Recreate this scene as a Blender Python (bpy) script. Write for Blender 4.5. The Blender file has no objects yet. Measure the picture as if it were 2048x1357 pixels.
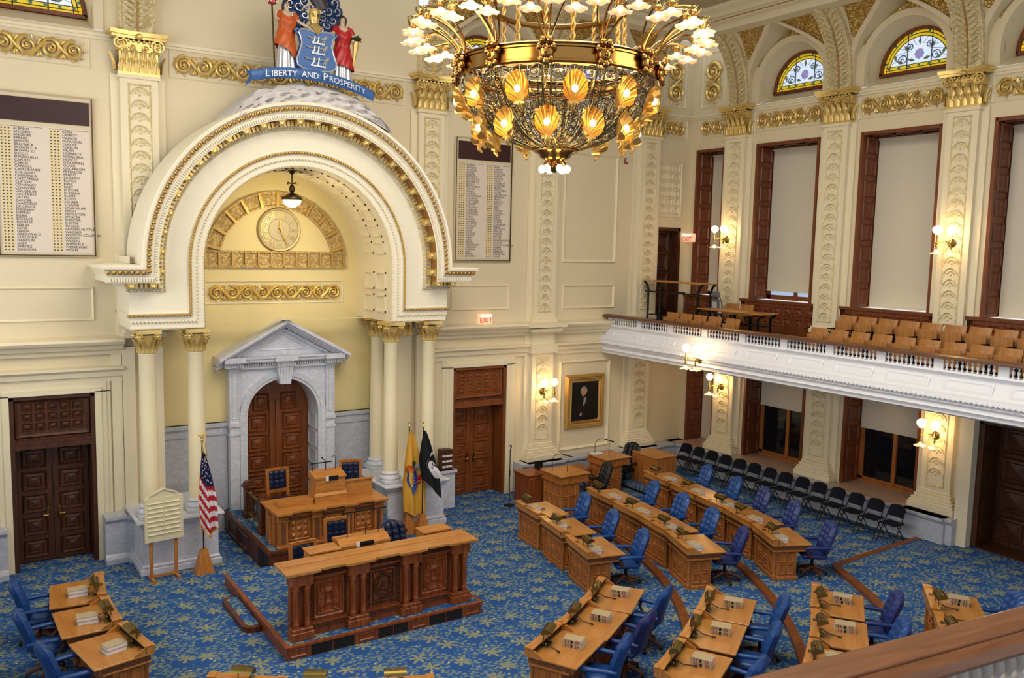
import bpy, bmesh, math, random
from mathutils import Vector, Matrix
random.seed(7)
SC = bpy.context.scene
COL = SC.collection
PI = math.pi
def sin(a): return math.sin(a)
def cos(a): return math.cos(a)

# ---------------------------------------------------------------- mesh builder
class MB:
    def __init__(s):
        s.v = []; s.f = []; s.mi = []; s.T = None; s.cur = 0
    def add(s, vs, fs):
        n = len(s.v)
        if s.T is not None:
            T = s.T
            vs = [tuple(T @ Vector(p)) for p in vs]
        s.v += [tuple(p) for p in vs]
        s.f += [tuple(i + n for i in f) for f in fs]
        s.mi += [s.cur] * len(fs)
        return s
    def at(s, loc=(0, 0, 0), rz=0, rx=0, ry=0, sc=1):
        m = Matrix.Translation(loc) @ Matrix.Rotation(rz, 4, 'Z') @ Matrix.Rotation(ry, 4, 'Y') @ Matrix.Rotation(rx, 4, 'X')
        if sc != 1:
            q = (sc, sc, sc) if not isinstance(sc, tuple) else sc
            m = m @ Matrix.Diagonal((q[0], q[1], q[2], 1))
        s.T = m
        return s
    def o(s):
        s.T = None
        return s
    def box(s, x0, x1, y0, y1, z0, z1, c=0):
        if c <= 0:
            v = [(x0, y0, z0), (x1, y0, z0), (x1, y1, z0), (x0, y1, z0), (x0, y0, z1), (x1, y0, z1), (x1, y1, z1), (x0, y1, z1)]
            return s.add(v, [(0, 3, 2, 1), (4, 5, 6, 7), (0, 1, 5, 4), (1, 2, 6, 5), (2, 3, 7, 6), (3, 0, 4, 7)])
        v = []; idx = {}
        for i, x in enumerate((x0, x1)):
            for j, y in enumerate((y0, y1)):
                for k, z in enumerate((z0, z1)):
                    dx = c if i == 0 else -c; dy = c if j == 0 else -c; dz = c if k == 0 else -c
                    for a, p in enumerate(((x, y + dy, z + dz), (x + dx, y, z + dz), (x + dx, y + dy, z))):
                        idx[(i, j, k, a)] = len(v); v.append(p)
        f = []
        for i in (0, 1):
            f.append([idx[(i, j, k, 0)] for j, k in ((0, 0), (1, 0), (1, 1), (0, 1))])
            f.append([idx[(j, i, k, 1)] for j, k in ((0, 0), (1, 0), (1, 1), (0, 1))])
            f.append([idx[(j, k, i, 2)] for j, k in ((0, 0), (1, 0), (1, 1), (0, 1))])
            for j in (0, 1):
                f.append([idx[(i, j, 0, 0)], idx[(i, j, 1, 0)], idx[(i, j, 1, 1)], idx[(i, j, 0, 1)]])
                f.append([idx[(i, 0, j, 0)], idx[(i, 1, j, 0)], idx[(i, 1, j, 2)], idx[(i, 0, j, 2)]])
                f.append([idx[(0, i, j, 1)], idx[(1, i, j, 1)], idx[(1, i, j, 2)], idx[(0, i, j, 2)]])
                for k in (0, 1):
                    f.append([idx[(i, j, k, 0)], idx[(i, j, k, 1)], idx[(i, j, k, 2)]])
        return s.add(v, f)
    def lathe(s, prof, n=16, c=(0, 0, 0), sx=1, sy=1, a0=0, a1=None, cap=True):
        full = a1 is None
        m = n if full else n + 1
        vs = []; fs = []
        for r, z in prof:
            for i in range(m):
                a = a0 + (2 * PI if full else (a1 - a0)) * i / n
                vs.append((c[0] + r * cos(a) * sx, c[1] + r * sin(a) * sy, c[2] + z))
        for j in range(len(prof) - 1):
            for i in range(n):
                i2 = (i + 1) % m
                fs.append((j * m + i, j * m + i2, (j + 1) * m + i2, (j + 1) * m + i))
        if full and cap:
            if prof[0][0] > 1e-4: fs.append(tuple(range(m))[::-1])
            if prof[-1][0] > 1e-4: fs.append(tuple((len(prof) - 1) * m + i for i in range(m)))
        return s.add(vs, fs)
    def cyl(s, c, r, z0, z1, n=12):
        return s.lathe([(r, z0), (r, z1)], n, c)
    def sph(s, c, r, n=10, m=6, sc=(1, 1, 1)):
        prof = [(sin(PI * j / m), -cos(PI * j / m)) for j in range(m + 1)]
        vs = []; fs = []
        for q, z in prof:
            for i in range(n):
                a = 2 * PI * i / n
                vs.append((c[0] + r * q * cos(a) * sc[0], c[1] + r * q * sin(a) * sc[1], c[2] + r * z * sc[2]))
        for j in range(m):
            for i in range(n):
                i2 = (i + 1) % n
                fs.append((j * n + i, j * n + i2, (j + 1) * n + i2, (j + 1) * n + i))
        return s.add(vs, fs)
    def tube(s, pts, r, n=6, closed=False, flat=1.0):
        pts = [Vector(p) for p in pts]
        k = len(pts)
        rr = r if isinstance(r, (list, tuple)) else [r] * k
        vs = []; fs = []
        prev = None
        for i, p in enumerate(pts):
            if closed: t = pts[(i + 1) % k] - pts[i - 1]
            else: t = pts[min(i + 1, k - 1)] - pts[max(i - 1, 0)]
            if t.length < 1e-9: t = Vector((0, 0, 1))
            t.normalize()
            if prev is None:
                up = Vector((0, 0, 1)) if abs(t.z) < .9 else Vector((1, 0, 0))
                u = t.cross(up).normalized()
            else:
                u = (prev - t * prev.dot(t))
                u = u.normalized() if u.length > 1e-6 else t.orthogonal().normalized()
            prev = u
            w = t.cross(u)
            for j in range(n):
                a = 2 * PI * j / n
                vs.append(tuple(p + u * (rr[i] * cos(a)) + w * (rr[i] * sin(a) * flat)))
        for i in range(k if closed else k - 1):
            i2 = (i + 1) % k
            for j in range(n):
                j2 = (j + 1) % n
                fs.append((i * n + j, i * n + j2, i2 * n + j2, i2 * n + j))
        if not closed:
            fs.append(tuple(range(n))[::-1]); fs.append(tuple((k - 1) * n + j for j in range(n)))
        return s.add(vs, fs)
    def prism(s, poly, z0, z1):
        n = len(poly)
        vs = [(p[0], p[1], z0) for p in poly] + [(p[0], p[1], z1) for p in poly]
        fs = [tuple(range(n))[::-1], tuple(range(n, 2 * n))]
        for i in range(n):
            fs.append((i, (i + 1) % n, n + (i + 1) % n, n + i))
        return s.add(vs, fs)
    def prismy(s, poly, y0, y1):            # polygon in x,z extruded along y
        n = len(poly)
        vs = [(p[0], y0, p[1]) for p in poly] + [(p[0], y1, p[1]) for p in poly]
        fs = [tuple(range(n)), tuple(range(n, 2 * n))[::-1]]
        for i in range(n):
            fs.append((i, n + i, n + (i + 1) % n, (i + 1) % n))
        return s.add(vs, fs)
    def prismx(s, poly, x0, x1):            # polygon in y,z extruded along x
        n = len(poly)
        vs = [(x0, p[0], p[1]) for p in poly] + [(x1, p[0], p[1]) for p in poly]
        fs = [tuple(range(n))[::-1], tuple(range(n, 2 * n))]
        for i in range(n):
            fs.append((i, (i + 1) % n, n + (i + 1) % n, n + i))
        return s.add(vs, fs)
    def grid(s, fn, nu, nv, closeu=False, mats=None):
        vs = []; fs = []
        m = nu if closeu else nu + 1
        for j in range(nv + 1):
            for i in range(m):
                vs.append(fn(i / nu, j / nv))
        n0 = len(s.mi)
        for j in range(nv):
            for i in range(nu):
                i2 = (i + 1) % m
                fs.append((j * m + i, j * m + i2, (j + 1) * m + i2, (j + 1) * m + i))
        s.add(vs, fs)
        if mats:
            q = n0
            for j in range(nv):
                for i in range(nu):
                    s.mi[q] = mats((i + .5) / nu, (j + .5) / nv); q += 1
        return s
    def strip(s, a, b, closed=False):       # quads between two point lists
        n = len(a)
        vs = list(a) + list(b)
        fs = [(i, (i + 1) % n, n + (i + 1) % n, n + i) for i in range(n if closed else n - 1)]
        return s.add(vs, fs)
    def pyr(s, x0, x1, z0, z1, y, h):       # raised pyramid field on a plane y = const, towards -y
        cx, cz = (x0 + x1) / 2, (z0 + z1) / 2
        v = [(x0, y, z0), (x1, y, z0), (x1, y, z1), (x0, y, z1), (cx, y - h, cz)]
        return s.add(v, [(0, 1, 4), (1, 2, 4), (2, 3, 4), (3, 0, 4)])
    def frame(s, x0, x1, z0, z1, w, y, h):  # raised picture frame moulding on plane y, towards -y
        o = [(x0, z0), (x1, z0), (x1, z1), (x0, z1)]
        i = [(x0 + w, z0 + w), (x1 - w, z0 + w), (x1 - w, z1 - w), (x0 + w, z1 - w)]
        m = [(x0 + w * .4, z0 + w * .4), (x1 - w * .4, z0 + w * .4), (x1 - w * .4, z1 - w * .4), (x0 + w * .4, z1 - w * .4)]
        s.strip([(p[0], y, p[1]) for p in o], [(p[0], y - h, p[1]) for p in m], True)
        return s.strip([(p[0], y - h, p[1]) for p in m], [(p[0], y, p[1]) for p in i], True)
    def mesh(s, name, mats, smooth=38, recalc=True):
        me = bpy.data.meshes.new(name)
        me.from_pydata(s.v, [], s.f)
        if recalc:
            bm = bmesh.new(); bm.from_mesh(me)
            bmesh.ops.recalc_face_normals(bm, faces=bm.faces)
            bm.to_mesh(me); bm.free()
        if not isinstance(mats, (list, tuple)): mats = [mats]
        for m in mats: me.materials.append(m)
        if len(mats) > 1: me.polygons.foreach_set('material_index', s.mi)
        if smooth:
            me.polygons.foreach_set('use_smooth', [True] * len(me.polygons))
            me.set_sharp_from_angle(angle=math.radians(smooth))
        me.update()
        return me
    def build(s, name, mats, parent=None, smooth=38, recalc=True):
        return put(name, s.mesh(name, mats, smooth, recalc), parent)

def put(name, me, parent=None, loc=None, rz=None):
    o = bpy.data.objects.new(name, me)
    COL.objects.link(o)
    if parent is not None: o.parent = parent
    if loc is not None: o.location = loc
    if rz is not None: o.rotation_euler = (0, 0, rz)
    return o
def tag(o, label, cat, group=None, kind='thing'):
    o['label'] = label; o['category'] = cat
    if group: o['group'] = group
    if kind: o['kind'] = kind
    return o
def thing(name, label, cat, loc=(0, 0, 0), rz=0, group=None):
    o = bpy.data.objects.new(name, None)
    o.empty_display_size = .1
    COL.objects.link(o)
    o.location = loc; o.rotation_euler = (0, 0, rz)
    return tag(o, label, cat, group)
def struct(o, label=None):
    o['kind'] = 'structure'
    if label: o['label'] = label
    return o
def copy_tree(o, parent=None):
    c = o.copy(); COL.objects.link(c)
    if parent is not None: c.parent = parent
    for ch in list(o.children): copy_tree(ch, c)
    return c
def dup(root, loc, rz, label, group=None):
    c = copy_tree(root)
    c.location = loc; c.rotation_euler = (0, 0, rz)
    c['label'] = label
    if group: c['group'] = group
    return c
def text_mesh(txt, size, extrude=.004, align='LEFT', spacing=1.0, line=1.0):
    cu = bpy.data.curves.new('lettering', 'FONT')
    cu.body = txt; cu.size = size; cu.extrude = extrude
    cu.align_x = align; cu.space_character = spacing; cu.space_line = line
    cu.resolution_u = 2
    o = bpy.data.objects.new('lettering', cu)
    me = bpy.data.meshes.new_from_object(o)
    bpy.data.objects.remove(o)
    return me
def text_on_front(name, txt, size, mat, parent, loc, align='LEFT', line=1.0, ext=.003, spacing=1.0, rz=0):
    me = text_mesh(txt, size, ext, align, spacing, line)
    me.transform(Matrix.Translation(loc) @ Matrix.Rotation(rz, 4, 'Z') @ Matrix.Rotation(PI / 2, 4, 'X'))
    me.materials.clear(); me.materials.append(mat)
    return put(name, me, parent)

# ---------------------------------------------------------------- materials
def lin(c):
    return tuple(((x / 255) / 12.92 if x / 255 <= .04045 else ((x / 255 + .055) / 1.055) ** 2.4) for x in c)
def _new(name):
    m = bpy.data.materials.new(name); m.use_nodes = True
    nt = m.node_tree
    return m, nt, nt.nodes['Principled BSDF']
def N(nt, t, **kw):
    n = nt.nodes.new(t)
    for k, v in kw.items(): setattr(n, k, v)
    return n
def M(name, rgb, rough=.5, metal=0, var=0.0, vs=6.0, bump=0.0, bs=30.0, spec=None, emit=None, es=0, coat=0, sub=None):
    m, nt, b = _new(name)
    c = lin(rgb) + (1,)
    b.inputs['Base Color'].default_value = c
    b.inputs['Roughness'].default_value = rough
    b.inputs['Metallic'].default_value = metal
    if spec is not None: b.inputs['Specular IOR Level'].default_value = spec
    if coat: b.inputs['Coat Weight'].default_value = coat
    if emit:
        b.inputs['Emission Color'].default_value = lin(emit) + (1,); b.inputs['Emission Strength'].default_value = es
    tc = None
    if var or bump: tc = N(nt, 'ShaderNodeTexCoord')
    if var:
        n = N(nt, 'ShaderNodeTexNoise'); n.inputs['Scale'].default_value = vs; n.inputs['Detail'].default_value = 4
        nt.links.new(tc.outputs['Object'], n.inputs['Vector'])
        r = N(nt, 'ShaderNodeMixRGB'); r.inputs[1].default_value = tuple(x * (1 - var) for x in c[:3]) + (1,)
        r.inputs[2].default_value = tuple(min(1, x * (1 + var)) for x in c[:3]) + (1,)
        nt.links.new(n.outputs['Fac'], r.inputs[0]); nt.links.new(r.outputs[0], b.inputs['Base Color'])
    if bump:
        n = N(nt, 'ShaderNodeTexNoise'); n.inputs['Scale'].default_value = bs; n.inputs['Detail'].default_value = 3
        nt.links.new(tc.outputs['Object'], n.inputs['Vector'])
        q = N(nt, 'ShaderNodeBump'); q.inputs['Strength'].default_value = bump; q.inputs['Distance'].default_value = .02
        nt.links.new(n.outputs['Fac'], q.inputs['Height']); nt.links.new(q.outputs[0], b.inputs['Normal'])
    return m
def WOOD(name, light, dark, rough=.35, axis=0, sc=2.2, bumpv=.08):
    m, nt, b = _new(name)
    tc = N(nt, 'ShaderNodeTexCoord'); mp = N(nt, 'ShaderNodeMapping')
    v = [sc * 9] * 3; v[axis] = sc
    mp.inputs['Scale'].default_value = v
    n = N(nt, 'ShaderNodeTexNoise'); n.inputs['Scale'].default_value = 1; n.inputs['Detail'].default_value = 6; n.inputs['Distortion'].default_value = .6
    r = N(nt, 'ShaderNodeValToRGB')
    r.color_ramp.elements[0].position = .3; r.color_ramp.elements[0].color = lin(dark) + (1,)
    r.color_ramp.elements[1].position = .68; r.color_ramp.elements[1].color = lin(light) + (1,)
    nt.links.new(tc.outputs['Object'], mp.inputs['Vector']); nt.links.new(mp.outputs[0], n.inputs['Vector'])
    nt.links.new(n.outputs['Fac'], r.inputs[0]); nt.links.new(r.outputs[0], b.inputs['Base Color'])
    b.inputs['Roughness'].default_value = rough
    q = N(nt, 'ShaderNodeBump'); q.inputs['Strength'].default_value = bumpv; q.inputs['Distance'].default_value = .01
    nt.links.new(n.outputs['Fac'], q.inputs['Height']); nt.links.new(q.outputs[0], b.inputs['Normal'])
    return m
def CARVED(name, light, dark, rough, metal, scale, strength=.9, dist=.03):
    # carved relief: bumps of swirling leaves
    m, nt, b = _new(name)
    tc = N(nt, 'ShaderNodeTexCoord')
    n = N(nt, 'ShaderNodeTexNoise'); n.inputs['Scale'].default_value = scale; n.inputs['Detail'].default_value = 1
    vadd = N(nt, 'ShaderNodeMixRGB'); vadd.blend_type = 'ADD'; vadd.inputs[0].default_value = .12
    vo = N(nt, 'ShaderNodeTexVoronoi'); vo.inputs['Scale'].default_value = scale; vo.feature = 'F1'
    nt.links.new(tc.outputs['Object'], n.inputs['Vector'])
    nt.links.new(tc.outputs['Object'], vadd.inputs[1]); nt.links.new(n.outputs['Color'], vadd.inputs[2])
    nt.links.new(vadd.outputs[0], vo.inputs['Vector'])
    r = N(nt, 'ShaderNodeValToRGB')
    r.color_ramp.elements[0].position = .25; r.color_ramp.elements[0].color = lin(light) + (1,)
    r.color_ramp.elements[1].position = .62; r.color_ramp.elements[1].color = lin(dark) + (1,)
    nt.links.new(vo.outputs['Distance'], r.inputs[0]); nt.links.new(r.outputs[0], b.inputs['Base Color'])
    q = N(nt, 'ShaderNodeBump'); q.inputs['Strength'].default_value = strength; q.inputs['Distance'].default_value = dist; q.invert = True
    nt.links.new(vo.outputs['Distance'], q.inputs['Height']); nt.links.new(q.outputs[0], b.inputs['Normal'])
    b.inputs['Roughness'].default_value = rough; b.inputs['Metallic'].default_value = metal
    return m
def MARBLE(name, base, vein, scale=2.5, rough=.35, amt=.55):
    m, nt, b = _new(name)
    tc = N(nt, 'ShaderNodeTexCoord')
    mp = N(nt, 'ShaderNodeMapping'); mp.inputs['Rotation'].default_value = (.4, .5, .3); mp.inputs['Scale'].default_value = (1, 1, 2.2)
    n = N(nt, 'ShaderNodeTexNoise'); n.inputs['Scale'].default_value = scale; n.inputs['Detail'].default_value = 8; n.inputs['Distortion'].default_value = 1.4
    r = N(nt, 'ShaderNodeValToRGB')
    e = r.color_ramp.elements
    e[0].position = .36; e[0].color = lin(base) + (1,)
    e[1].position = .64; e[1].color = lin(base) + (1,)
    k = r.color_ramp.elements.new(.5); k.color = lin(tuple(a * (1 - amt) + v * amt for a, v in zip(base, vein))) + (1,)
    nt.links.new(tc.outputs['Object'], mp.inputs['Vector']); nt.links.new(mp.outputs[0], n.inputs['Vector'])
    nt.links.new(n.outputs['Fac'], r.inputs[0]); nt.links.new(r.outputs[0], b.inputs['Base Color'])
    b.inputs['Roughness'].default_value = rough
    return m
def CARPET():
    m, nt, b = _new('blue_leaf_carpet')
    L = nt.links.new
    def math_(op, a, c=None, v=None):
        n = N(nt, 'ShaderNodeMath', operation=op)
        L(a, n.inputs[0])
        if c is not None: L(c, n.inputs[1])
        elif v is not None: n.inputs[1].default_value = v
        return n.outputs[0]
    geo = N(nt, 'ShaderNodeNewGeometry')
    sep0 = N(nt, 'ShaderNodeSeparateXYZ'); L(geo.outputs['Position'], sep0.inputs[0])
    cmb = N(nt, 'ShaderNodeCombineXYZ'); L(sep0.outputs[0], cmb.inputs[0]); L(sep0.outputs[1], cmb.inputs[1])
    P = cmb.outputs[0]
    big = N(nt, 'ShaderNodeTexVoronoi', voronoi_dimensions='2D'); big.inputs['Scale'].default_value = 1.75; big.inputs['Randomness'].default_value = .62
    L(P, big.inputs['Vector'])
    sub = N(nt, 'ShaderNodeVectorMath', operation='SUBTRACT'); L(P, sub.inputs[0]); L(big.outputs['Position'], sub.inputs[1])
    sp = N(nt, 'ShaderNodeSeparateXYZ'); L(sub.outputs[0], sp.inputs[0])
    ang = math_('ARCTAN2', sp.outputs[1], sp.outputs[0])
    rc = N(nt, 'ShaderNodeSeparateColor'); L(big.outputs['Color'], rc.inputs[0])
    ph = math_('MULTIPLY', rc.outputs[0], None, 6.28)
    a2 = math_('ADD', ang, ph)
    w = math_('ABSOLUTE', math_('COSINE', math_('MULTIPLY', a2, None, 3.0)))
    w2 = math_('POWER', w, None, 1.1)
    rad = N(nt, 'ShaderNodeVectorMath', operation='LENGTH'); L(sub.outputs[0], rad.inputs[0])
    nz = N(nt, 'ShaderNodeTexNoise'); nz.inputs['Scale'].default_value = 9; nz.inputs['Detail'].default_value = 2; L(P, nz.inputs['Vector'])
    nz2 = math_('ADD', math_('MULTIPLY', nz.outputs['Fac'], None, 1.7), None, .12)
    lim = math_('ADD', math_('MULTIPLY', math_('MULTIPLY', w2, nz2), None, .15), None, .012)
    flower = math_('LESS_THAN', rad.outputs['Value'], lim)
    core = math_('GREATER_THAN', rad.outputs['Value'], None, .0)
    halo_c = N(nt, 'ShaderNodeVectorMath', operation='ADD'); L(sub.outputs[0], halo_c.inputs[0]); halo_c.inputs[1].default_value = (.09, .13, 0)
    hl = N(nt, 'ShaderNodeVectorMath', operation='LENGTH'); L(halo_c.outputs[0], hl.inputs[0])
    halo = math_('GREATER_THAN', hl.outputs['Value'], None, .17)
    def speck(scale, th, keep, seedv):
        mp = N(nt, 'ShaderNodeMapping'); mp.inputs['Location'].default_value = (seedv, seedv * 2, 0); mp.inputs['Scale'].default_value = (1, 1.7, 1); mp.inputs['Rotation'].default_value = (0, 0, seedv)
        L(P, mp.inputs['Vector'])
        vo = N(nt, 'ShaderNodeTexVoronoi', voronoi_dimensions='2D'); vo.inputs['Scale'].default_value = scale
        L(mp.outputs[0], vo.inputs['Vector'])
        c = N(nt, 'ShaderNodeSeparateColor'); L(vo.outputs['Color'], c.inputs[0])
        return math_('MULTIPLY', math_('LESS_THAN', vo.outputs['Distance'], None, th), math_('LESS_THAN', c.outputs[1], None, keep))
    s1 = math_('MULTIPLY', speck(9.5, .36, .8, .7), halo)
    s2 = math_('MULTIPLY', speck(15, .3, .6, 2.1), halo)
    s3 = speck(4.5, .1, .16, 4.4)
    blue = lin((50, 90, 150)) + (1,); leaf = lin((142, 146, 124)) + (1,); pale = lin((90, 126, 160)) + (1,)
    mx1 = N(nt, 'ShaderNodeMixRGB'); mx1.inputs[1].default_value = blue; mx1.inputs[2].default_value = pale; L(s2, mx1.inputs[0])
    mx2 = N(nt, 'ShaderNodeMixRGB'); L(mx1.outputs[0], mx2.inputs[1]); mx2.inputs[2].default_value = lin((122, 138, 136)) + (1,); L(s1, mx2.inputs[0])
    mx3 = N(nt, 'ShaderNodeMixRGB'); L(mx2.outputs[0], mx3.inputs[1]); mx3.inputs[2].default_value = leaf; L(flower, mx3.inputs[0])
    mx4 = N(nt, 'ShaderNodeMixRGB'); L(mx3.outputs[0], mx4.inputs[1]); mx4.inputs[2].default_value = lin((205, 205, 150)) + (1,); L(s3, mx4.inputs[0])
    L(mx4.outputs[0], b.inputs['Base Color'])
    b.inputs['Roughness'].default_value = .95; b.inputs['Specular IOR Level'].default_value = .1
    return m

m_wall = M('cream_paint', (226, 212, 180), .6, var=.03, vs=.8)
m_trim = M('ivory_paint', (234, 222, 192), .5, var=.02, vs=2)
m_niche = M('yellow_cream_paint', (230, 213, 158), .6, var=.03, vs=1)
m_white = M('white_paint', (226, 228, 234), .45)
m_arch = M('arch_ivory_paint', (240, 232, 210), .5, var=.02, vs=2)
m_column = M('column_cream_paint', (240, 228, 192), .35, var=.02, vs=2)
m_relief = CARVED('plaster_relief', (236, 222, 184), (212, 194, 146), .55, .1, 14, .5, .02)
m_goldrelief = CARVED('gold_leaf_relief', (230, 202, 130), (178, 142, 72), .34, .55, 16, .9, .03)
m_gold = M('gold_leaf', (232, 204, 132), .34, .68, var=.1, vs=20, bump=.25, bs=40)
m_goldd = M('antique_gold', (204, 168, 98), .4, .72, var=.2, vs=14, bump=.3, bs=40)
m_brass = M('polished_brass', (158, 122, 68), .2, 1, var=.08, vs=9)
m_brassd = M('dull_brass', (126, 112, 62), .34, .9, var=.12, vs=12)
m_bronze = M('dark_bronze', (92, 74, 50), .38, .9, var=.2, vs=20)
m_marble = MARBLE('grey_veined_marble', (196, 198, 206), (160, 163, 175), 3.2, .35, .45)
m_marblew = MARBLE('white_veined_marble', (218, 220, 228), (182, 186, 198), 3.0, .35, .45)
m_sill = MARBLE('pink_marble', (206, 178, 160), (160, 130, 118), 6, .3, .5)
m_rock = M('white_rock_plaster', (206, 203, 202), .8, var=.08, vs=9, bump=.5, bs=9)
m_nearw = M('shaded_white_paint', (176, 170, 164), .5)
m_oak = WOOD('golden_oak', (196, 138, 70), (166, 108, 50), .3)
m_oakz = WOOD('golden_oak_upright', (188, 122, 58), (146, 88, 40), .4, axis=2)
m_oakc = CARVED('carved_oak', (160, 100, 48), (98, 56, 22), .4, 0, 42, .8, .012)
m_desktop = WOOD('oak_desktop', (190, 136, 72), (172, 116, 58), .22, sc=1.2, bumpv=.03)
m_dwood = WOOD('dark_walnut', (112, 58, 28), (76, 36, 16), .35, axis=2)
m_dwoodc = CARVED('carved_walnut', (120, 64, 32), (58, 26, 12), .35, 0, 30, .9, .02)
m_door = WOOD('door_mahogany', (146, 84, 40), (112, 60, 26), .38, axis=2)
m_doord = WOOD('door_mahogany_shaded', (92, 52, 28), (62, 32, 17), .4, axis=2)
m_counter = WOOD('counter_mahogany', (162, 90, 44), (112, 58, 28), .33, axis=2)
m_counterc = CARVED('counter_carving', (146, 78, 38), (74, 36, 18), .33, 0, 34, 1.0, .025)
m_frame = WOOD('window_mahogany', (134, 74, 40), (98, 52, 28), .35, axis=2)
m_nose = WOOD('step_nosing_oak', (140, 82, 42), (110, 60, 28), .4)
m_rail = WOOD('hand_rail_oak', (138, 90, 58), (110, 68, 42), .3)
m_railg = WOOD('gallery_rail_walnut', (116, 76, 50), (88, 56, 36), .3, axis=1)
m_seatwood = WOOD('gallery_seat_ply', (180, 128, 72), (150, 100, 52), .3, axis=2)
m_carpet = CARPET()
m_blue = M('blue_leather', (27, 74, 138), .33, var=.06, vs=8, bump=.05, bs=60)
m_bluev = M('violet_blue_leather', (38, 54, 114), .33, var=.06, vs=8, bump=.05, bs=60)
m_navy = M('navy_leather', (22, 32, 62), .3, var=.1, vs=8)
m_black = M('black_plastic', (20, 20, 22), .45)
m_blackm = M('black_metal', (30, 30, 32), .4, .5)
m_fabric = M('dark_navy_vinyl', (20, 21, 36), .75, spec=.2)
m_grill = M('black_vent_mesh', (22, 20, 22), .7, bump=.6, bs=160)
m_shade = M('roller_shade_fabric', (216, 208, 190), .8, var=.015, vs=2)
m_paper = M('book_pages', (226, 226, 232), .7)
m_cover = M('tan_book_cover', (178, 162, 132), .5, var=.05, vs=10)
m_redlab = M('red_spine_label', (150, 92, 82), .5)
m_blacklab = M('black_spine_label', (30, 26, 24), .5)
m_glass = M('dark_window_glass', (24, 26, 30), .06, 0, spec=.6)
m_sky = M('daylit_window_glass', (150, 170, 200), .2, emit=(168, 186, 214), es=.7)
m_globe = M('lit_opal_glass', (255, 236, 200), .3, emit=(255, 222, 165), es=7.5)
m_shadel = M('frosted_tulip_glass', (255, 222, 190), .25, emit=(255, 190, 130), es=.45)
m_bulb = M('lit_bulb', (255, 240, 210), .3, emit=(255, 222, 160), es=9)
m_globew = M('pendant_glass', (255, 244, 205), .3, emit=(255, 236, 178), es=3.2)
m_glassy = M('yellow_stained_glass', (206, 180, 40), .25, emit=(214, 188, 46), es=.55)  # all stained glass colours glow in place of daylight coming through
m_glassw = M('white_stained_glass', (196, 212, 240), .25, emit=(202, 218, 246), es=.75)
m_glassg = M('green_stained_glass', (96, 110, 84), .25, emit=(110, 124, 96), es=.3)
m_glassp = M('violet_stained_glass', (150, 144, 190), .25, emit=(150, 144, 196), es=.45)
m_glassteal = M('teal_stained_glass', (40, 110, 110), .25, emit=(40, 110, 110), es=.3)
m_lead = M('lead_came', (52, 50, 48), .5, .4)
m_skin = M('statue_skin_paint', (206, 186, 162), .5)
m_hair = M('statue_hair_paint', (62, 46, 38), .6)
m_orange = M('orange_robe_paint', (192, 92, 36), .38, var=.12, vs=5)
m_red = M('red_robe_paint', (176, 34, 38), .34, var=.14, vs=5)
m_silver = M('silver_skirt_paint', (205, 208, 216), .3, .45)
m_shield = M('shield_blue_paint', (44, 96, 160), .35, var=.06, vs=6)
m_mantle = M('mantling_blue_paint', (38, 66, 112), .35, var=.1, vs=10)
m_pgrey = M('plough_grey_paint', (168, 168, 164), .4)
m_pwhite = M('plough_white_paint', (240, 242, 244), .35)
m_text = M('board_lettering', (58, 54, 56), .7)
m_board = M('vote_board_face', (222, 208, 194), .5, var=.04, vs=1.2)
m_boardf = M('vote_board_frame', (214, 200, 170), .5)
m_screen = M('dark_maroon_screen', (64, 32, 34), .25)
m_buff = M('buff_flag_cloth', (222, 172, 66), .7, var=.05, vs=6)
m_fblue = M('flag_blue_cloth', (34, 36, 84), .7)
m_fred = M('flag_red_cloth', (186, 36, 48), .7)
m_fwhite = M('flag_white_cloth', (228, 222, 226), .7)
m_fblack = M('flag_black_cloth', (16, 17, 20), .7)
m_fgold = M('gold_fringe', (206, 158, 60), .6, .2)
m_lbrown = WOOD('light_oak_stand', (196, 132, 66), (170, 108, 50), .35, axis=2)
m_bpaint = M('board_ivory_paint', (222, 212, 178), .5)
m_exit = M('exit_sign_face', (236, 214, 190), .5, emit=(255, 196, 150), es=.5)
m_exitred = M('exit_red_lettering', (206, 30, 24), .5, emit=(220, 30, 20), es=.5)
m_exitw = M('lit_exit_strip', (255, 250, 230), .5, emit=(255, 246, 220), es=3)
m_canvas = M('dark_portrait_canvas', (24, 20, 18), .4, var=.2, vs=3)
m_pskin = M('portrait_skin', (176, 140, 116), .5)
m_pwhit = M('portrait_grey_white', (150, 144, 138), .5)
m_pcoat = M('portrait_black_coat', (14, 12, 12), .5)
m_blackr = M('alarm_red', (130, 60, 56), .4)
m_green = M('cornucopia_green', (44, 48, 40), .6)
m_grey = M('grey_plastic', (120, 122, 126), .5)
m_plate = M('name_plate_black', (18, 22, 26), .35)
m_gcarpet = M('gallery_navy_carpet', (34, 44, 74), .95)
m_ceil = M('ceiling_plaster', (196, 182, 150), .7)
# ================================================================ ROOM SHELL
RZ = -PI / 2                       # right wall: local +x runs towards the camera (-y), local -y points into the room (-x)
RM = Matrix.Rotation(RZ, 4, 'Z')

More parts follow.
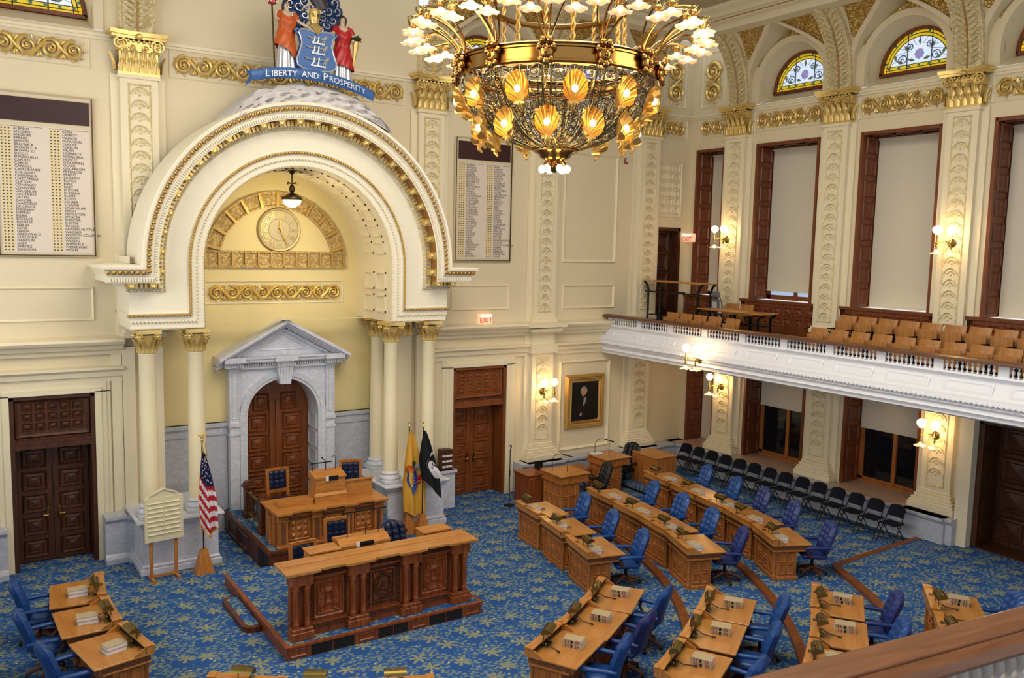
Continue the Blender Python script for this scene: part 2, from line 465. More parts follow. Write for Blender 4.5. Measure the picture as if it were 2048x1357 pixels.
# ---- floor and tiers (three curved tiers rising outwards from the well)
TC = (-15.6, -3.0); TR = (9.22, 11.05, 12.95); TZ = (.08, .16, .24)
fl = MB(); fl.box(-24, 1.2, -20.5, 1.2, -.2, 0)
struct(fl.build('floor', m_carpet, smooth=0), 'blue carpet with pale green leaf pattern')
def arc_pts(R, a0, a1, n):
    return [(TC[0] + R * cos(a0 + (a1 - a0) * i / n), TC[1] + R * sin(a0 + (a1 - a0) * i / n)) for i in range(n + 1)]
for k in range(3):
    R, z = TR[k], TZ[k]
    a0 = (math.asin(.25 / R), math.asin(.25 / R), -math.asin(5.53 / R))[k]
    ap = arc_pts(R, a0, -1.45, 60)
    end = [(ap[-1][0], -19), (.3, -19)]
    if k == 0: poly = ap + end + [(.3, -2.75)]
    elif k == 1: poly = ap + end + [(.3, -.25), (-3.3, -.25), (-3.3, -2.75)]
    else: poly = ap + end + [(.3, -8.42)]
    struct(MB().prism(poly, -.01 + (TZ[k - 1] if k else 0), z).build('floor_tier', m_carpet, smooth=0), 'raised carpeted tier of the floor')
    nb = MB()
    inner = arc_pts(R - .012, a0, -1.45, 60); outer = arc_pts(R + .15, a0, -1.45, 60)
    if k == 2:
        inner[0] = (-3.83, -8.52); outer[0] = (-3.74, -8.67)
    b = TZ[k - 1] if k else 0
    nb.strip([(p[0], p[1], b) for p in inner], [(p[0], p[1], z + .006) for p in inner])
    nb.strip([(p[0], p[1], z + .006) for p in inner], [(p[0], p[1], z + .006) for p in outer])
    if k == 2:
        nb.strip([(-3.83, -8.52, b), (-.5, -8.40, b)], [(-3.83, -8.52, z + .006), (-.5, -8.40, z + .006)])
        nb.strip([(-3.83, -8.52, z + .006), (-.5, -8.40, z + .006)], [(-3.74, -8.67, z + .006), (-.5, -8.54, z + .006)])
    t = nb.build('trim_%d' % (k + 1), m_nose, smooth=30)
    struct(t, ['brown wooden nosing of the innermost curved floor step', 'brown wooden nosing of the second curved floor step', 'angled brown wooden nosing of the floor step by the folding chairs'][k])

# ---- generic wall made of blocks with rectangular openings
def wall_blocks(x0, x1, z0, z1, holes, th=.3):
    xs = sorted({x0, x1} | {h[i] for h in holes for i in (0, 1) if x0 < h[i] < x1})
    zs = sorted({z0, z1} | {h[i] for h in holes for i in (2, 3) if z0 < h[i] < z1})
    mb = MB()
    for i in range(len(xs) - 1):
        j = 0
        while j < len(zs) - 1:
            cx = (xs[i] + xs[i + 1]) / 2
            def solid(q):
                cz = (zs[q] + zs[q + 1]) / 2
                return not any(h[0] < cx < h[1] and h[2] < cz < h[3] for h in holes)
            if not solid(j): j += 1; continue
            k = j
            while k + 1 < len(zs) - 1 and solid(k + 1): k += 1
            mb.box(xs[i], xs[i + 1], 0, th, zs[j], zs[k + 1])
            j = k + 1
    return mb
ZL = 10.87                                   # springing level of the coved vault
DL = (-18.30, -16.76); DR = (-8.28, -6.62)
front_holes = [(DL[0], DL[1], 0, 3.58), (DR[0], DR[1], 0, 3.58), (-15.45, -10.0, 0, 4.95), (-14.9, -10.56, 4.951, 8.4), (-1.3, -.36, 4.2, 7.4)]
w = wall_blocks(-21.5, 0.3, 0, ZL, front_holes)
w.box(-15.47, -9.35, 0, .3, ZL, 14); w.box(-1.44, .3, 0, .3, ZL, 13)
struct(w.build('wall_front', m_wall, smooth=0), 'cream front wall')
WY = [(.3, 1.4), (2.61, 4.67), (5.93, 7.99), (9.22, 11.28), (12.5, 14.5)]     # window openings along the right wall
rh = []
for i, (a, b) in enumerate(WY):
    rh.append((a, b, 5.42, 9.75))
    if i < 3: rh.append((a, b, .86, 3.95))
rh.append((9.42, 11.3, .24, 3.2))
w = wall_blocks(-.3, 19, 0, ZL, rh); w.box(-.3, 1.56, 0, .3, ZL, 13)
o = w.build('wall_right', m_wall, smooth=0); o.rotation_euler.z = RZ
struct(o, 'cream right wall with tall windows')
# ceiling (flat, inside the cove) and its cornice
struct(MB().box(-24, -1.2, -19.6, -1.2, 13.35, 13.5).build('ceiling', m_ceil, smooth=0), 'cream ceiling')
cprof = [(-.9, 12.72), (-1.22, 12.76), (-1.28, 12.84), (-1.26, 12.9), (-1.42, 12.95), (-1.46, 13.02), (-1.40, 13.1), (-1.40, 13.2), (-1.55, 13.28), (-1.62, 13.36)]
mb = MB()
for (p, q), (p2, q2) in zip(cprof[:-1], cprof[1:]):
    mb.add([(-24, p, q), (p, p, q), (p2, p2, q2), (-24, p2, q2)], [(0, 1, 2, 3)])
    mb.add([(p, p, q), (p, -19, q), (p2, -19, q2), (p2, p2, q2)], [(0, 1, 2, 3)])
struct(mb.build('trim_4', m_trim, smooth=30), 'moulded ceiling cornice above the vault')
mb = MB()
for i in range(330): mb.sph((-1.44, -1.5 - i * .045, 12.985), .022, 5, 3)
struct(mb.build('trim_5', m_goldd), 'gold bead line on the ceiling cornice')

# ---- coved lunette bays
def cove(z):
    q = max(0., min(1, (z - ZL) / 2.0))
    return 1.3 * (1 - math.sqrt(max(0, 1 - q * q)))
def bay(xc, half, M4, idx, glass=True):
    """vault bay centred on xc; half = distance from the centre to the rib edge"""
    n = 36; W0 = half - .03
    inner = []; outer = []; mid = []
    for i in range(n + 1):
        t = i / n; s = abs(2 * t - 1); sg = -1 if t < .5 else 1
        # inner: lunette opening, straight jambs then semicircle
        if s > .8:
            q = (1 - s) / .2; inner.append((sg * 1.05, ZL + .46 * q)); mid.append((sg * 1.22, ZL + .46 * q))
        else:
            a = s / .8 * PI / 2
            inner.append((sg * 1.05 * sin(a), ZL + .46 + 1.05 * cos(a))); mid.append((sg * 1.22 * sin(a), ZL + .46 + 1.22 * cos(a)))
        f = 1 - s
        if f < .22: outer.append((sg * W0, ZL + .7 * f / .22))
        else:
            q = (f - .22) / .78
            outer.append((sg * W0 * (1 - q ** 1.7), ZL + .7 + 1.2 * q))
    P = lambda p, y: (xc + p[0], y, p[1])
    cr = MB(); gd = MB()
    cr.T = M4; gd.T = M4
    cr.strip([P(p, -.04) for p in inner], [P(p, -.04) for p in mid])
    cr.strip([P(p, 0) for p in mid], [P(p, -.04) for p in mid])
    back = [((-1.0 if i < n / 2 else 1.0), ZL + .31 + .02 * i) if abs(2 * i / n - 1) > .8 else (1.0 * (-1 if i < n / 2 else 1) * sin(abs(2 * i / n - 1) / .8 * PI / 2), ZL + .33 + 1.0 * cos(abs(2 * i / n - 1) / .8 * PI / 2)) for i in range(n + 1)]
    back[0] = (-1.0, ZL + .3); back[-1] = (1.0, ZL + .3)
    for i in range(n + 1):
        if abs(2 * i / n - 1) > .8: back[i] = ((-1.0 if i < n / 2 else 1.0), ZL + .3 + .03 * (1 - abs(2 * i / n - 1)) / .2)
    cr.strip([P(p, .6) for p in back], [P(p, -.04) for p in inner])
    # coffers on the reveal
    for i in range(2, n - 2, 5):
        a, b = inner[i], inner[i + 3]
        cr.strip([P((a[0] * .985, a[1] - .01), .1), P((b[0] * .985, b[1] - .01), .1)], [P((a[0] * .985, a[1] - .01), .3), P((b[0] * .985, b[1] - .01), .3)])
    for i in range(n):
        tgt = gd if mid[i][1] > ZL + .95 else cr
        tgt.add([P(mid[i], 0), P(mid[i + 1], 0), P(outer[i + 1], 0), P(outer[i], 0)], [(0, 1, 2, 3)])
    cr.strip([P(p, 0) for p in outer], [P(p, -cove(p[1]) - .05) for p in outer])
    # sill below the lunette opening
    cr.add([(xc - 1.05, .6, ZL + .3), (xc + 1.05, .6, ZL + .3), (xc + 1.05, -.02, ZL), (xc - 1.05, -.02, ZL)], [(0, 1, 2, 3)])
    for sg in (-1, 1):
        zs = [ZL + 1.95 * j / 24 for j in range(25)]
        def wid(z):
            if z < ZL + .7: return W0
            q = min(1, (z - ZL - .7) / 1.2)
            return W0 * (1 - q) ** (1 / 1.7) if False else W0 * (1 - min(1, q) ** 1.7)
        for j in range(24):
            z0, z1 = zs[j], zs[j + 1]
            a0, a1 = wid(z0), wid(z1)
            b0, b1 = min(half, a0 + .17), min(half, a1 + .17)
            e = .05
            Q = lambda x, z, d=0: (xc + sg * x, -cove(z) - d, z)
            cr.add([Q(a0, z0, e), Q(b0, z0, e), Q(b1, z1, e), Q(a1, z1, e)], [(0, 1, 2, 3)])
            cr.add([Q(b0, z0, e), Q(b0, z0), Q(b1, z1), Q(b1, z1, e)], [(0, 1, 2, 3)])
            if half - b0 > .02 or half - b1 > .02:
                tgt = gd if half - b0 > .16 else cr
                m0, m1 = half - (half - b0) * .12, half - (half - b1) * .12
                tgt.add([Q(b0, z0), Q(m0, z0), Q(m1, z1), Q(b1, z1)], [(0, 1, 2, 3)])
                cr.add([Q(m0, z0), Q(half, z0), Q(half, z1), Q(m1, z1)], [(0, 1, 2, 3)])
    o = cr.build('wall_vault', m_wall, smooth=30, recalc=False); struct(o, 'cream groined vault bay over a lunette window')
    g = gd.build('trim_relief', m_goldrelief, o, smooth=30, recalc=False); struct(g, 'gilded spandrel relief')
    if glass:
        fr = MB(); fr.T = M4
        arc = [(cos(PI * i / 24), sin(PI * i / 24)) for i in range(25)]
        zb = ZL + .31
        o1 = [(xc + 1.05 * c, .5, zb + 1.05 * s_) for c, s_ in arc]; i1 = [(xc + .93 * c, .5, zb + .04 + .93 * s_) for c, s_ in arc]
        fr.strip(o1, i1); fr.strip(i1, [(p[0], .6, p[2]) for p in i1])
        fr.box(xc - 1.04, xc + 1.04, .5, .6, zb - .02, zb + .06)
        fo = struct(fr.build('window_lunette_%d' % idx, m_frame, smooth=30), 'half-round stained glass window in dark wooden frame')
        def part(nm, mb, mt): struct(mb.build(nm, mt, fo, smooth=0))
        gy = MB(); gy.T = M4
        ring = lambda r, y: [(xc + r * c, y, zb + .06 + r * s_) for c, s_ in arc]
        gy.strip(ring(.93, .57), ring(.76, .57)); gy.box(xc - .92, xc + .92, .57, .58, zb + .05, zb + .2)
        part('border_glass', gy, m_glassy)
        gw = MB(); gw.T = M4
        pts = ring(.77, .575); gw.add(pts + [(xc, .575, zb + .06)], [(i, i + 1, len(pts)) for i in range(len(pts) - 1)])
        part('field_glass', gw, m_glassw)
        ld = MB(); ld.T = M4
        for r in (.93, .85, .77): ld.tube(ring(r, .56), .009, 4)
        for x in (-.31, .31): ld.tube([(xc + x, .56, zb + .05), (xc + x, .56, zb + .06 + math.sqrt(.93 ** 2 - x * x))], .012, 4)
        for z in (zb + .12, zb + .2): ld.tube([(xc - .9, .56, z), (xc + .9, .56, z)], .008, 4)
        for a in range(1, 12): ld.tube([(xc + .3 * cos(a * PI / 12), .56, zb + .4 + .25 * sin(a * PI / 12)), (xc + .76 * cos(a * PI / 12), .56, zb + .06 + .76 * sin(a * PI / 12))], .005, 3)
        for sg in (-1, 1):
            for ox, oz, rr in ((.42, .33, .13), (.25, .6, .1)):
                ld.tube([(xc + sg * (ox + rr * (1 - k / 20) * cos(k * .5)), .56, zb + oz + rr * (1 - k / 20) * sin(k * .5)) for k in range(20)], .01, 4)
        part('lead_lines', ld, m_lead)
        gv = MB(); gv.T = M4
        for ox, oz, aa in ((.5, .28, .4), (-.5, .28, 2.7), (.34, .58, .9), (-.34, .58, 2.2), (.2, .3, .2), (-.2, .3, 2.9), (0, .72, 1.57), (.62, .4, 1.2), (-.62, .4, 1.9)):
            d = (cos(aa), sin(aa)); e = (-d[1], d[0])
            gv.add([(xc + ox - d[0] * .1, .555, zb + oz - d[1] * .1), (xc + ox + e[0] * .04, .555, zb + oz + e[1] * .04), (xc + ox + d[0] * .1, .555, zb + oz + d[1] * .1), (xc + ox - e[0] * .04, .555, zb + oz - e[1] * .04)], [(0, 1, 2, 3)])
        part('leaf_glass', gv, m_glassg)
        gp = MB(); gp.T = M4
        for k in range(8):
            gp.sph((xc + .085 * cos(k * PI / 4), .555, zb + .42 + .085 * sin(k * PI / 4)), .045, 7, 4, (1, .15, 1))
        gp.sph((xc, .55, zb + .42), .05, 7, 4, (1, .15, 1))
        part('rosette_glass', gp, m_glassp)
        gt = MB(); gt.T = M4
        for k in range(1, 12, 2): gt.box(xc + .89 * cos(k * PI / 12) - .025, xc + .89 * cos(k * PI / 12) + .025, .555, .56, zb + .06 + .89 * sin(k * PI / 12) - .025, zb + .06 + .89 * sin(k * PI / 12) + .025)
        for k in range(-3, 4): gt.box(xc + k * .26 - .03, xc + k * .26 + .03, .555, .56, zb + .135, zb + .185)
        part('jewel_glass', gt, m_glassteal)
RP = [1.92, 5.25, 8.54, 11.86, 15.18]            # pilaster axes on the right wall (distance from the corner)
FP = [-15.78, -9.04, -5.5, -1.8]           # pilaster axes on the front wall
nb_ = 1
for a, b in zip(RP[:-1], RP[1:]):
    bay((a + b) / 2 + .03, (b - a) / 2 - .30, RM, nb_); nb_ += 1
I4 = Matrix.Identity(4)
bay(-17.62, 1.52, I4, nb_); nb_ += 1
bay((FP[1] + FP[2]) / 2, (FP[2] - FP[1]) / 2 - .32, I4, nb_); nb_ += 1
bay((FP[2] + FP[3]) / 2, (FP[3] - FP[2]) / 2 - .32, I4, nb_); nb_ += 1
struct(MB().box(-21.5, -19.0, 0, .3, ZL, 13).build('wall_front_upper', m_wall, smooth=0))

# ---- pilasters with gilded capitals, canonical one facing -y
def leaf(mb, cx, y0, z0, w, h, out, n=5):
    # curling acanthus leaf: a tapered, bent sheet
    def f(u, v):
        ww = w * (1 - .55 * v * v) * (1 + .12 * sin(v * 18))
        yy = y0 - out * (v ** 2.2) - .02 - .015 * cos((u - .5) * PI)
        zz = z0 + h * (v if v < .85 else .85 + .15 * (v - .85) / .15 * .2)
        return (cx + (u - .5) * ww, yy, zz)
    mb.grid(f, 4, n)
    mb.tube([(cx, y0 - .035 - out * (v / 5) ** 2.2, z0 + h * v / 5) for v in range(6)], .012, 4)
def volute(mb, c, r, sg, y, tr=.02):
    mb.tube([(c[0] + sg * r * (1 - k / 26) * cos(k * .55), y - .012 * k / 8, c[1] + r * (1 - k / 26) * sin(k * .55)) for k in range(26)], [tr * (1 - k / 40) for k in range(26)], 5)
    mb.sph((c[0], y - .03, c[1]), .03, 6, 4)
def capital_mesh():
    mb = MB()
    z = 10.05; d = -.18
    mb.box(-.40, .40, d - .03, 0, z, z + .05); mb.box(-.37, .37, d - .02, 0, z + .05, z + .5)
    mb.box(-.42, .42, d - .06, 0, z + .46, z + .66)
    mb.prism([(-.52, 0), (-.52, d - .16), (-.3, d - .1), (0, d - .08), (.3, d - .1), (.52, d - .16), (.52, 0)], z + .7, z + .76)
    mb.prism([(-.55, 0), (-.55, d - .2), (-.3, d - .13), (0, d - .11), (.3, d - .13), (.55, d - .2), (.55, 0)], z + .76, z + .84)
    for k in range(5): leaf(mb, -.32 + .16 * k, d, z + .05, .17, .26, .07)
    for k in range(4): leaf(mb, -.26 + .173 * k, d - .01, z + .2, .16, .32, .10)
    for sg in (-1, 1):
        volute(mb, (sg * .36, z + .58), .14, -sg, d - .1); volute(mb, (sg * .12, z + .52), .07, sg, d - .09, .014)
        mb.T = Matrix.Translation((sg * .42, d * .5, 0)) @ Matrix.Rotation(sg * PI / 2, 4, 'Z')
        for k in range(2): leaf(mb, -.05 + .12 * k, 0, z + .08, .14, .34, .07)
        mb.T = Matrix.Rotation(0, 4, 'Z')
        mb.T = None
    for k in range(9): mb.sph((-.4 + .1 * k, d - .09, z + .66), .035, 5, 4)
    mb.sph((0, d - .13, z + .74), .07, 6, 4)
    return mb.mesh('gilded_capital', m_gold, 50)
def scales(mb, z0, z1, y, w=.16, step=.255):
    k = 0
    zz = z1 - .16
    while zz > z0 - .02:
        mb.tube([(w * cos(PI * i / 9), y - .012, zz + w * .95 * sin(PI * i / 9)) for i in range(10)], .014, 4)
        for a in (.15, .32, .5, .68, .85):
            mb.sph((w * .55 * cos(PI * a), y - .004, zz + w * .55 * sin(PI * a)), .034, 5, 3, (1, .5, 1))
        mb.sph((0, y - .006, zz), .03, 5, 3, (1, .6, 1))
        zz -= step
def pil_shaft(z0, z1, wd=.36, d=.18):
    mb = MB(); mb.box(-wd, wd, -d, 0, z0, z1)
    mb.box(-wd - .16, wd + .16, -.06, 0, z0, z1)
    return mb
cap_me = capital_mesh()
def upper_pilaster(zlow, zs):
    t = thing('pilaster', 'x', 'pilaster')
    sh = pil_shaft(zlow, 10.05)
    sh.box(-.42, .42, -.24, 0, zlow, zlow + .1); sh.box(-.39, .39, -.21, 0, zlow + .1, zlow + .17)
    sh.box(-.40, .40, -.22, 0, 9.98, 10.05)
    sh.build('shaft', m_trim, t, smooth=0)
    st = MB()
    st.frame(-.225, .225, zs, 9.88, .045, -.18, .022); scales(st, zs + .06, 9.82, -.18)
    st.build('ornament_strip', m_relief, t, smooth=50)
    put('capital', cap_me, t)
    rb = MB()
    zz = [ZL + 1.9 * j / 16 for j in range(17)]
    L_ = [(-.34, -cove(z) - .15, z) for z in zz]; R_ = [(.34, -cove(z) - .15, z) for z in zz]
    rb.strip(L_, R_); rb.strip([(-.34, -cove(z), z) for z in zz], L_); rb.strip(R_, [(.34, -cove(z), z) for z in zz])
    for sg in (-1, 1):
        rb.tube([(sg * .32, -cove(z) - .16, z) for z in zz], .022, 4)
        for j in range(1, 16):
            z = zz[j]
            rb.tube([(sg * .04, -cove(z) - .16, z), (sg * .12, -cove(z + .05) - .18, z + .06), (sg * .22, -cove(z + .11) - .18, z + .12), (sg * .27, -cove(z + .1) - .165, z + .09)], [.02, .045, .04, .01], 4)
    rb.build('leaf_rib', m_relief, t, smooth=40)
    bd = MB()
    for j in range(44):
        z = ZL + 1.88 * j / 44; bd.sph((0, -cove(z) - .165, z), .024, 5, 4)
    bd.build('bead_line', m_goldd, t)
    return t
up0 = upper_pilaster(4.69, 4.98)
up0.location = (FP[0], 0, 0); up0['label'] = 'cream pilaster with gold capital left of the arch, its foot hidden behind it'
GU = 'upper pilasters with gilded capitals'; up0['group'] = GU
for x, l in ((FP[1], 'cream pilaster with gold capital between the arch and the right vote board'), (FP[2], 'upper cream pilaster with gold capital behind the chandelier'), (FP[3], 'upper cream pilaster with gold capital beside the small gallery door')):
    dup(up0, (x, 0, 0), 0, l)
for i, l in enumerate(('gold capital pilaster of the window wall nearest the corner, above the gallery', 'gold capital pilaster between the first and second tall gallery windows', 'gold capital pilaster between the second and third tall gallery windows', 'gold capital pilaster beyond the third tall gallery window')):
    dup(up0, (0, -RP[i], 0), RZ, l)
def lower_pilaster():
    t = thing('pilaster', 'x', 'pilaster')
    pil_shaft(.85, 4.42).build('shaft', m_trim, t, smooth=0)
    st = MB(); st.frame(-.225, .225, 1.42, 3.72, .045, -.18, .022); scales(st, 1.5, 3.66, -.18); st.build('ornament_strip', m_relief, t, smooth=50)
    b = MB()
    for wd, d, z0, z1 in ((.56, .36, .85, 1.0), (.53, .33, 1.0, 1.06), (.50, .31, 1.06, 1.12), (.46, .27, 1.12, 1.2), (.42, .24, 1.2, 1.27), (.39, .21, 1.27, 1.32)):
        b.box(-wd, wd, -d, 0, z0, z1, .012)
    b.build('base', m_trim, t, smooth=0)
    return t
lp0 = lower_pilaster(); lp0['group'] = 'lower pilasters'
lp0.location = (FP[2], 0, 0); lp0['label'] = 'lower cream pilaster between the right double door and the portrait'
dup(lp0, (FP[3] - .12, 0, 0), 0, 'lower cream pilaster right of the portrait, under the gallery')
for i, l in enumerate(('lower cream pilaster left of the first dark window under the gallery', 'lower cream pilaster between the two dark windows under the gallery', 'lower cream pilaster between the dark window and the right side door')):
    dup(lp0, (0, -RP[i], 0), RZ, l)

# ---- gold scroll friezes
def scroll_mesh(L, h, name='scroll'):
    mb = MB()
    n = max(2, int(round(L / (h * 1.02)))); s = L / n
    rnd = random.Random(int(L * 100))
    for i in range(n):
        cx = -L / 2 + s * (i + .5); up = 1 if i % 2 else -1
        mir = 1 if cx > 0 else -1
        r = min(h * .45, s * .46)
        mb.tube([(cx + mir * r * (1 - k / 30) * cos(k * .46 + PI * .5 * up), -.035, up * r * (1 - k / 30) * sin(k * .46 + PI * .5 * up)) for k in range(30)], [.046 * h / .4 * (1 - k / 44) for k in range(30)], 6)
        mb.sph((cx, -.045, 0), h * .085, 7, 5)
        for q in range(4):
            a = q * PI / 2 + i; mb.sph((cx + h * .11 * cos(a), -.03, h * .11 * sin(a)), h * .05, 5, 3, (1, .6, 1))
        if i < n - 1:
            mb.tube([(cx - s * .2, -.02, -up * h * .47), (cx + s * .2, -.035, -up * h * .38), (cx + s * .5, -.04, 0), (cx + s * .8, -.035, up * h * .38), (cx + s * 1.2, -.02, up * h * .47)], [.012, .034, .044, .034, .012], 6)
            for sg in (-1, 1):
                x0, z0 = cx + s * .5, sg * h * .36
                for a in (-.9, -.3, .3, .9):
                    mb.tube([(x0, -.02, z0 - sg * .06), (x0 + .05 * sin(a) * h / .4, -.04, z0 + sg * .02), (x0 + .1 * sin(a) * h / .4, -.02, z0 + sg * .05 * cos(a))], [.016, .024, .006], 5)
        for k in range(8):
            a = k * .785 + i
            p = (cx + r * 1.06 * cos(a), -.02, r * 1.06 * sin(a))
            mb.tube([p, (p[0] + .05 * h / .4 * cos(a + .8), -.04, p[2] + .05 * h / .4 * sin(a + .8))], [.024, .007], 5)
    return mb.mesh(name, m_gold, 60)
def frieze(cx, L, M4rz, loc, label, h=.40, zc=10.40):
    t = thing('scroll_frieze', label, 'frieze', loc, M4rz, 'gilded scroll friezes')
    fr = MB(); fr.frame(-L / 2 - .1, L / 2 + .1, -h / 2 - .1, h / 2 + .1, .035, 0, .02); fr.build('panel_frame', m_trim, t, smooth=0)
    put('scrollwork', scroll_mesh(L, h), t)
    return t
frieze(0, 3.2, 0, (-18.35, 0, 10.40), 'gold scroll frieze above the left vote board')
frieze(0, 5.3, 0, (-12.42, 0, 10.40), 'long gold scroll frieze behind the carved statues')
frieze(0, 2.3, 0, (-7.27, 0, 10.40), 'gold scroll frieze above the right vote board')
frieze(0, 2.5, 0, (-3.65, 0, 10.40), 'gold scroll frieze behind the chandelier on the front wall')
frieze(0, .95, 0, (-.78, 0, 10.40), 'short gold scroll frieze on the front wall at the corner')
frieze(0, .95, RZ, (0, -.85, 10.40), 'short gold scroll frieze on the window wall at the corner')
frieze(0, 2.15, RZ, (0, -3.6, 10.40), 'gold scroll frieze under the first stained lunette on the right')
frieze(0, 2.15, RZ, (0, -6.92, 10.40), 'gold scroll frieze under the second stained lunette on the right')
frieze(0, 2.15, RZ, (0, -10.22, 10.40), 'gold scroll frieze at the right edge of the photo')
# string course line above the friezes
mb = MB(); mb.box(-21.5, 0, -.06, 0, 10.75, 10.81); mb.box(-21.5, 0, -.03, 0, 10.69, 10.75); mb.box(-.06, 0, -19, 0, 10.75, 10.81); mb.box(-.03, 0, -19, 0, 10.69, 10.75)
struct(mb.build('trim_6', m_trim, smooth=0), 'thin string course above the friezes')
# corner scroll panels above the frieze
for nm, loc, rz, l in (('a', (-.78, 0, 11.72), 0, 'upright gold scroll panel on the front wall by the corner'), ('b', (0, -.8, 11.72), RZ, 'upright gold scroll panel on the window wall by the corner')):
    t = thing('scroll_relief', l, 'wall panel', loc, rz)
    f = MB(); f.frame(-.46, .46, -.72, .9, .05, 0, .03); f.build('panel_frame', m_trim, t, smooth=0)
    me = scroll_mesh(1.25, .62); me.transform(Matrix.Rotation(PI / 2, 4, 'Y')); put('scrollwork', me, t)

# ---- mouldings of the front wall: cornice at gallery level, architraves, door casings, panels
def run(mb, x0, x1, prof):                    # straight moulding; prof = [(y, z)]
    for (a, b), (c, d) in zip(prof[:-1], prof[1:]):
        mb.add([(x0, a, b), (x1, a, b), (x1, c, d), (x0, c, d)], [(0, 1, 2, 3)])
    for x in (x0, x1):
        mb.add([(x, a, b) for a, b in prof], [tuple(range(len(prof)))])
corn = [(0, 4.74), (-.34, 4.69), (-.36, 4.64), (-.32, 4.58), (-.24, 4.55), (-.2, 4.47), (-.12, 4.43), (-.1, 4.36), (0, 4.34)]
arch_ = [(0, 4.12), (-.2, 4.10), (-.2, 4.05), (-.13, 4.0), (-.11, 3.9), (-.06, 3.88), (-.05, 3.78), (0, 3.76)]
mb = MB()
for x0, x1 in ((-21.5, -16.2), (-9.2, -3.0)):
    run(mb, x0, x1, corn); run(mb, x0, x1, arch_)
for cx in (FP[2],):
    for d, z0, z1 in ((.46, 4.43, 4.47), (.52, 4.47, 4.55), (.62, 4.58, 4.69)): mb.box(cx - d, cx + d, -.02 - d * .68, 0, z0, z1)
    mb.box(cx - .44, cx + .44, -.26, 0, 3.86, 4.1)
run(mb, -3.0, 0, arch_)
struct(mb.build('trim_7', m_trim, smooth=0), 'cream cornice and architrave across the front wall')
mb = MB()
for a, b in ((DL[0], DL[1]), (DR[0], DR[1])):
    for k, (e, d) in enumerate(((.3, .04), (.22, .07), (.12, .1))):
        mb.box(a - e, a, -d, 0, .0, 3.6); mb.box(b, b + e, -d, 0, .0, 3.6); mb.box(a - e, b + e, -d, 0, 3.58, 3.58 + e * .9)
struct(mb.build('trim_8', m_trim, smooth=0), 'stepped cream casings of the two double doors')
mb = MB()
mb.frame(-4.82, -2.88, 6.34, 9.42, .09, 0, .05)                       # tall panel above
mb.frame(-8.36, -6.55, 5.07, 5.74, .06, 0, .04); mb.frame(-4.78, -2.88, 5.04, 5.73, .07, 0, .05)
mb.frame(-21, -16.70, 5.05, 5.75, .06, 0, .04)
mb.frame(-4.8, -2.94, .95, 3.56, .1, 0, .06)
mb.frame(-1.3, -.34, 7.74, 9.42, .06, 0, .03)
for i in range(3):
    for j in range(6):
        x = -1.2 + i * .27; z = 7.86 + j * .25
        mb.frame(x, x + .2, z, z + .19, .03, 0, .03); mb.pyr(x + .05, x + .15, z + .05, z + .14, 0, .02)
struct(mb.build('trim_9', m_trim, smooth=0), 'raised plaster panel mouldings on the front wall')

# ---- marble base along both walls
def base_run(mb, x0, x1, d=.45, z1=.846, z0=0):
    prof = [(-d - .06, z0), (-d - .06, z0 + .1), (-d - .03, z0 + .16), (-d, z0 + .2), (-d, z1 - .14), (-d - .03, z1 - .1), (-d - .06, z1 - .06), (-d - .06, z1), (0, z1), (0, z0)]
    run(mb, x0, x1, prof)
mb = MB()
base_run(mb, -6.3, -.02)
for cx in (FP[2], FP[3] - .12):
    base_run(mb, cx - .6, cx + .6, .52)
base_run(mb, -16.68, -16.24, .45, 1.0); base_run(mb, -16.25, -15.9, .55, 1.0); base_run(mb, -21, -18.42, .35, 1.0)
struct(mb.build('baseboard_front', m_marble, smooth=0), 'grey marble base along the front wall')
mb = MB(); base_run(mb, .0, 9.0, .55); base_run(mb, 9.0, 9.2, .5); base_run(mb, RP[2] - .62, RP[2] + .5, .58)
o = mb.build('baseboard_right', m_marble, smooth=0); o.rotation_euler.z = RZ; struct(o, 'grey marble base along the right wall')

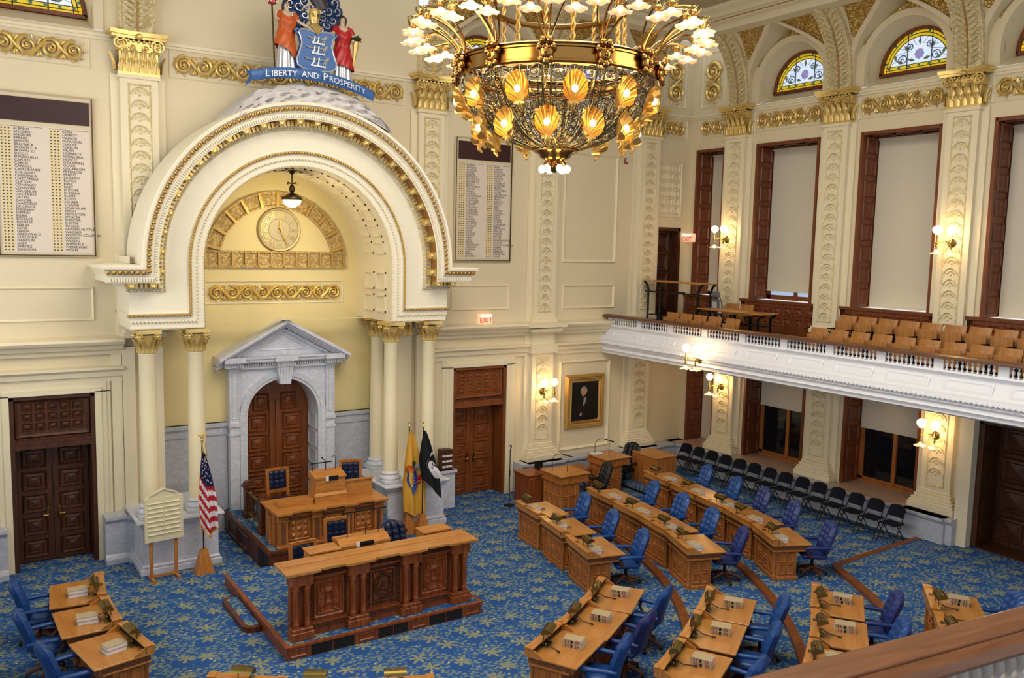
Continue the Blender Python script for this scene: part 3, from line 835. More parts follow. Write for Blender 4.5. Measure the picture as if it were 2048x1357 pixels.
# ---- double doors
def door_leaf(mb, x0, x1, z0, z1, y, rows, cols=1):
    mb.box(x0, x1, y, y + .06, z0, z1)
    wz = (z1 - z0 - .1) / rows; wx = (x1 - x0 - .12) / cols
    for c in range(cols):
        for r in range(rows):
            a = x0 + .06 + wx * c; b = z0 + .05 + wz * r
            mb.frame(a + .04, a + wx - .04, b + .04, b + wz - .04, .05, y, .035)
            mb.pyr(a + .11, a + wx - .11, b + .1, b + wz - .1, y, .035)
            mb.frame(a + .14, a + wx - .14, b + .14, b + wz - .14, .03, y - .008, .02)
def double_door(idx, x0, x1, label, mat, push):
    w_ = x1 - x0; xm = (x0 + x1) / 2
    d = struct(MB().add([], []).box(x0, x0 + .08, -.06, .5, 0, 3.58).box(x1 - .08, x1, -.06, .5, 0, 3.58).box(x0, x1, -.06, .5, 3.5, 3.58).box(x0 + .08, x1 - .08, -.08, .5, 2.5, 2.6).box(x0 + .08, x1 - .08, -.04, .1, 2.6, 2.66).build('door_%d' % idx, mat, smooth=0), label)
    tp = MB(); tp.box(x0 + .08, x1 - .08, .02, .1, 2.72, 3.5)
    tp.frame(x0 + .08, x1 - .08, 2.72, 3.5, .07, .02, .03)
    for i in range(5):
        for j in range(3):
            a = x0 + .2 + (w_ - .4) / 5 * i; z = 2.84 + j * .2; q = (w_ - .4) / 5
            tp.frame(a + .02, a + q - .02, z + .02, z + .18, .03, .02, .02); tp.pyr(a + .05, a + q - .05, z + .05, z + .15, .02, .04)
    tp.build('transom_panel', mat, d, smooth=0)
    struct(MB().box(x0 + .08, x1 - .08, -.02, .08, 2.62, 2.72).build('carved_transom', m_dwoodc, d, smooth=0))
    for s, (a, b) in enumerate(((x0 + .1, xm - .005), (xm + .005, x1 - .1))):
        lf = MB(); door_leaf(lf, a, b, .02, 2.5, .42, 5)
        lo = lf.build('door_leaf', mat, d, smooth=0)
        h = MB(); hx = xm + (-.11 if s == 0 else .11)
        h.box(hx - .035, hx + .035, .39, .425, .9, 1.16, .01); h.build('lock_plate', m_brassd if not push else m_brass, lo)
        k = MB(); k.tube([(hx, .4, 1.0), (hx, .33, 1.0), (hx + (.09 if s else -.09), .33, 1.0)], .016, 6); k.sph((hx, .34, 1.0), .03, 7, 5)
        if push: k.tube([(a + .05, .33, .98), (b - .05, .33, .98)], .012, 6)
        k.build('door_handle', m_brass, lo)
    return d
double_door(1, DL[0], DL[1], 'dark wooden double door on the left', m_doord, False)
double_door(2, DR[0], DR[1], 'carved wooden double door right of the arch', m_door, True)
# small gallery door in the corner
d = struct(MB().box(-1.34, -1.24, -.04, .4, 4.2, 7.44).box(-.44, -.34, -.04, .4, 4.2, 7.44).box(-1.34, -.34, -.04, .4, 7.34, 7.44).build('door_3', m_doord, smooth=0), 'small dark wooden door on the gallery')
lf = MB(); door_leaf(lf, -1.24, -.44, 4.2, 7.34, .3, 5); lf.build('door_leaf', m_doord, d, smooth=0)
# side door in the window wall
d = MB(); d.box(9.42, 9.54, -.1, .7, .24, 3.2); d.box(11.2, 11.3, -.1, .7, .24, 3.2); d.box(9.42, 11.3, -.1, .7, 3.08, 3.2)
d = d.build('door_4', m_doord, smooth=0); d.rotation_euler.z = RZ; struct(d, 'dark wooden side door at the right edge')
lf = MB(); door_leaf(lf, 9.54, 10.4, .26, 3.06, .6, 4); door_leaf(lf, 10.4, 11.2, .26, 3.06, .6, 4)
for j in range(5): lf.box(9.535, 9.56, .05 + .0, .5, .4 + j * .55, .8 + j * .55)
lf.build('door_leaf', m_doord, d, smooth=0)
k = MB(); k.box(10.26, 10.34, .56, .6, 1.25, 1.5); k.sph((10.3, .52, 1.3), .035, 8, 5); k.build('door_handle', m_brass, d)
mb = MB(); mb.box(9.12, 9.42, -.32, .3, .24, 3.95); 
o = mb.build('trim_10', m_trim, smooth=0); o.rotation_euler.z = RZ; struct(o, 'cream jamb beside the right side door')

struct(MB().box(-18.4, -16.6, .5, .6, 0, 3.7).box(-8.4, -6.5, .5, .6, 0, 3.7).box(-1.5, -.2, .45, .55, 4.1, 7.6).build('front_leak_panel', m_doord, smooth=0))  # unseen backing added behind the doors to stop light leaks
o = MB().box(9.3, 11.4, .68, .78, 0, 3.4).box(9.42, 11.3, -.1, .7, .1, .27).build('right_leak_panel', m_doord, smooth=0); o.rotation_euler.z = RZ; struct(o)  # backing added behind and under the side door against light leaks
# ---- windows of the right wall
def window(idx, a, b, z0, z1, shade, label, upper):
    fr = MB(); dp = .75
    fr.box(a - .03, a + .05, -.05, .04, z0, z1 + .03); fr.box(b - .05, b + .03, -.05, .04, z0, z1 + .03); fr.box(a, b, -.05, .04, z1 - .05, z1 + .03)
    fr.box(a, a + .03, .0, dp, z0, z1); fr.box(b - .03, b, .0, dp, z0, z1); fr.box(a, b, .0, dp, z1 - .03, z1)
    o = fr.build('window_%d' % idx, m_frame, smooth=0); o.rotation_euler.z = RZ; struct(o, label)
    # panelled reveals: jamb fields and coffers of the head
    pn = MB()
    n = max(3, int((z1 - z0) / .5))
    for side in (0, 1):
        x = a + .03 if side == 0 else b - .03
        pn.T = Matrix.Translation((x, 0, 0)) @ Matrix.Rotation(PI / 2 if side == 0 else -PI / 2, 4, 'Z')
        for j in range(n):
            q = (z1 - z0) / n
            u0, u1 = (.12, .56) if side == 0 else (-.56, -.12)
            pn.frame(u0, u1, z0 + q * j + .06, z0 + q * (j + 1) - .06, .05, 0, .03)
            pn.pyr(u0 + .1, u1 - .1, z0 + q * j + .15, z0 + q * (j + 1) - .15, 0, .03)
    pn.T = None
    m_ = max(2, int((b - a) / .6))
    for j in range(m_):
        q = (b - a) / m_
        for (u0, u1, v0, v1) in ((a + q * j + .06, a + q * (j + 1) - .06, .12, .17), (a + q * j + .06, a + q * (j + 1) - .06, .51, .56), (a + q * j + .06, a + q * j + .11, .12, .56), (a + q * (j + 1) - .11, a + q * (j + 1) - .06, .12, .56)):
            pn.box(u0, u1, v0, v1, z1 - .065, z1 - .03)
    struct(pn.build('reveal_panels', m_frame, o, smooth=0))
    # sash
    zz0 = z0 + (.0 if not upper else .0)
    sa = MB(); y = .66
    sa.box(a + .03, a + .15, y, y + .08, zz0, z1); sa.box(b - .15, b - .03, y, y + .08, zz0, z1); sa.box(a + .03, b - .03, y, y + .08, zz0, zz0 + .13); sa.box(a + .03, b - .03, y, y + .08, z1 - .12, z1)
    if b - a > 1.5: sa.box((a + b) / 2 - .05, (a + b) / 2 + .05, y - .02, y + .08, zz0, z1)
    if not upper: sa.box(a + .03, b - .03, y - .04, y + .02, z0, z0 + .06)
    sa.build('sash', m_frame if upper else m_oakz, o, smooth=0)
    struct(MB().box(a + .05, b - .05, y + .03, y + .05, z0, z1).build('pane', m_sky if upper else m_glass, o, smooth=0))
    if not upper:
        struct(MB().box(a - .02, b + .02, -.56, .7, .83, .862).build('window_sill', m_sill, o, smooth=0))
    s = thing('roller_shade', shade[1], 'window shade', (0, 0, 0), RZ, 'pale roller shades')
    MB().grid(lambda u, v: (a + .06 + (b - a - .12) * u, .6 + .01 * sin(u * 6 + idx), z1 - .12 - (z1 - .12 - shade[0]) * v), 8, 6).build('shade_cloth', m_shade, s)
    MB().box(a + .06, b - .06, .585, .615, shade[0] - .02, shade[0] + .015).build('hem_bar', m_shade, s, smooth=0)
    MB().tube([(a + .05, .6, z1 - .1), (b - .05, .6, z1 - .1)], .035, 8).build('roller', m_shade, s)
ol = ['narrow corner', 'first tall', 'second tall', 'third tall', 'fourth tall']
for i, (a, b) in enumerate(WY):
    window(i + 1, a, b, 5.42, 9.75, ((5.55, 5.68, 5.44, 5.44, 5.44)[i], 'pale roller shade in the %s gallery window' % ol[i]), '%s gallery window with deep wooden reveal' % ol[i], True)
lowlab = ['narrow corner window under the gallery', 'left dark window under the gallery', 'right dark window under the gallery']
for i in range(3):
    a, b = WY[i]
    window(i + 6, a, b, .86, 3.95, ((.9, 2.35, 2.3)[i], 'roller shade in the ' + lowlab[i]), lowlab[i], False)
# panelled wooden dado under the gallery windows
for i, (a, b) in enumerate(WY[:4]):
    d = MB(); a1, b1 = (a - .3 if i else -.0), b + .25
    d.box(a1, b1, -.06, .0, 4.25, 5.36); d.box(a1 - .03, b1 + .03, -.1, .02, 5.36, 5.43)
    nx = max(3, int((b1 - a1) / .36))
    for u in range(nx):
        for v in range(2):
            q = (b1 - a1 - .1) / nx; x = a1 + .05 + q * u; z = 4.72 + v * .3
            d.frame(x + .04, x + q - .04, z + .03, z + .25, .04, -.06, .025); d.pyr(x + .09, x + q - .09, z + .08, z + .2, -.06, .03)
    o = d.build('baseboard_gallery', m_frame, smooth=0); o.rotation_euler.z = RZ; struct(o, 'panelled wooden dado under a gallery window')
# ================================================================ ARCH, NICHE, COLUMNS
XC = -12.73; YF = -1.3; ZS = 6.26; RI = 2.09; XE = 3.52
def zm(r): return 2.86 + r
def arch_ring(r, p, n=56):
    y = YF - p
    pts = [(XC - XE - p, -.0, zm(r)), (XC - XE - p, y, zm(r)), (XC - r, y, zm(r)), (XC - r, y, ZS)]
    for i in range(1, n): a = PI - PI * i / n; pts.append((XC + r * cos(a), y, ZS + r * sin(a)))
    pts += [(XC + r, y, ZS), (XC + r, y, zm(r)), (XC + XE + p, y, zm(r)), (XC + XE + p, -.0, zm(r))]
    return pts
def sweep(mb, prof):
    for (a, b) in zip(prof[:-1], prof[1:]): mb.strip(arch_ring(*a), arch_ring(*b))
def along(r, p, step, s0=.0):
    """points (pos, tangent angle, outward normal) every step along the arch at radius r"""
    y = YF - p
    segs = []
    leg = ZS - zm(r)
    L1 = XE + p - r
    total = 2 * L1 + 2 * leg + PI * r
    n = int(total / step); out = []
    for i in range(n + 1):
        s = total * (i + .5) / (n + 1)
        if s < L1: out.append(((XC - XE - p + s, y, zm(r)), PI / 2))
        elif s < L1 + leg: out.append(((XC - r, y, zm(r) + s - L1), PI))
        elif s < L1 + leg + PI * r:
            a = PI - (s - L1 - leg) / r; out.append(((XC + r * cos(a), y, ZS + r * sin(a)), a))
        elif s < L1 + 2 * leg + PI * r: out.append(((XC + r, y, ZS - (s - L1 - leg - PI * r)), 0))
        else: out.append(((XC + r + s - (L1 + 2 * leg + PI * r), y, zm(r)), PI / 2))
    return out
arch = thing('rostrum_arch', 'large ivory and gold arch over the rostrum niche', 'arch')
body = MB()
sweep(body, [(RI + .002, -.02), (RI + .02, 0), (2.24, 0), (2.25, .02), (2.34, .02), (2.35, .05), (2.42, .05), (2.43, .02), (2.84, .02), (2.85, .05), (2.92, .07), (2.92, .1), (3.03, .1), (3.03, .14)])
for sg in (-1, 1):
    xa, xb = sorted((XC + sg * RI, XC + sg * XE))
    body.add([(xa, YF, 4.95), (xb, YF, 4.95), (xb, .0, 4.95), (xa, .0, 4.95)], [(0, 1, 2, 3)])
    xo = XC + sg * (XE - .02)
    body.add([(xo, YF, 4.95), (xo, 0, 4.95), (xo, 0, 6.4), (xo, YF, 6.4)], [(0, 1, 2, 3)])
body.build('entablature', m_arch, arch, smooth=30, recalc=False)
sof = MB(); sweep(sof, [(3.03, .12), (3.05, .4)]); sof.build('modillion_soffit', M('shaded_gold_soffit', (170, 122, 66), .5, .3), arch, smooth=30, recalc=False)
cor = MB(); sweep(cor, [(3.05, .4), (3.04, .42), (3.16, .43), (3.17, .45), (3.2, .46), (3.3, .52), (3.31, .56), (3.36, .57), (3.38, .54), (3.4, .2), (3.41, -.9)])
cor.build('corona', m_arch, arch, smooth=30, recalc=False)
d = MB()
for p, a in along(2.975, .1, .085):
    d.at(p, 0, 0, 0); d.T = Matrix.Translation(p) @ Matrix.Rotation(-a, 4, 'Y'); d.box(-.05, .05, -.055, .02, -.026, .026)
d.o().build('dentil_course', m_gold, arch, smooth=0)
d = MB(); d.box(-.05, .045, -.16, .1, -.06, .06, .01); d.box(.02, .06, -.18, .1, -.08, .08); d.sph((-.03, -.14, 0), .05, 7, 5, (1, 1, 1.1))
mod_me = d.mesh('modillion', m_gold, 40)
for p, a in along(3.0, .2, .4):
    o = put('modillion', mod_me, arch); o.matrix_local = Matrix.Translation(p) @ Matrix.Rotation(-a, 4, 'Y')
d = MB()
for p, a in along(3.25, .5, .105):
    d.T = Matrix.Translation(p) @ Matrix.Rotation(-a, 4, 'Y'); d.sph((0, 0, 0), .05, 6, 4, (1.1, .8, .75)); d.box(-.05, .05, -.02, .02, -.056, -.044)
d.o().build('egg_moulding', m_goldd, arch, smooth=50)
d = MB()
for p, a in along(3.1, .435, .05):
    d.T = Matrix.Translation(p) @ Matrix.Rotation(-a, 4, 'Y'); d.box(-.03, .03, -.02, .01, -.014, .014)
d.o().build('fine_dentils', m_arch, arch, smooth=0)
d = MB()
d.tube(arch_ring(2.385, .065)[1:-1], .024, 5)
for p, a in along(2.385, .075, .06): d.sph(p, .032, 5, 3)
d.build('gold_bead', m_goldd, arch)
d = MB()
for p, a in along(2.245, .02, .07): d.sph(p, .028, 5, 3)
for p, a in along(2.12, .0, .06): d.sph(p, .018, 4, 3)
d.build('rope_bead', m_trim, arch)
d = MB(); d.tube(arch_ring(2.88, .075)[1:-1], .02, 4)
for p, a in along(2.88, .08, .07): d.sph(p, .026, 5, 3)
d.build('carved_band', m_relief, arch)
# soffit of the arch (barrel) with coffers
sf = MB()
def ring2(r, y, n=40): return [(XC - r, y, 4.95)] + [(XC + r * cos(PI - PI * i / n), y, ZS + r * sin(PI * i / n)) for i in range(n + 1)] + [(XC + r, y, 4.95)]
sf.strip(ring2(RI, YF), ring2(RI, .75))
for j in range(1, 16):
    a = PI * j / 16
    for y0, y1 in ((-1.0, -.5), (-.35, .15)):
        sf.T = Matrix.Translation((XC + RI * cos(a), 0, ZS + RI * sin(a))) @ Matrix.Rotation(-a, 4, 'Y')
        for (u0, u1, v0, v1) in ((-.15, -.11, y0, y1), (.11, .15, y0, y1), (-.15, .15, y0, y0 + .04), (-.15, .15, y1 - .04, y1)):
            sf.box(-.035 - .001 * (v1 - v0 < .1), .0, v0, v1, u0, u1)
for sg in (-1, 1):
    for z in (5.15, 5.68):
        for y0, y1 in ((-1.0, -.5), (-.35, .15)):
            sf.T = Matrix.Translation((XC + sg * RI, 0, z)) @ Matrix.Rotation(0 if sg > 0 else PI, 4, 'Y')
            zz = .42 if sg > 0 else -.42
            for (u0, u1, v0, v1) in ((0, zz * .1, y0, y1), (zz * .9, zz, y0, y1), (0, zz, y0, y0 + .04), (0, zz, y1 - .04, y1)):
                sf.box(-.035 - .001 * (v1 - v0 < .1), 0, v0, v1, min(u0, u1), max(u0, u1))
sf.o().build('coffered_soffit', m_trim, arch, smooth=30, recalc=False)

# ---- niche walls
YN = .7
n = MB()
DX = -12.62; DRr = .86; DZ = 2.66                     # arched doorway: centre, radius, spring
n.box(-15.7, DX - DRr - .1, YN, YN + .3, 0, 8.6); n.box(DX + DRr + .1, -9.7, YN, YN + .3, 0, 8.6); n.box(DX - DRr - .1, DX + DRr + .1, YN, YN + .3, 3.55, 8.6)
n.box(-15.75, -15.45, 0.3, YN + .3, 0, 5); n.box(-10, -9.7, 0.3, YN + .3, 0, 5)
n.box(-15.6, -14.88, .3, YN, 4.96, 5.2); n.box(-10.58, -9.8, .3, YN, 4.96, 5.2)
struct(n.build('wall_niche', m_niche, smooth=0), 'yellow back wall of the niche')
# marble wainscot of the niche
n = MB()
for x0, x1 in ((-15.5, -13.9), (-11.35, -9.95)):
    n.box(x0, x1, YN - .1, YN, 0, 2.56); n.box(x0, x1, YN - .15, YN, 2.47, 2.56); n.box(x0, x1, YN - .13, YN, 2.28, 2.34); n.box(x0, x1, YN - .16, YN, 0, .3)
    k = 2
    for i in range(k):
        q = (x1 - x0 - .1) / k
        for j in range(3):
            n.frame(x0 + .05 + q * i + .08, x0 + .05 + q * (i + 1) - .08, .4 + .62 * j, .95 + .62 * j, .05, YN - .1, -.03 + .0)
struct(n.build('baseboard_niche', m_marble, smooth=0), 'grey marble wainscot in the niche')
# lunette ornament behind the clock
t = thing('lunette_frame', 'carved half-round relief band around the clock in the niche', 'relief')
lc = (-12.66, YN); LR = 1.62
rb = MB()
A = lambda r, y, n=40: [(lc[0] + r * cos(PI - .2 - (PI - .4) * i / n), y, 6.2 + r * sin(.2 + (PI - .4) * i / n)) for i in range(n + 1)]
rb.strip(A(1.72, YN), A(1.72, YN - .06)); rb.strip(A(1.72, YN - .06), A(1.66, YN - .06)); rb.strip(A(1.66, YN - .06), A(1.64, YN - .02)); rb.strip(A(1.64, YN - .02), A(1.42, YN - .02)); rb.strip(A(1.42, YN - .02), A(1.40, YN - .05)); rb.strip(A(1.40, YN - .05), A(1.36, YN - .05)); rb.strip(A(1.36, YN - .05), A(1.36, YN))
rb.box(lc[0] - 1.72, lc[0] + 1.72, YN - .06, YN, 6.14, 6.2); rb.box(lc[0] - 1.72, lc[0] + 1.72, YN - .05, YN, 6.48, 6.53)
rb.box(lc[0] - 1.7, lc[0] + 1.7, YN - .02, YN, 6.2, 6.48)
rb.build('relief_band', CARVED('tan_relief', (218, 192, 132), (176, 146, 88), .5, .1, 16, .6, .02), t, smooth=30, recalc=False)
d = MB()
for i in range(1, 12):
    a = PI * i / 12
    d = MB(); d.T = Matrix.Translation((lc[0], 0, 6.2)) @ Matrix.Rotation(-a, 4, 'Y'); d.box(1.36, 1.72, YN - .08, YN, -.03, .03); d.build('gold_strap', m_goldd, t, smooth=0)
for i in range(12): MB().box(lc[0] - 1.68 + i * .3, lc[0] - 1.64 + i * .3, YN - .08, YN, 6.17, 6.51).build('gold_strap', m_goldd, t, smooth=0)
frieze(0, 3.15, 0, (-12.68, YN, 5.56), 'gold scroll frieze inside the niche under the clock', .34)
# clock
ck = thing('wall_clock', 'round silver clock with gold roman numerals in the niche', 'clock', (-12.62, YN - .02, 7.03))
f = MB(); f.T = Matrix.Rotation(PI / 2, 4, 'X'); f.lathe([(.5, -.02), (.52, .02), (.5, .06), (.46, .05), (.45, .03)], 40, cap=False); f.build('rim', M('clock_rim_tan', (186, 166, 120), .4, .4), ck)
f = MB(); f.T = Matrix.Rotation(PI / 2, 4, 'X'); f.lathe([(0, .03), (.455, .03)], 40, cap=False); f.lathe([(.24, .035), (.25, .045), (.26, .035)], 32, cap=False); f.build('dial', M('clock_dial', (196, 184, 150), .5, 0), ck)
nm = ['XII', 'I', 'II', 'III', 'IIII', 'V', 'VI', 'VII', 'VIII', 'IX', 'X', 'XI']
for i, s_ in enumerate(nm):
    a = PI / 2 - i * PI / 6
    me = text_mesh(s_, .145, .006, 'CENTER', .85); me.transform(Matrix.Rotation(PI / 2, 4, 'X') @ Matrix.Translation((.345 * cos(a), .345 * sin(a), .05)) @ Matrix.Rotation(a - PI / 2, 4, 'Z') @ Matrix.Translation((0, -.05, 0)))
    me.materials.clear(); me.materials.append(m_gold); put('numeral', me, ck)
for nm_, a, L_, w_ in (('hour_hand', math.radians(84), .26, .03), ('minute_hand', math.radians(-62), .42, .022)):
    h = MB(); h.T = Matrix.Rotation(-a, 4, 'Y'); h.add([(-.09, -.07, -.012), (L_ * .7, -.07, -w_), (L_, -.07, 0), (L_ * .7, -.07, w_), (-.09, -.07, .012)], [(0, 1, 2, 3, 4)]); h.build(nm_, m_goldd, ck)
h = MB()
for i in range(60):
    a = i * PI / 30; h.T = Matrix.Rotation(-a, 4, 'Y'); h.box(.425, .445, -.042, -.03, -.006, .006)
h.o().build('minute_track', m_gold, ck, smooth=0)
# pendant lamp under the arch
pl = thing('pendant_lamp', 'small brass pendant lamp with glowing bowl under the arch', 'pendant lamp', (-12.73, -.56, 7.68))
f = MB(); f.lathe([(.09, .66), (.07, .60), (.02, .55), (.014, .3), (.014, .12)], 10); f.lathe([(.02, .34), (.05, .3), (.07, .24), (.05, .18), (.03, .16), (.1, .13), (.21, .06), (.22, .02), (.21, .0)], 16)
for i in range(4): a = i * PI / 2 + .4; f.tube([(.2 * cos(a), .2 * sin(a), .03), (.27 * cos(a), .27 * sin(a), .0), (.29 * cos(a), .29 * sin(a), .06)], .014, 5); f.tube([(.03 * cos(a), .03 * sin(a), .36), (.12 * cos(a), .12 * sin(a), .38), (.13 * cos(a), .13 * sin(a), .34)], .012, 4)
f.build('stem', m_bronze, pl)
f = MB(); f.lathe([(.2, .0), (.19, -.06), (.14, -.12), (.07, -.155), (0, -.165)], 18); f.build('lamp_shade', m_globew, pl)

# ---- arched marble doorway of the niche
dw = thing('marble_doorway', 'white marble doorway with triangular pediment in the niche', 'doorway', (DX, 0, 0))
Y0 = .42
sur = MB()
n_ = 32
ai = [(-DRr, 0)] + [(-DRr, DZ)] + [(DRr * cos(PI - PI * i / n_), DZ + DRr * sin(PI * i / n_)) for i in range(1, n_)] + [(DRr, DZ), (DRr, 0)]
def off(r): return [(-r, 0), (-r, DZ)] + [(r * cos(PI - PI * i / n_), DZ + r * sin(PI * i / n_)) for i in range(1, n_)] + [(r, DZ), (r, 0)]
Pp = lambda L_, y: [(p[0], y, p[1]) for p in L_]
sur.strip(Pp(ai, YN + .45), Pp(ai, Y0)); sur.strip(Pp(ai, Y0), Pp(off(.92), Y0)); sur.strip(Pp(off(.92), Y0), Pp(off(.93), Y0 - .03)); sur.strip(Pp(off(.93), Y0 - .03), Pp(off(1.04), Y0 - .04)); sur.strip(Pp(off(1.04), Y0 - .04), Pp(off(1.05), Y0 + .03))
# spandrel plate up to the entablature
top = []
for p in off(1.05):
    top.append((max(-1.27, min(1.27, p[0] * 1.6)), p[1]) if p[1] <= DZ else (max(-1.27, min(1.27, p[0] * 1.6)), 3.86))
sur.strip(Pp(off(1.05), Y0 + .03), Pp(top, Y0 + .03))
for sg in (-1, 1):
    a, b = sorted((sg * 1.05, sg * 1.27)); sur.box(a, b, Y0 - .03, YN, 0, 3.86); sur.box(a - .03, b + .03, Y0 - .07, YN, 0, .35); sur.box(a - .02, b + .02, Y0 - .07, YN, 2.47, 2.56); sur.box(a - .02, b + .02, Y0 - .06, YN, 2.26, 2.32)
    sur.frame(a + .04, b - .04, 2.65, 3.75, .03, Y0 - .03, .02)
sur.build('surround', m_marblew, dw, smooth=30)
for sg in (-1, 1):
    cf = MB()
    for j in range(5):
        z = .4 + j * .45
        cf.T = Matrix.Translation((sg * DRr, 0, 0)) @ Matrix.Rotation(sg * -PI / 2, 4, 'Z')
        u0, u1 = (Y0 + .08, YN + .38) if sg < 0 else (-YN - .38, -Y0 - .08)
        cf.frame(u0, u1, z, z + .38, .05, 0, .03)
    cf.o().build('jamb_panels', m_marble, dw, smooth=0)
en = MB()
for (w1, y, z0, z1) in ((1.3, Y0 - .06, 3.80, 3.86), (1.33, Y0 - .1, 3.93, 3.98), (1.42, Y0 - .2, 3.98, 4.05), (1.47, Y0 - .24, 4.05, 4.09)): en.box(-w1, w1, y, YN, z0, z1)
en.box(-1.28, 1.28, Y0 - .04, YN, 3.86, 3.93)
for x in (-1.2, 1.2): en.box(x - .24, x + .24, Y0 - .3, YN, 3.98, 4.10); en.box(x - .2, x + .2, Y0 - .18, YN, 3.86, 3.98)
en.box(-.27, .27, Y0 - .3, YN, 3.98, 4.10); en.box(-.2, .2, Y0 - .2, YN, 3.84, 3.98)
for i in range(46):
    x = -1.26 + i * .056; yy = Y0 - .1 - (.12 if abs(abs(x) - 1.2) < .2 or abs(x) < .2 else 0); en.box(x, x + .034, yy, yy + .1, 3.87, 3.92)
en.build('entablature', m_marblew, dw, smooth=0)
pd = MB()
H = 4.96
tri = [(-1.56, 4.1), (1.56, 4.1), (0, H)]
pd.prismy([(-1.3, 4.09), (1.3, 4.09), (0, 4.09 + 1.3 * .55)], Y0 + .02, YN)
sl = math.atan2(H - 4.1, 1.56)
for sg in (-1, 1):
    for (o_, th, y) in ((.0, .07, Y0 - .34), (-.07, .05, Y0 - .26), (-.12, .05, Y0 - .16), (-.2, .05, Y0 - .06)):
        k = o_ / cos(sl)
        pd.prismy([(sg * 1.56, 4.1 + k), (0, H + k), (0, H + k - th / cos(sl)), (sg * 1.56, 4.1 + k - th / cos(sl))] if sg < 0 else [(0, H + k), (1.56, 4.1 + k), (1.56, 4.1 + k - th / cos(sl)), (0, H + k - th / cos(sl))], y, YN)
    for i in range(22):
        x = sg * (.1 + i * .058); z = H - .2 - abs(x) * math.tan(sl)
        pd.box(x - .017, x + .017, Y0 - .1, Y0, z - .02, z + .03)
pd.strip([(-.62, Y0, 4.22), (.62, Y0, 4.22), (0, Y0, 4.58)], [(-.56, Y0 + .015, 4.25), (.56, Y0 + .015, 4.25), (0, Y0 + .015, 4.54)], True)
pd.build('pediment', m_marblew, dw, smooth=0)
ks = MB(); ks.prismy([(-.13, 3.42), (.13, 3.42), (.19, 3.84), (-.19, 3.84)], Y0 - .16, Y0 + .1); ks.box(-.11, .11, Y0 - .2, Y0 + .1, 3.42, 3.5)
for x in (-.09, -.03, .03, .09): ks.tube([(x, Y0 - .17, 3.5), (x * 1.3, Y0 - .18, 3.82)], .02, 5)
ks.build('keystone', m_marblew, dw, smooth=30)
# its door
d = struct(MB().prismy([(DX + p[0] * 1.02, p[1]) for p in ai], YN + .4, YN + .46).build('door_5', m_door, smooth=0), 'arched carved wooden door behind the rostrum')
for sg in (-1, 1):
    lf = MB()
    a, b = sorted((DX + sg * .02, DX + sg * .84))
    for j in range(6):
        z0_ = .15 + j * .5; x0, x1 = a + .16, b - .16
        if z0_ > 2.3: x0, x1 = (a + .3, b - .12) if sg < 0 else (a + .12, b - .3)
        lf.frame(x0, x1, z0_, z0_ + .44, .06, YN + .4, .05); lf.pyr(x0 + .08, x1 - .08, z0_ + .08, z0_ + .36, YN + .4, .04); lf.frame(x0 + .1, x1 - .1, z0_ + .1, z0_ + .34, .03, YN + .39, .03)
    lf.box(a + .3 * 0 + (.0 if sg > 0 else .7), a + (.08 if sg > 0 else .8), YN + .36, YN + .4, .05, 2.9)
    struct(lf.build('door_leaf', m_door, d, smooth=0))

# ---- plinths and columns
def plinth(x0, x1, label):
    t = thing('marble_plinth', label, 'plinth', (0, 0, 0), 0, 'marble column plinths')
    mb = MB()
    for (e, z0, z1, c) in ((.0, 0, .13, .01), (-.03, .13, .2, .02), (-.06, .2, .98, 0), (.0, 1.0, 1.06, .01), (.05, 1.06, 1.12, .015)):
        mb.box(x0 - e, x1 + e, -1.52 - e, .3, z0, z1, c)
    mb.box(x0 + .04, x1 - .04, -1.48, .3, .96, 1.0)
    mb.build('block', m_marblew, t, smooth=0)
plinth(-16.2, -14.6, 'grey marble plinth under the columns left of the rostrum')
plinth(-10.84, -9.22, 'grey marble plinth under the columns right of the rostrum')
def column(x, y, label):
    t = thing('column', label, 'column', (x, y, 1.12), 0, 'cream columns of the arch')
    b = MB(); b.box(-.25, .25, -.25, .25, 0, .08, .01); b.lathe([(.245, .08), (.26, .12), (.245, .16), (.21, .18), (.205, .21), (.225, .235), (.21, .26), (.185, .28)], 24); b.build('base', m_marblew, t)
    sh = MB(); sh.lathe([(.18, .28), (.178, 1.0), (.17, 2.0), (.157, 3.3), (.17, 3.32), (.175, 3.34), (.157, 3.36)], 28); sh.build('shaft', m_column, t)
    c = MB(); z = 3.36
    c.lathe([(.155, z), (.16, z + .2), (.2, z + .36)], 16)
    c.prism([(-.24, -.24), (-.1, -.2), (.1, -.2), (.24, -.24), (.2, -.1), (.2, .1), (.24, .24), (.1, .2), (-.1, .2), (-.24, .24), (-.2, .1), (-.2, -.1)], z + .39, z + .47)
    for r_, hh, ph, ou in ((.15, .17, 0, .06), (.155, .27, .39, .09)):
        for k in range(8):
            c.T = Matrix.Rotation(k * PI / 4 + ph, 4, 'Z'); leaf(c, 0, -r_, z + .01, .12, hh, ou)
    for k in range(4):
        c.T = Matrix.Rotation(k * PI / 2 + PI / 4, 4, 'Z')
        c.T = Matrix.Rotation(k * PI / 2, 4, 'Z'); volute(c, (-.17, z + .33), .065, 1, -.2, .013); volute(c, (.17, z + .33), .065, -1, -.2, .013)
    c.o().build('capital', m_gold, t, smooth=50)
    return t
column(-15.92, -1.12, 'cream column with gold capital behind the ivory notice board')
column(-14.98, -1.12, 'cream column with gold capital behind the striped flag')
column(-10.56, -1.12, 'cream column with gold capital behind the buff flag')
column(-9.57, -1.12, 'cream column with gold capital behind the black flag')
column(-10.3, .22, 'rear cream column with gold capital beside the niche wall')
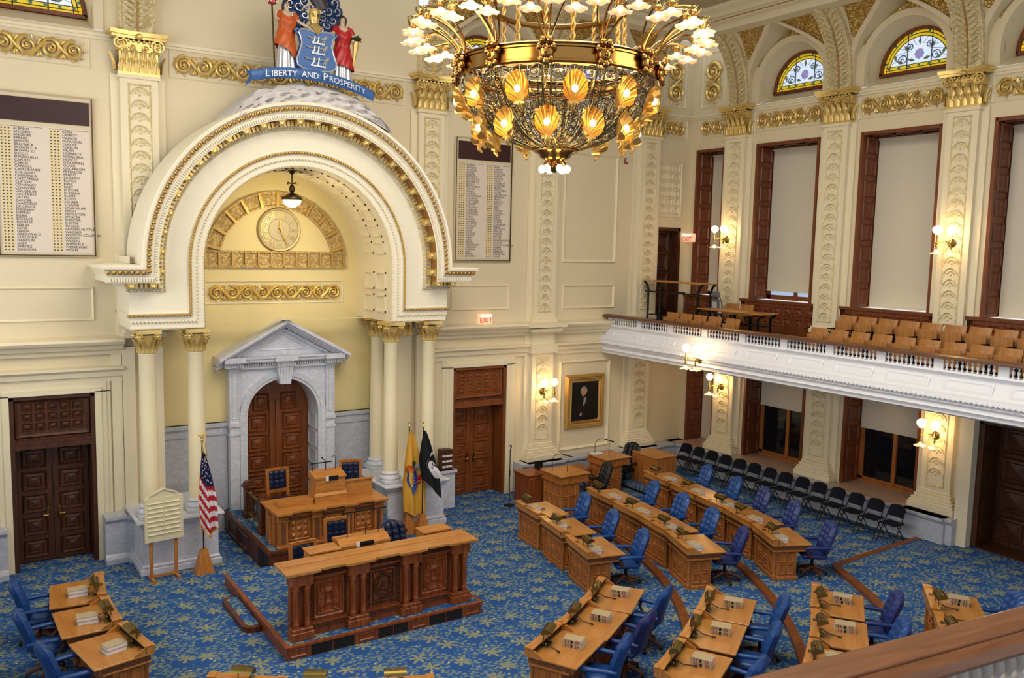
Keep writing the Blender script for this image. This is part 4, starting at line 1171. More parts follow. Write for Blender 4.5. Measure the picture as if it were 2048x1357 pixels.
for x, l in ((-15.62, 'flat cream pilaster behind the left columns'), (-9.72, 'flat cream pilaster behind the right columns')):
    t = thing('flat_pilaster', l, 'pilaster')
    MB().box(x - .2, x + .2, -.12, .06, 1.0, 4.5).box(x - .23, x + .23, -.15, .06, 1.0, 1.3).build('shaft', m_trim, t, smooth=0)
    c = MB(); c.box(x - .2, x + .2, -.14, .06, 4.5, 4.9); c.box(x - .27, x + .27, -.22, .06, 4.86, 4.95)
    for k in range(3): leaf(c, x - .14 + .14 * k, -.14, 4.5, .14, .3, .06)
    c.build('capital', m_gold, t, smooth=50)
mb = MB()
for x, w_ in ((-16.33, .1), (-16.1, .12), (-9.25, .12), (-9.0, .1)): mb.box(x - w_, x + w_, -.14 if abs(x + 12.7) < 3.6 else -.07, .02, .95, 4.5)
struct(mb.build('trim_11', m_trim, smooth=0), 'stepped cream wall edges beside the columns')

# ---- vote boards
LN = "ALBANO\nAMODEO\nANGELINI\nBARNES\nBENSON\nBRAMNICK\nBROWN C A\nBROWN C J\nBUCCO\nBURZICHELLI\nCAPUTO\nCARIDE\nCARROLL\nCASAGRANDE\nCHIUSANO\nCHIVUKULA\nCIATTARELLI\nCLIFTON\nCONAWAY\nCONNORS\nCOUGHLIN\nCOUTINHO\nCRYAN\nDANCER\nDeANGELO\nDE CROCE\nDIEGNAN\nDIMAIO\nEGAN\nEUSTACE\nFUENTES\nGIBLIN\nGOVE\nGREEN\nGREENWALD\nGUSCIORA\nHANDLIN\nJASEY\nJIMENEZ\nJOHNSON"
RN = "KEAN\nLAMPITT\nMAINOR\nMcGUCKIN\nMcHOSE\nMcKEON\nMILAM\nMORIARTY\nMOSQUERA\nMUNOZ\nO'DONNELL\nOLIVER\nO'SCANLON\nPETERSON\nPRIETO\nQUIJANO\nRAMOS\nRIBLE\nRILEY\nRUDDER\nRUMANA\nRUMPF\nRUSSO\nSCHAER\nSCHEPISI\nSCHROEDER\nSIMON\nSINGLETON\nSPENCER\nSTENDER\nSUMTER\nTUCKER\nVAINIERI HUTTLE\nWAGNER\nWATSON COLEMAN\nWEBBER\nWILSON\nWIMBERLY\nWISNIEWSKI\nWOLFE"
def vote_board(x0, label):
    t = thing('vote_board', label, 'vote board', (x0, 0, 6.38))
    W_, H_ = 1.68, 3.1
    f = MB(); f.box(0, W_, -.05, 0, 0, H_); f.frame(-.04, W_ + .04, -.04, H_ + .04, .06, -.03, .05); f.build('frame', m_boardf, t, smooth=0)
    MB().box(.05, W_ - .05, -.055, -.05, .06, 2.5).build('name_panel', m_board, t, smooth=0)
    MB().box(.06, W_ - .05, -.065, -.05, 2.58, 3.03).build('display', m_screen, t, smooth=0)
    e = MB()
    for x in (0, W_): e.box(x - .01, x + .01, -.075, 0, -.01, H_ + .01)
    e.box(-.01, W_ + .01, -.075, 0, -.01, .01); e.build('edge', m_bronze, t, smooth=0)
    st = MB(); st.cur = 0
    for k in range(2):
        x = .07 + k * .84
        st.cur = 0; st.box(x, x + .2, -.0565, -.055, .08, 2.46)
        st.cur = 1
        for i in range(40):
            z = 2.43 - i * .0595
            for j in range(3): st.box(x + .02 + j * .062, x + .045 + j * .062, -.06, -.055, z - .014, z + .008)
    st.box(.07, .8, -.058, -.055, 2.468, 2.474); st.box(.9, W_ - .06, -.058, -.055, 2.468, 2.474)
    st.build('vote_lights', [M('vote_light_strip', (224, 206, 164), .5), m_text], t, smooth=0)
    for k, s_ in enumerate((LN, RN)):
        text_on_front('member_names', s_, .068, m_text, t, (.3 + k * .84, -.056, 2.408), line=.875, ext=.002)
    return t
vote_board(-18.34, 'ivory vote board with name lists and dark display, left of the arch')
vote_board(-8.27, 'ivory vote board with name lists and dark display, right of the arch')

# ---- carved coat of arms on top of the arch
rk = MB()
def rock(u, v):
    a = PI * (.335 + .33 * u); bulge = max(0, sin(PI * u)) ** .45
    r = 3.34 + v * (.02 + .42 * bulge)
    q = v * (1 - v) * 4
    x = -12.6 + r * cos(PI - a) * 1.0; z = ZS + .02 + r * sin(a)
    jag = .05 * sin(u * 57 + v * 9) + .05 * sin(u * 31 - v * 17) + .03 * sin(u * 97 + v * 41)
    return (x, YF - .5 + v * .25 - .12 * q + jag * .9 * (.2 + q), z + jag * v * .5)
rk.grid(rock, 70, 10)
rk.grid(lambda u, v: tuple(Vector(rock(u, 1)) * (1 - v) + Vector((rock(u, 1)[0], -.1, rock(u, 1)[2])) * v), 70, 2)
tag(rk.build('rock_mound', m_rock, smooth=80), 'white rocky plaster mound on top of the arch', 'sculpture')
YC = -1.42
# motto ribbon
def rib_z(x): # ribbon centre line
    u = (x + 12.72)
    return 10.20 - .115 * u * u - .03 * u
rb = thing('motto_ribbon', 'blue scroll ribbon lettered LIBERTY AND PROSPERITY under the shield', 'ribbon')
def ribf(u, v):
    x = -13.95 + 2.62 * u
    yy = YC - .32 - .05 * sin(u * PI)
    return (x, yy - .03 * cos((v - .5) * PI), rib_z(x) - .11 + .22 * v)
mb = MB(); mb.grid(ribf, 40, 4)
for e, sg in ((0, -1), (1, 1)):
    p0 = ribf(e, 0); p1 = ribf(e, 1)
    mb.add([p0, p1, (p1[0] + sg * .1, p1[1] + .1, p1[2] - .02), (p0[0] + sg * .02, p0[1] + .12, (p0[2] + p1[2]) / 2), (p0[0] + sg * .12, p0[1] + .1, p0[2] - .12)], [(0, 1, 2, 3), (0, 3, 4)])
mb.build('band', M('ribbon_blue_paint', (52, 98, 160), .4), rb, smooth=40)
xx = -13.72; me_all = []
lt = None
for word, big in (('L', 1), ('IBERTY', 0), (' ', 0), ('AND', 0), (' ', 0), ('P', 1), ('ROSPERITY', 0)):
    if word == ' ': xx += .07; continue
    me = text_mesh(word, .215 if big else .168, .006, 'LEFT', 1.0)
    wmax = max(v.co.x for v in me.vertices)
    for v in me.vertices:
        x = xx + v.co.x; s_ = rib_z(x)
        v.co = (x, YC - .41 - .05 * sin((x + 13.95) / 2.62 * PI) - v.co.z - .0, s_ - .075 + v.co.y)
    xx += wmax + .025
    me.materials.clear(); me.materials.append(m_silver); put('lettering', me, rb)
# shield
sh = thing('heraldic_shield', 'blue shield with three silver ploughs between the two statues', 'shield')
SX, SZ = -12.6, 10.72
def shpts(s):
    half = [(0, .36), (.16, .40), (.34, .40), (.40, .33), (.36, .25), (.33, .12), (.38, -.06), (.44, -.22), (.42, -.34), (.3, -.41), (.13, -.43), (0, -.48)]
    L_ = [(x * s, z * s) for x, z in half] + [(-x * s, z * s) for x, z in half[-2:0:-1]]
    return [(SX + x, SZ + z) for x, z in L_]
a = shpts(1.0); b = shpts(.93)
mb = MB(); mb.prismy(a, YC - .3, YC - .2); mb.strip([(p[0], YC - .3, p[1]) for p in a], [(p[0], YC - .34, p[1]) for p in b], True); mb.add([(p[0], YC - .34, p[1]) for p in b], [tuple(range(len(b)))])
for sg in (-1, 1): mb.tube([(SX + sg * (.40 + .06 * cos(k * .6) * (1 - k / 16)), YC - .3 + .02 * k / 14, SZ + .33 + .06 * sin(k * .6) * (1 - k / 16)) for k in range(14)], .03, 5)
mb.build('field', m_shield, sh, smooth=25)
mb = MB(); mb.tube([(p[0], YC - .34, p[1]) for p in shpts(.97)], .018, 5, True); mb.build('silver_edge', m_silver, sh)
for k, (z, s) in enumerate(((.2, .82), (.0, .88), (-.24, 1.0))):
    g = MB(); w_ = MB()
    P = lambda x, zz: (SX + x * s, YC - .36, SZ + z + zz * s)
    g.tube([P(-.27, .075), P(-.2, .045), P(-.1, .04), P(0, .055), P(.12, .04), P(.2, .05), P(.25, .12)], .013, 5)
    g.tube([P(.12, -.06), P(.16, .03), P(.2, .09), P(.24, .12)], .011, 5); g.tube([P(.17, -.06), P(.2, .03), P(.25, .09)], .01, 5)
    for q in (.13, .16, .19, .22): g.tube([P(q, -.02 + (q - .13) * 1.3), P(q + .05, .0 + (q - .13) * 1.0)], .007, 4)
    g.build('plough_beam', m_pgrey, sh)
    w_.tube([P(-.14, -.075), P(.18, -.085)], .018, 5); w_.tube([P(-.13, -.075), P(-.07, .0), P(-.06, .09)], .017, 5); w_.tube([P(0, -.08), P(.03, .0), P(.04, .09)], .016, 5)
    w_.build('plough_share', m_pwhite, sh)
# helmet and mantling
hm = thing('knight_helmet', 'gold knight helmet above the blue shield', 'helmet', (SX, YC - .2, SZ))
mb = MB(); mb.lathe([(.0, .33), (.07, .36), (.16, .46), (.12, .52), (.085, .56), (.1, .62), (.12, .7), (.12, .78), (.09, .86), (0, .9)], 18, (0, 0, 0), 1, .8)
mb.add([(-.17, -.1, .5), (.17, -.1, .5), (.09, -.16, .42), (0, -.17, .3), (-.09, -.16, .42)], [(0, 4, 3, 2, 1)])
mb.add([(0, -.12, .58), (-.07, -.09, .66), (0, -.14, .68), (.07, -.09, .66)], [(0, 1, 2), (0, 2, 3)])
mb.build('helm', m_gold, hm, smooth=40)
v = MB()
for x in (-.06, -.025, .025, .06): v.box(x - .01, x + .01, -.115 + abs(x) * .25, -.07, .68, .75)
v.build('visor_slots', m_black, hm, smooth=0)
mt = thing('heraldic_mantling', 'blue and silver leafy mantling around the helmet', 'carving', (SX, YC - .1, SZ))
for sg in (-1, 1):
    b_ = MB(); s_ = MB()
    for (cx, cz, r) in ((.24, .42, .1), (.3, .58, .12), (.2, .72, .1), (.42, .7, .12), (.32, .88, .13), (.5, .9, .13), (.22, 1.0, .12), (.44, 1.06, .13), (.3, 1.2, .12)):
        b_.tube([(sg * (cx + r * (1 - k / 22) * cos(k * .45 + cz * 5)), .02 * sin(k) - .03 * k / 20, cz + r * (1 - k / 22) * sin(k * .45 + cz * 5)) for k in range(20)], [.055 * (1 - k / 32) for k in range(20)], 6)
        s_.tube([(sg * (cx + r * .75 * (1 - k / 14) * cos(k * .5 + cz * 5)), -.07, cz + r * .75 * (1 - k / 14) * sin(k * .5 + cz * 5)) for k in range(12)], [.014 * (1 - k / 18) for k in range(12)], 5)
    b_.build('blue_leaves', m_mantle, mt, smooth=60); s_.build('silver_edging', m_silver, mt, smooth=60)
w_ = MB()
for k in range(13):
    a = PI * (.08 + .84 * k / 12); 
    w_.cur = k % 2
    w_.sph((.22 * cos(a), -.12, .78 + .12 * sin(a)), .035, 6, 4, (1.2, 1, .8))
w_.build('twisted_wreath', [m_mantle, m_silver], mt, smooth=60)
hd = MB(); hd.tube([(.16, -.05, .9), (.1, -.08, 1.02), (-.02, -.08, 1.15), (-.12, -.06, 1.25)], [.17, .15, .13, .1], 10); hd.sph((-.16, -.1, 1.3), .12, 8, 6, (1.2, .8, .8)); hd.build('dark_crest', M('dark_crest_paint', (66, 60, 62), .4), mt, smooth=60)

# statues: one continuous skinned body, robe and skirt as clothing
def skin_body(name, verts, edges, radii, mat, parent, sub=1):
    me = bpy.data.meshes.new(name); me.from_pydata(verts, edges, []); me.materials.append(mat)
    o = put(name, me, parent)
    sk = o.modifiers.new('skin', 'SKIN'); sk.use_smooth_shade = True
    ld = me.skin_vertices[0].data if me.skin_vertices else None
    if ld is None:
        bm = bmesh.new(); bm.from_mesh(me); bm.verts.layers.skin.verify(); bm.to_mesh(me); bm.free(); ld = me.skin_vertices[0].data
    for i, r in enumerate(radii): ld[i].radius = (r, r) if not isinstance(r, tuple) else r
    ld[0].use_root = True
    s = o.modifiers.new('sub', 'SUBSURF'); s.levels = sub; s.render_levels = sub
    return o
def statue(name, label, x, z0, mirror, robe, H=1.42):
    t = thing(name, label, 'statue', (x, YC - .12, z0))
    m = -1 if mirror else 1                        # m = +1: inner arm towards +x (left statue)
    h = H
    V_ = [(0, 0, .54 * h), (0, 0, .66 * h), (0, -.01, .76 * h), (0, 0, .815 * h), (0, 0, .86 * h), (0, -.012, .90 * h), (0, -.008, .945 * h), (0, 0, .985 * h)]
    E_ = [(i, i + 1) for i in range(7)]; Rr = [.12, .1, .12, .075, .042, .06, .075, .05]
    def chain(start, pts, rs):
        p = start
        for q, r in zip(pts, rs):
            V_.append(q); Rr.append(r); E_.append((p, len(V_) - 1)); p = len(V_) - 1
        return p
    wr = chain(3, [(m * .15, 0, .80 * h), (m * .24, -.06, .71 * h), (m * .42, -.16, .635 * h), (m * .47, -.2, .61 * h)], [.05, .042, .03, .026])
    for k in range(4): chain(wr, [(m * (.50 + .005 * k), -.215 + .02 * k, .60 * h - .012 * k), (m * (.535 - .008 * k), -.225 + .02 * k, .585 * h - .016 * k)], [.011, .009])
    chain(wr, [(m * .48, -.23, .585 * h), (m * .50, -.245, .57 * h)], [.012, .009])
    if not mirror: wl = chain(3, [(-m * .15, 0, .80 * h), (-m * .2, -.05, .7 * h), (-m * .27, -.12, .70 * h), (-m * .27, -.14, .77 * h), (-m * .26, -.15, .80 * h)], [.05, .045, .034, .028, .028])
    else: wl = chain(3, [(-m * .15, 0, .80 * h), (-m * .2, -.04, .68 * h), (-m * .17, -.14, .60 * h), (-m * .16, -.17, .62 * h)], [.05, .045, .034, .028])
    q0 = V_[wl]
    for k in range(4): chain(wl, [(q0[0] + .012 * k - .02, q0[1] - .03, q0[2] + .01), (q0[0] + .012 * k - .015, q0[1] - .02, q0[2] + .035)], [.01, .009])
    skin_body('body', V_, E_, Rr, m_skin, t)
    fc = MB()
    zz = .925 * h
    fc.add([(-.012, -.066, zz - .015), (.012, -.066, zz - .015), (0, -.092, zz - .018), (0, -.07, zz + .02)], [(0, 1, 2), (0, 2, 3), (1, 3, 2)])
    for e in (-1, 1): fc.sph((e * .025, -.066, zz + .012), .009, 6, 4)
    fc.sph((0, -.066, zz - .035), .014, 6, 4, (1.4, .5, .5)); 
    for e in (-1, 1): fc.sph((e * .07, -.005, zz), .016, 6, 4, (.5, 1, 1.4))
    fc.build('face', M('statue_feature_paint', (150, 112, 96), .5), t)
    hr = MB(); hr.sph((0, .018, .955 * h), .083, 10, 7, (1.0, 1.0, .95))
    for e in (-1, 1): hr.tube([(e * .06, -.03, .97 * h), (e * .075, .0, .93 * h), (e * .07, .03, .87 * h), (e * .08, .0, .82 * h)], [.02, .025, .022, .012], 6)
    hr.sph((0, .09, .95 * h), .045, 8, 5); hr.build('hair', m_hair, t)
    # skirt with vertical folds
    sk = MB()
    def skf(u, v):
        a = 2 * PI * u; zz = .62 * h * (1 - v) + .0 * v
        r = .12 + .075 * v + (.006 + .014 * v) * sin(a * 11)
        return (r * cos(a) * 1.05, r * sin(a) * .8, zz)
    sk.grid(skf, 66, 10, True); sk.build('skirt', m_silver, t, smooth=60)
    rbm = MB()
    def rf(u, v):
        a = 2 * PI * u
        ca = cos(a) * m
        hem = (.24 + .17 * (-ca if not mirror else .25 * ca)) * h
        if not mirror: hem = (.27 - .24 * ca) * h if ca > 0 else (.27 - .1 * ca) * h
        top = .80 * h - .05 * h * (1 - abs(cos(a))) 
        zz = top + (hem - top) * v
        w = [.165, .17, .14, .18, .208, .228][min(5, int(v * 5))]
        w2 = [.165, .17, .14, .18, .208, .228][min(5, int(v * 5) + 1)]
        fr = v * 5 - int(v * 5); r = w + (w2 - w) * fr
        r += .008 * sin(a * 9 + v * 13) * (.3 + v) + .02 * max(0, -sin(a)) * math.exp(-((v - .16) / .09) ** 2) * (1 + abs(cos(a) * 1.4))
        return (r * cos(a) * 1.12, r * sin(a) * .82, zz)
    rbm.grid(rf, 60, 26, True); 
    for e in (-1, 1): rbm.tube([(e * .1, 0, .815 * h), (e * .17, -.01, .795 * h), (e * .215, -.035, .735 * h)], [.06, .068, .066], 9)
    rbm.build('robe', robe, t, smooth=60)
    ft = MB()
    for e in (-1, 1): ft.sph((e * .08, -.17, .02), .04, 7, 5, (.8, 1.6, .7))
    ft.build('feet', m_skin, t)
    return t
statue('liberty_statue', 'painted statue of a woman in orange robe holding a staff', -13.17, 10.26, False, m_orange)
statue('prosperity_statue', 'painted statue of a woman in red robe holding a cornucopia', -11.95, 10.14, True, m_red)
st = thing('staff', 'wooden staff with a red cap held by the orange statue', 'staff', (-13.5, YC - .28, 10.1))
MB().tube([(.03, 0, .0), (.0, 0, .8), (-.03, 0, 1.62)], .017, 6).build('pole', m_bronze, st)
mb = MB(); mb.lathe([(.085, 1.42), (.09, 1.48), (.07, 1.6), (.05, 1.7), (.0, 1.76)], 12, (-.02, 0, 0)); mb.build('cap', m_red, st)
mb = MB(); 
for k in range(9): mb.sph((-.02 + .088 * cos(k * .7), .088 * sin(k * .7), 1.45), .018, 5, 3)
mb.build('cap_band', m_silver, st)
cn = thing('cornucopia', 'gold horn of plenty with dark leaves on the red statue\'s arm', 'cornucopia', (-11.72, YC - .2, 10.5))
MB().tube([(-.02, 0, 0), (0, 0, .18), (.02, -.02, .36), (.03, -.03, .54)], [.012, .035, .055, .08], 10).build('horn', m_gold, cn)
mb = MB()
for k in range(16): a = k * 2.4; mb.tube([(.03, -.03, .54), (.03 + .08 * cos(a), -.03 + .06 * sin(a), .6), (.03 + .13 * cos(a), -.03 + .1 * sin(a), .6 + .08 * sin(k))], [.03, .03, .004], 4)
mb.build('leaves', m_green, cn)
# ================================================================ CHANDELIER
CX, CY, CZ = -12.38, -9.95, 9.07
ch = thing('chandelier', 'huge brass chandelier with glowing tulip shades and gold shells', 'chandelier', (CX, CY, CZ))
RB = 1.28
band = MB()
band.lathe([(RB - .04, -.13), (RB, -.14), (RB + .03, -.12), (RB + .03, -.1), (RB + .01, -.09), (RB + .01, .04), (RB + .03, .05), (RB + .03, .07), (RB + .05, .09), (RB + .03, .11), (RB - .02, .12), (RB - .04, .1)], 72, cap=False)
band.lathe([(.92, -.12), (.95, -.14), (.97, -.1), (.95, -.06), (.92, -.08), (.92, -.12)], 48, cap=False)
band.lathe([(.86, .78), (.9, .76), (.92, .8), (.9, .84), (.86, .82), (.86, .78)], 48, cap=False)
band.build('brass_band', m_brass, ch)
def bowl(a, t):                                   # a = azimuth, t: 0 rim .. 1 bottom
    prof = [(1.28, -.12), (1.24, -.32), (1.13, -.52), (.95, -.72), (.68, -.89), (.38, -.99), (.2, -1.03)]
    q = min(5.999, t * 6); i = int(q); f = q - i
    r = prof[i][0] + (prof[i + 1][0] - prof[i][0]) * f; z = prof[i][1] + (prof[i + 1][1] - prof[i][1]) * f
    return (r * cos(a), r * sin(a), z)
A0 = math.atan2(-19.45 - CY, -19.28 - CX)          # azimuth towards the gallery opposite
fil = MB(); rib = MB(); beads = MB()
for k in range(12):
    a = A0 - math.radians(5.7) + k * PI / 6
    for da in (-.05, .05): rib.tube([bowl(a + da * (1 - i / 14), i / 12) for i in range(13)], .012, 4)
    for i in range(2, 40):
        p = bowl(a + .0, i / 40); beads.sph(p, .017, 5, 3)
    for i in range(6, 38):
        for da in (-.13, .13):
            p = bowl(a + PI / 12 + da * (1 - i / 44), i / 40)
            if i > 15: beads.sph(p, .014, 4, 3)
    b = a + PI / 12
    for (ca, ct, ra, rt, tw) in ((-.15, .09, .10, .07, 1), (.15, .09, .10, .07, -1), (-.13, .25, .11, .08, -1), (.13, .25, .11, .08, 1), (0, .16, .06, .05, 1), (-.13, .42, .1, .075, 1), (.13, .42, .1, .075, -1), (-.1, .58, .1, .07, -1), (.1, .58, .1, .07, 1), (0, .48, .08, .05, 1), (0, .72, .12, .07, -1)):
        fil.tube([bowl(b + ca + tw * ra * (1 - i / 22) * cos(i * .55), max(0, ct + rt * (1 - i / 22) * sin(i * .55))) for i in range(20)], .0085, 3)
    for da in (-.24, -.19, -.08, 0, .08, .19, .24): fil.tube([bowl(b + da * (1 - .3 * i / 8), .02 + .68 * i / 8) for i in range(9)], .006, 3)
    for ct in (.08, .17, .3, .36, .5, .63): fil.tube([bowl(b + (-.26 + .52 * i / 8), ct + .02 * sin(i * 1.6)) for i in range(9)], .006, 3)
    for j in range(26):
        fil.sph(bowl(b + random.uniform(-.24, .24), random.uniform(.03, .7)), .02, 4, 3, (1, 1, .7))
    # crest of small arches under the band
    for j in range(3): fil.tube([bowl(b - .17 + .17 * j + .08 * cos(PI * i / 7), .13 - .1 * sin(PI * i / 7)) for i in range(8)], .009, 3)
fil.build('wire_filigree', M('tarnished_silver_filigree', (124, 118, 100), .3, .9), ch, smooth=0)
rib.build('bowl_ribs', m_brassd, ch, smooth=0); beads.build('bead_strings', m_brass, ch, smooth=60)
fin = MB(); fin.lathe([(.3, -1.0), (.3, -1.04), (.22, -1.08), (.2, -1.12), (.12, -1.16), (.07, -1.2), (.08, -1.24), (.05, -1.3), (0, -1.32)], 20)
for k in range(6): a = k * PI / 3; fin.tube([(.06 * cos(a), .06 * sin(a), -1.2), (.12 * cos(a), .12 * sin(a), -1.17), (.17 * cos(a), .17 * sin(a), -1.21)], .014, 5)
fin.build('finial', m_brass, ch)
# bulbs, shells, shades share mesh data
bulb_me = MB().sph((0, 0, 0), .045, 8, 5, (1, 1, 1.15)).mesh('bulb', m_bulb, 60)
def shell_fn():
    mb = MB()
    def f(u, v):
        th = (u - .5) * 2.92
        rb_ = cos((u - .5) * 2 * PI * 8)
        r = .33 * v * cos(th) ** .72 * (1 + .035 * rb_ * (v > .6))
        return (r * sin(th) * .74, -.10 * v * v - .03 * max(0, v - .85) / .15 + .013 * rb_ * v + .03, -.15 + r * cos(th))
    mb.grid(f, 54, 7)
    mb.tube([(0, .0, -.14), (0, -.01, -.19), (0, .04, -.23)], [.035, .026, .014], 8); mb.box(-.06, .06, -.03, .03, -.165, -.14)
    return mb.mesh('gold_shell', M('lit_gold_shell', (236, 186, 100), .3, .8), 60)
shell_me = shell_fn()
def place(name, me, par, p, az, tilt=0, roll=0, sc=1):
    o = put(name, me, par); o.location = p
    o.rotation_euler = (tilt, 0, az + PI / 2)
    if sc != 1: o.scale = (sc, sc, sc)
    return o
for k in range(12):
    for (dz, r, off_, tl) in ((-.42, 1.24, PI / 12, -.12), (-.80, 1.0, 0, .12)):
        a = A0 - math.radians(5.7) + k * PI / 6 + off_
        s_ = place('shell', shell_me, ch, (r * cos(a), r * sin(a), dz), a, -tl, 0, 1.1)
        b_ = put('bulb', bulb_me, s_); b_.location = (0, -.085, -.01); b_.scale = (.8,) * 3
    a = A0 - math.radians(5.7) + k * PI / 6
# masks on the band
mk = MB(); mk.sph((0, -.01, 0), .075, 10, 8, (1, .7, 1.25)); mk.sph((0, -.075, -.01), .022, 6, 4, (1, 1, 1.6))
for e in (-1, 1): mk.sph((e * .03, -.055, .03), .016, 6, 4); mk.sph((e * .07, -.02, .04), .04, 6, 4); mk.sph((e * .05, -.03, -.09), .04, 6, 4); mk.sph((e * .035, -.05, .1), .04, 6, 4)
mk.sph((0, -.05, -.06), .02, 6, 4, (1.6, 1, .6)); mk.sph((0, -.04, -.11), .045, 6, 4)
mask_me = mk.mesh('lion_mask', m_brass, 60)
sh_me = None
def tulip():
    mb = MB()
    def f(u, v):
        a = 2 * PI * u
        r = .025 + .035 * v + .075 * v ** 3 * (1 + .1 * cos(a * 6))
        return (r * cos(a), r * sin(a), .02 - .085 * v + .012 * v * v * cos(a * 6))
    mb.grid(f, 24, 6, True)
    return mb.mesh('tulip_shade', m_shadel, 60)
sh_me = tulip()
gal_me = MB().lathe([(.012, .1), (.03, .09), (.05, .06), (.045, .03), (.03, .02), (.03, 0)], 10).mesh('shade_gallery', m_brass)
curl = MB()
for k in range(5):
    a = k * 2 * PI / 5; curl.tube([(.03 * cos(a), .03 * sin(a), .03), (.07 * cos(a), .07 * sin(a), .06), (.085 * cos(a + .5), .085 * sin(a + .5), .1), (.05 * cos(a + 1), .05 * sin(a + 1), .12)], .007, 4)
curl.sph((0, 0, .11), .03, 6, 4)
curl_me = curl.mesh('curled_wire', m_brassd, 60)
arms = MB()
for k in range(12):
    a = A0 - math.radians(5.7) + k * PI / 6
    place('mask', mask_me, ch, ((RB + .05) * cos(a), (RB + .05) * sin(a), -.02), a, 0, 0, 1.15)
    for j in range(4):
        b = a + (j - 1.5) * PI / 24
        low = j in (0, 3)
        R2, Z2 = (1.93, .36) if (j % 2) else (1.9, .46)
        pts = []
        for i in range(9):
            t = i / 8; aa = a + (b - a) * t ** .7
            r = RB + (R2 - RB) * (t ** 1.6); z = .1 + (Z2 + .2 - .1) * (1 - (1 - t) ** 1.8) - (.08 * max(0, t - .75) / .25)
            pts.append((r * cos(aa), r * sin(aa), z))
        arms.tube(pts, .013, 5)
        s_ = put('tulip_shade', sh_me, ch); s_.location = (R2 * cos(b), R2 * sin(b), Z2); s_.rotation_euler = (0, 0, b)
        g = put('shade_gallery', gal_me, s_); c_ = put('curled_wire', curl_me, s_)
        b_ = put('bulb', bulb_me, s_); b_.location = (0, 0, -.035); b_.scale = (.62, .62, .7)
arms.build('arms', m_brass, ch)
for k in range(6):
    a = k * PI / 3 + .3
    b_ = put('bulb', bulb_me, ch); b_.location = (.17 * cos(a), .17 * sin(a), -1.27); b_.scale = (1.05,) * 3
rp = MB()
for k in range(8):
    a = A0 + .2 + k * PI / 4
    for s_ in (0, PI): rp.tube([(.9 * cos(a) + .02 * cos(i * 1.1 + s_), .9 * sin(a) + .02 * sin(i * 1.1 + s_), -.1 + i * .045) for i in range(92)], .016, 4)
rp.build('twisted_rods', m_goldd, ch, smooth=60)

# ================================================================ WALL SCONCES
def sconce(label, loc, rz):
    t = thing('wall_sconce', label, 'wall light', loc, rz, 'brass wall sconces')
    p = MB(); p.T = Matrix.Rotation(PI / 2, 4, 'X'); p.lathe([(.1, 0), (.1, .02), (.06, .05), (.03, .1)], 14); p.T = None
    for e in (-1, 1):
        p.tube([(0, -.08, 0), (e * .06, -.2, .05), (e * .14, -.3, .02), (e * .17, -.34, .0)], .014, 6)
        p.tube([(e * .17, -.34, -.14), (e * .17, -.34, .2)], .014, 6); p.sph((e * .17, -.34, 0), .035, 8, 5); p.sph((e * .17, -.34, -.07), .03, 8, 5)
        p.tube([(e * .05, -.15 + .05 * cos(k * .5), .05 * sin(k * .5) * (1 - k / 16)) for k in range(14)], .008, 4)
    p.build('brass_bracket', m_brassd, t)
    for e in (-1, 1):
        g = MB(); g.sph((e * .17, -.34, .3), .105, 14, 9, (1, 1, .92)); g.lathe([(.05, .19), (.04, .2)], 10, (e * .17, -.34, 0)); g.build('globe', m_globe, t)
        s_ = put('tulip_shade', sh_me, t); s_.location = (e * .17, -.34, -.17); s_.scale = (1.05, 1.05, 1.0)
        b_ = put('bulb', bulb_me, s_); b_.location = (0, 0, -.04); b_.scale = (.8,) * 3
    L_ = bpy.data.lights.new('sconce_light', 'POINT'); L_.energy = 14; L_.color = (1, .66, .30); L_.shadow_soft_size = .12
    lo = bpy.data.objects.new('sconce_light', L_); COL.objects.link(lo); lo.parent = t; lo.location = (0, -.3, .06)
    return t
sconce('brass wall sconce on the pilaster beside the portrait', (FP[2], -.18, 2.78), 0)
sconce('brass sconce on the corner gallery pilaster, upper level', (-.18, -1.78, 7.1), RZ)
sconce('brass sconce between the second and third tall gallery windows', (-.18, -8.52, 7.05), RZ)
sconce('brass sconce on the first pilaster under the gallery', (-.18, -1.85, 2.78), RZ)
sconce('brass sconce beside the right side door under the gallery', (-.18, -8.48, 2.62), RZ)
sconce('brass sconce fixed to the white gallery front', (-3.34, -4.0, 4.02), RZ)

# ================================================================ EXIT SIGNS, ALARM, PORTRAIT
def exit_sign(label, loc, rz):
    t = thing('exit_sign', label, 'exit sign', loc, rz)
    MB().box(-.2, .2, -.16, 0, 0, .26, .01).build('housing', m_exit, t, smooth=0)
    MB().box(-.15, .15, -.175, -.16, .2, .235).build('lit_strip', m_exitw, t, smooth=0)
    text_on_front('exit_lettering', 'EXIT', .19, m_exitred, t, (0, -.165, .03), 'CENTER')
    return t
exit_sign('lit EXIT sign standing on the cornice right of the arch', (-7.38, -.03, 4.72), 0)
exit_sign('small lit EXIT sign on the wall beside the gallery door', (-.02, -.16, 7.02), RZ)
t = thing('fire_alarm', 'small red fire alarm strobe high on the front wall', 'alarm', (-2.62, 0, 9.3))
MB().box(-.05, .05, -.06, 0, -.08, .08, .01).build('housing', m_blackr, t, smooth=0); MB().box(-.02, .03, -.08, -.06, -.04, .06).build('strobe', m_paper, t, smooth=0)
pt = thing('portrait_painting', 'gold framed dark portrait of a white-haired man in black coat', 'painting', (-3.87, -.02, 2.35))
f = MB(); hw, hh = .72, .79
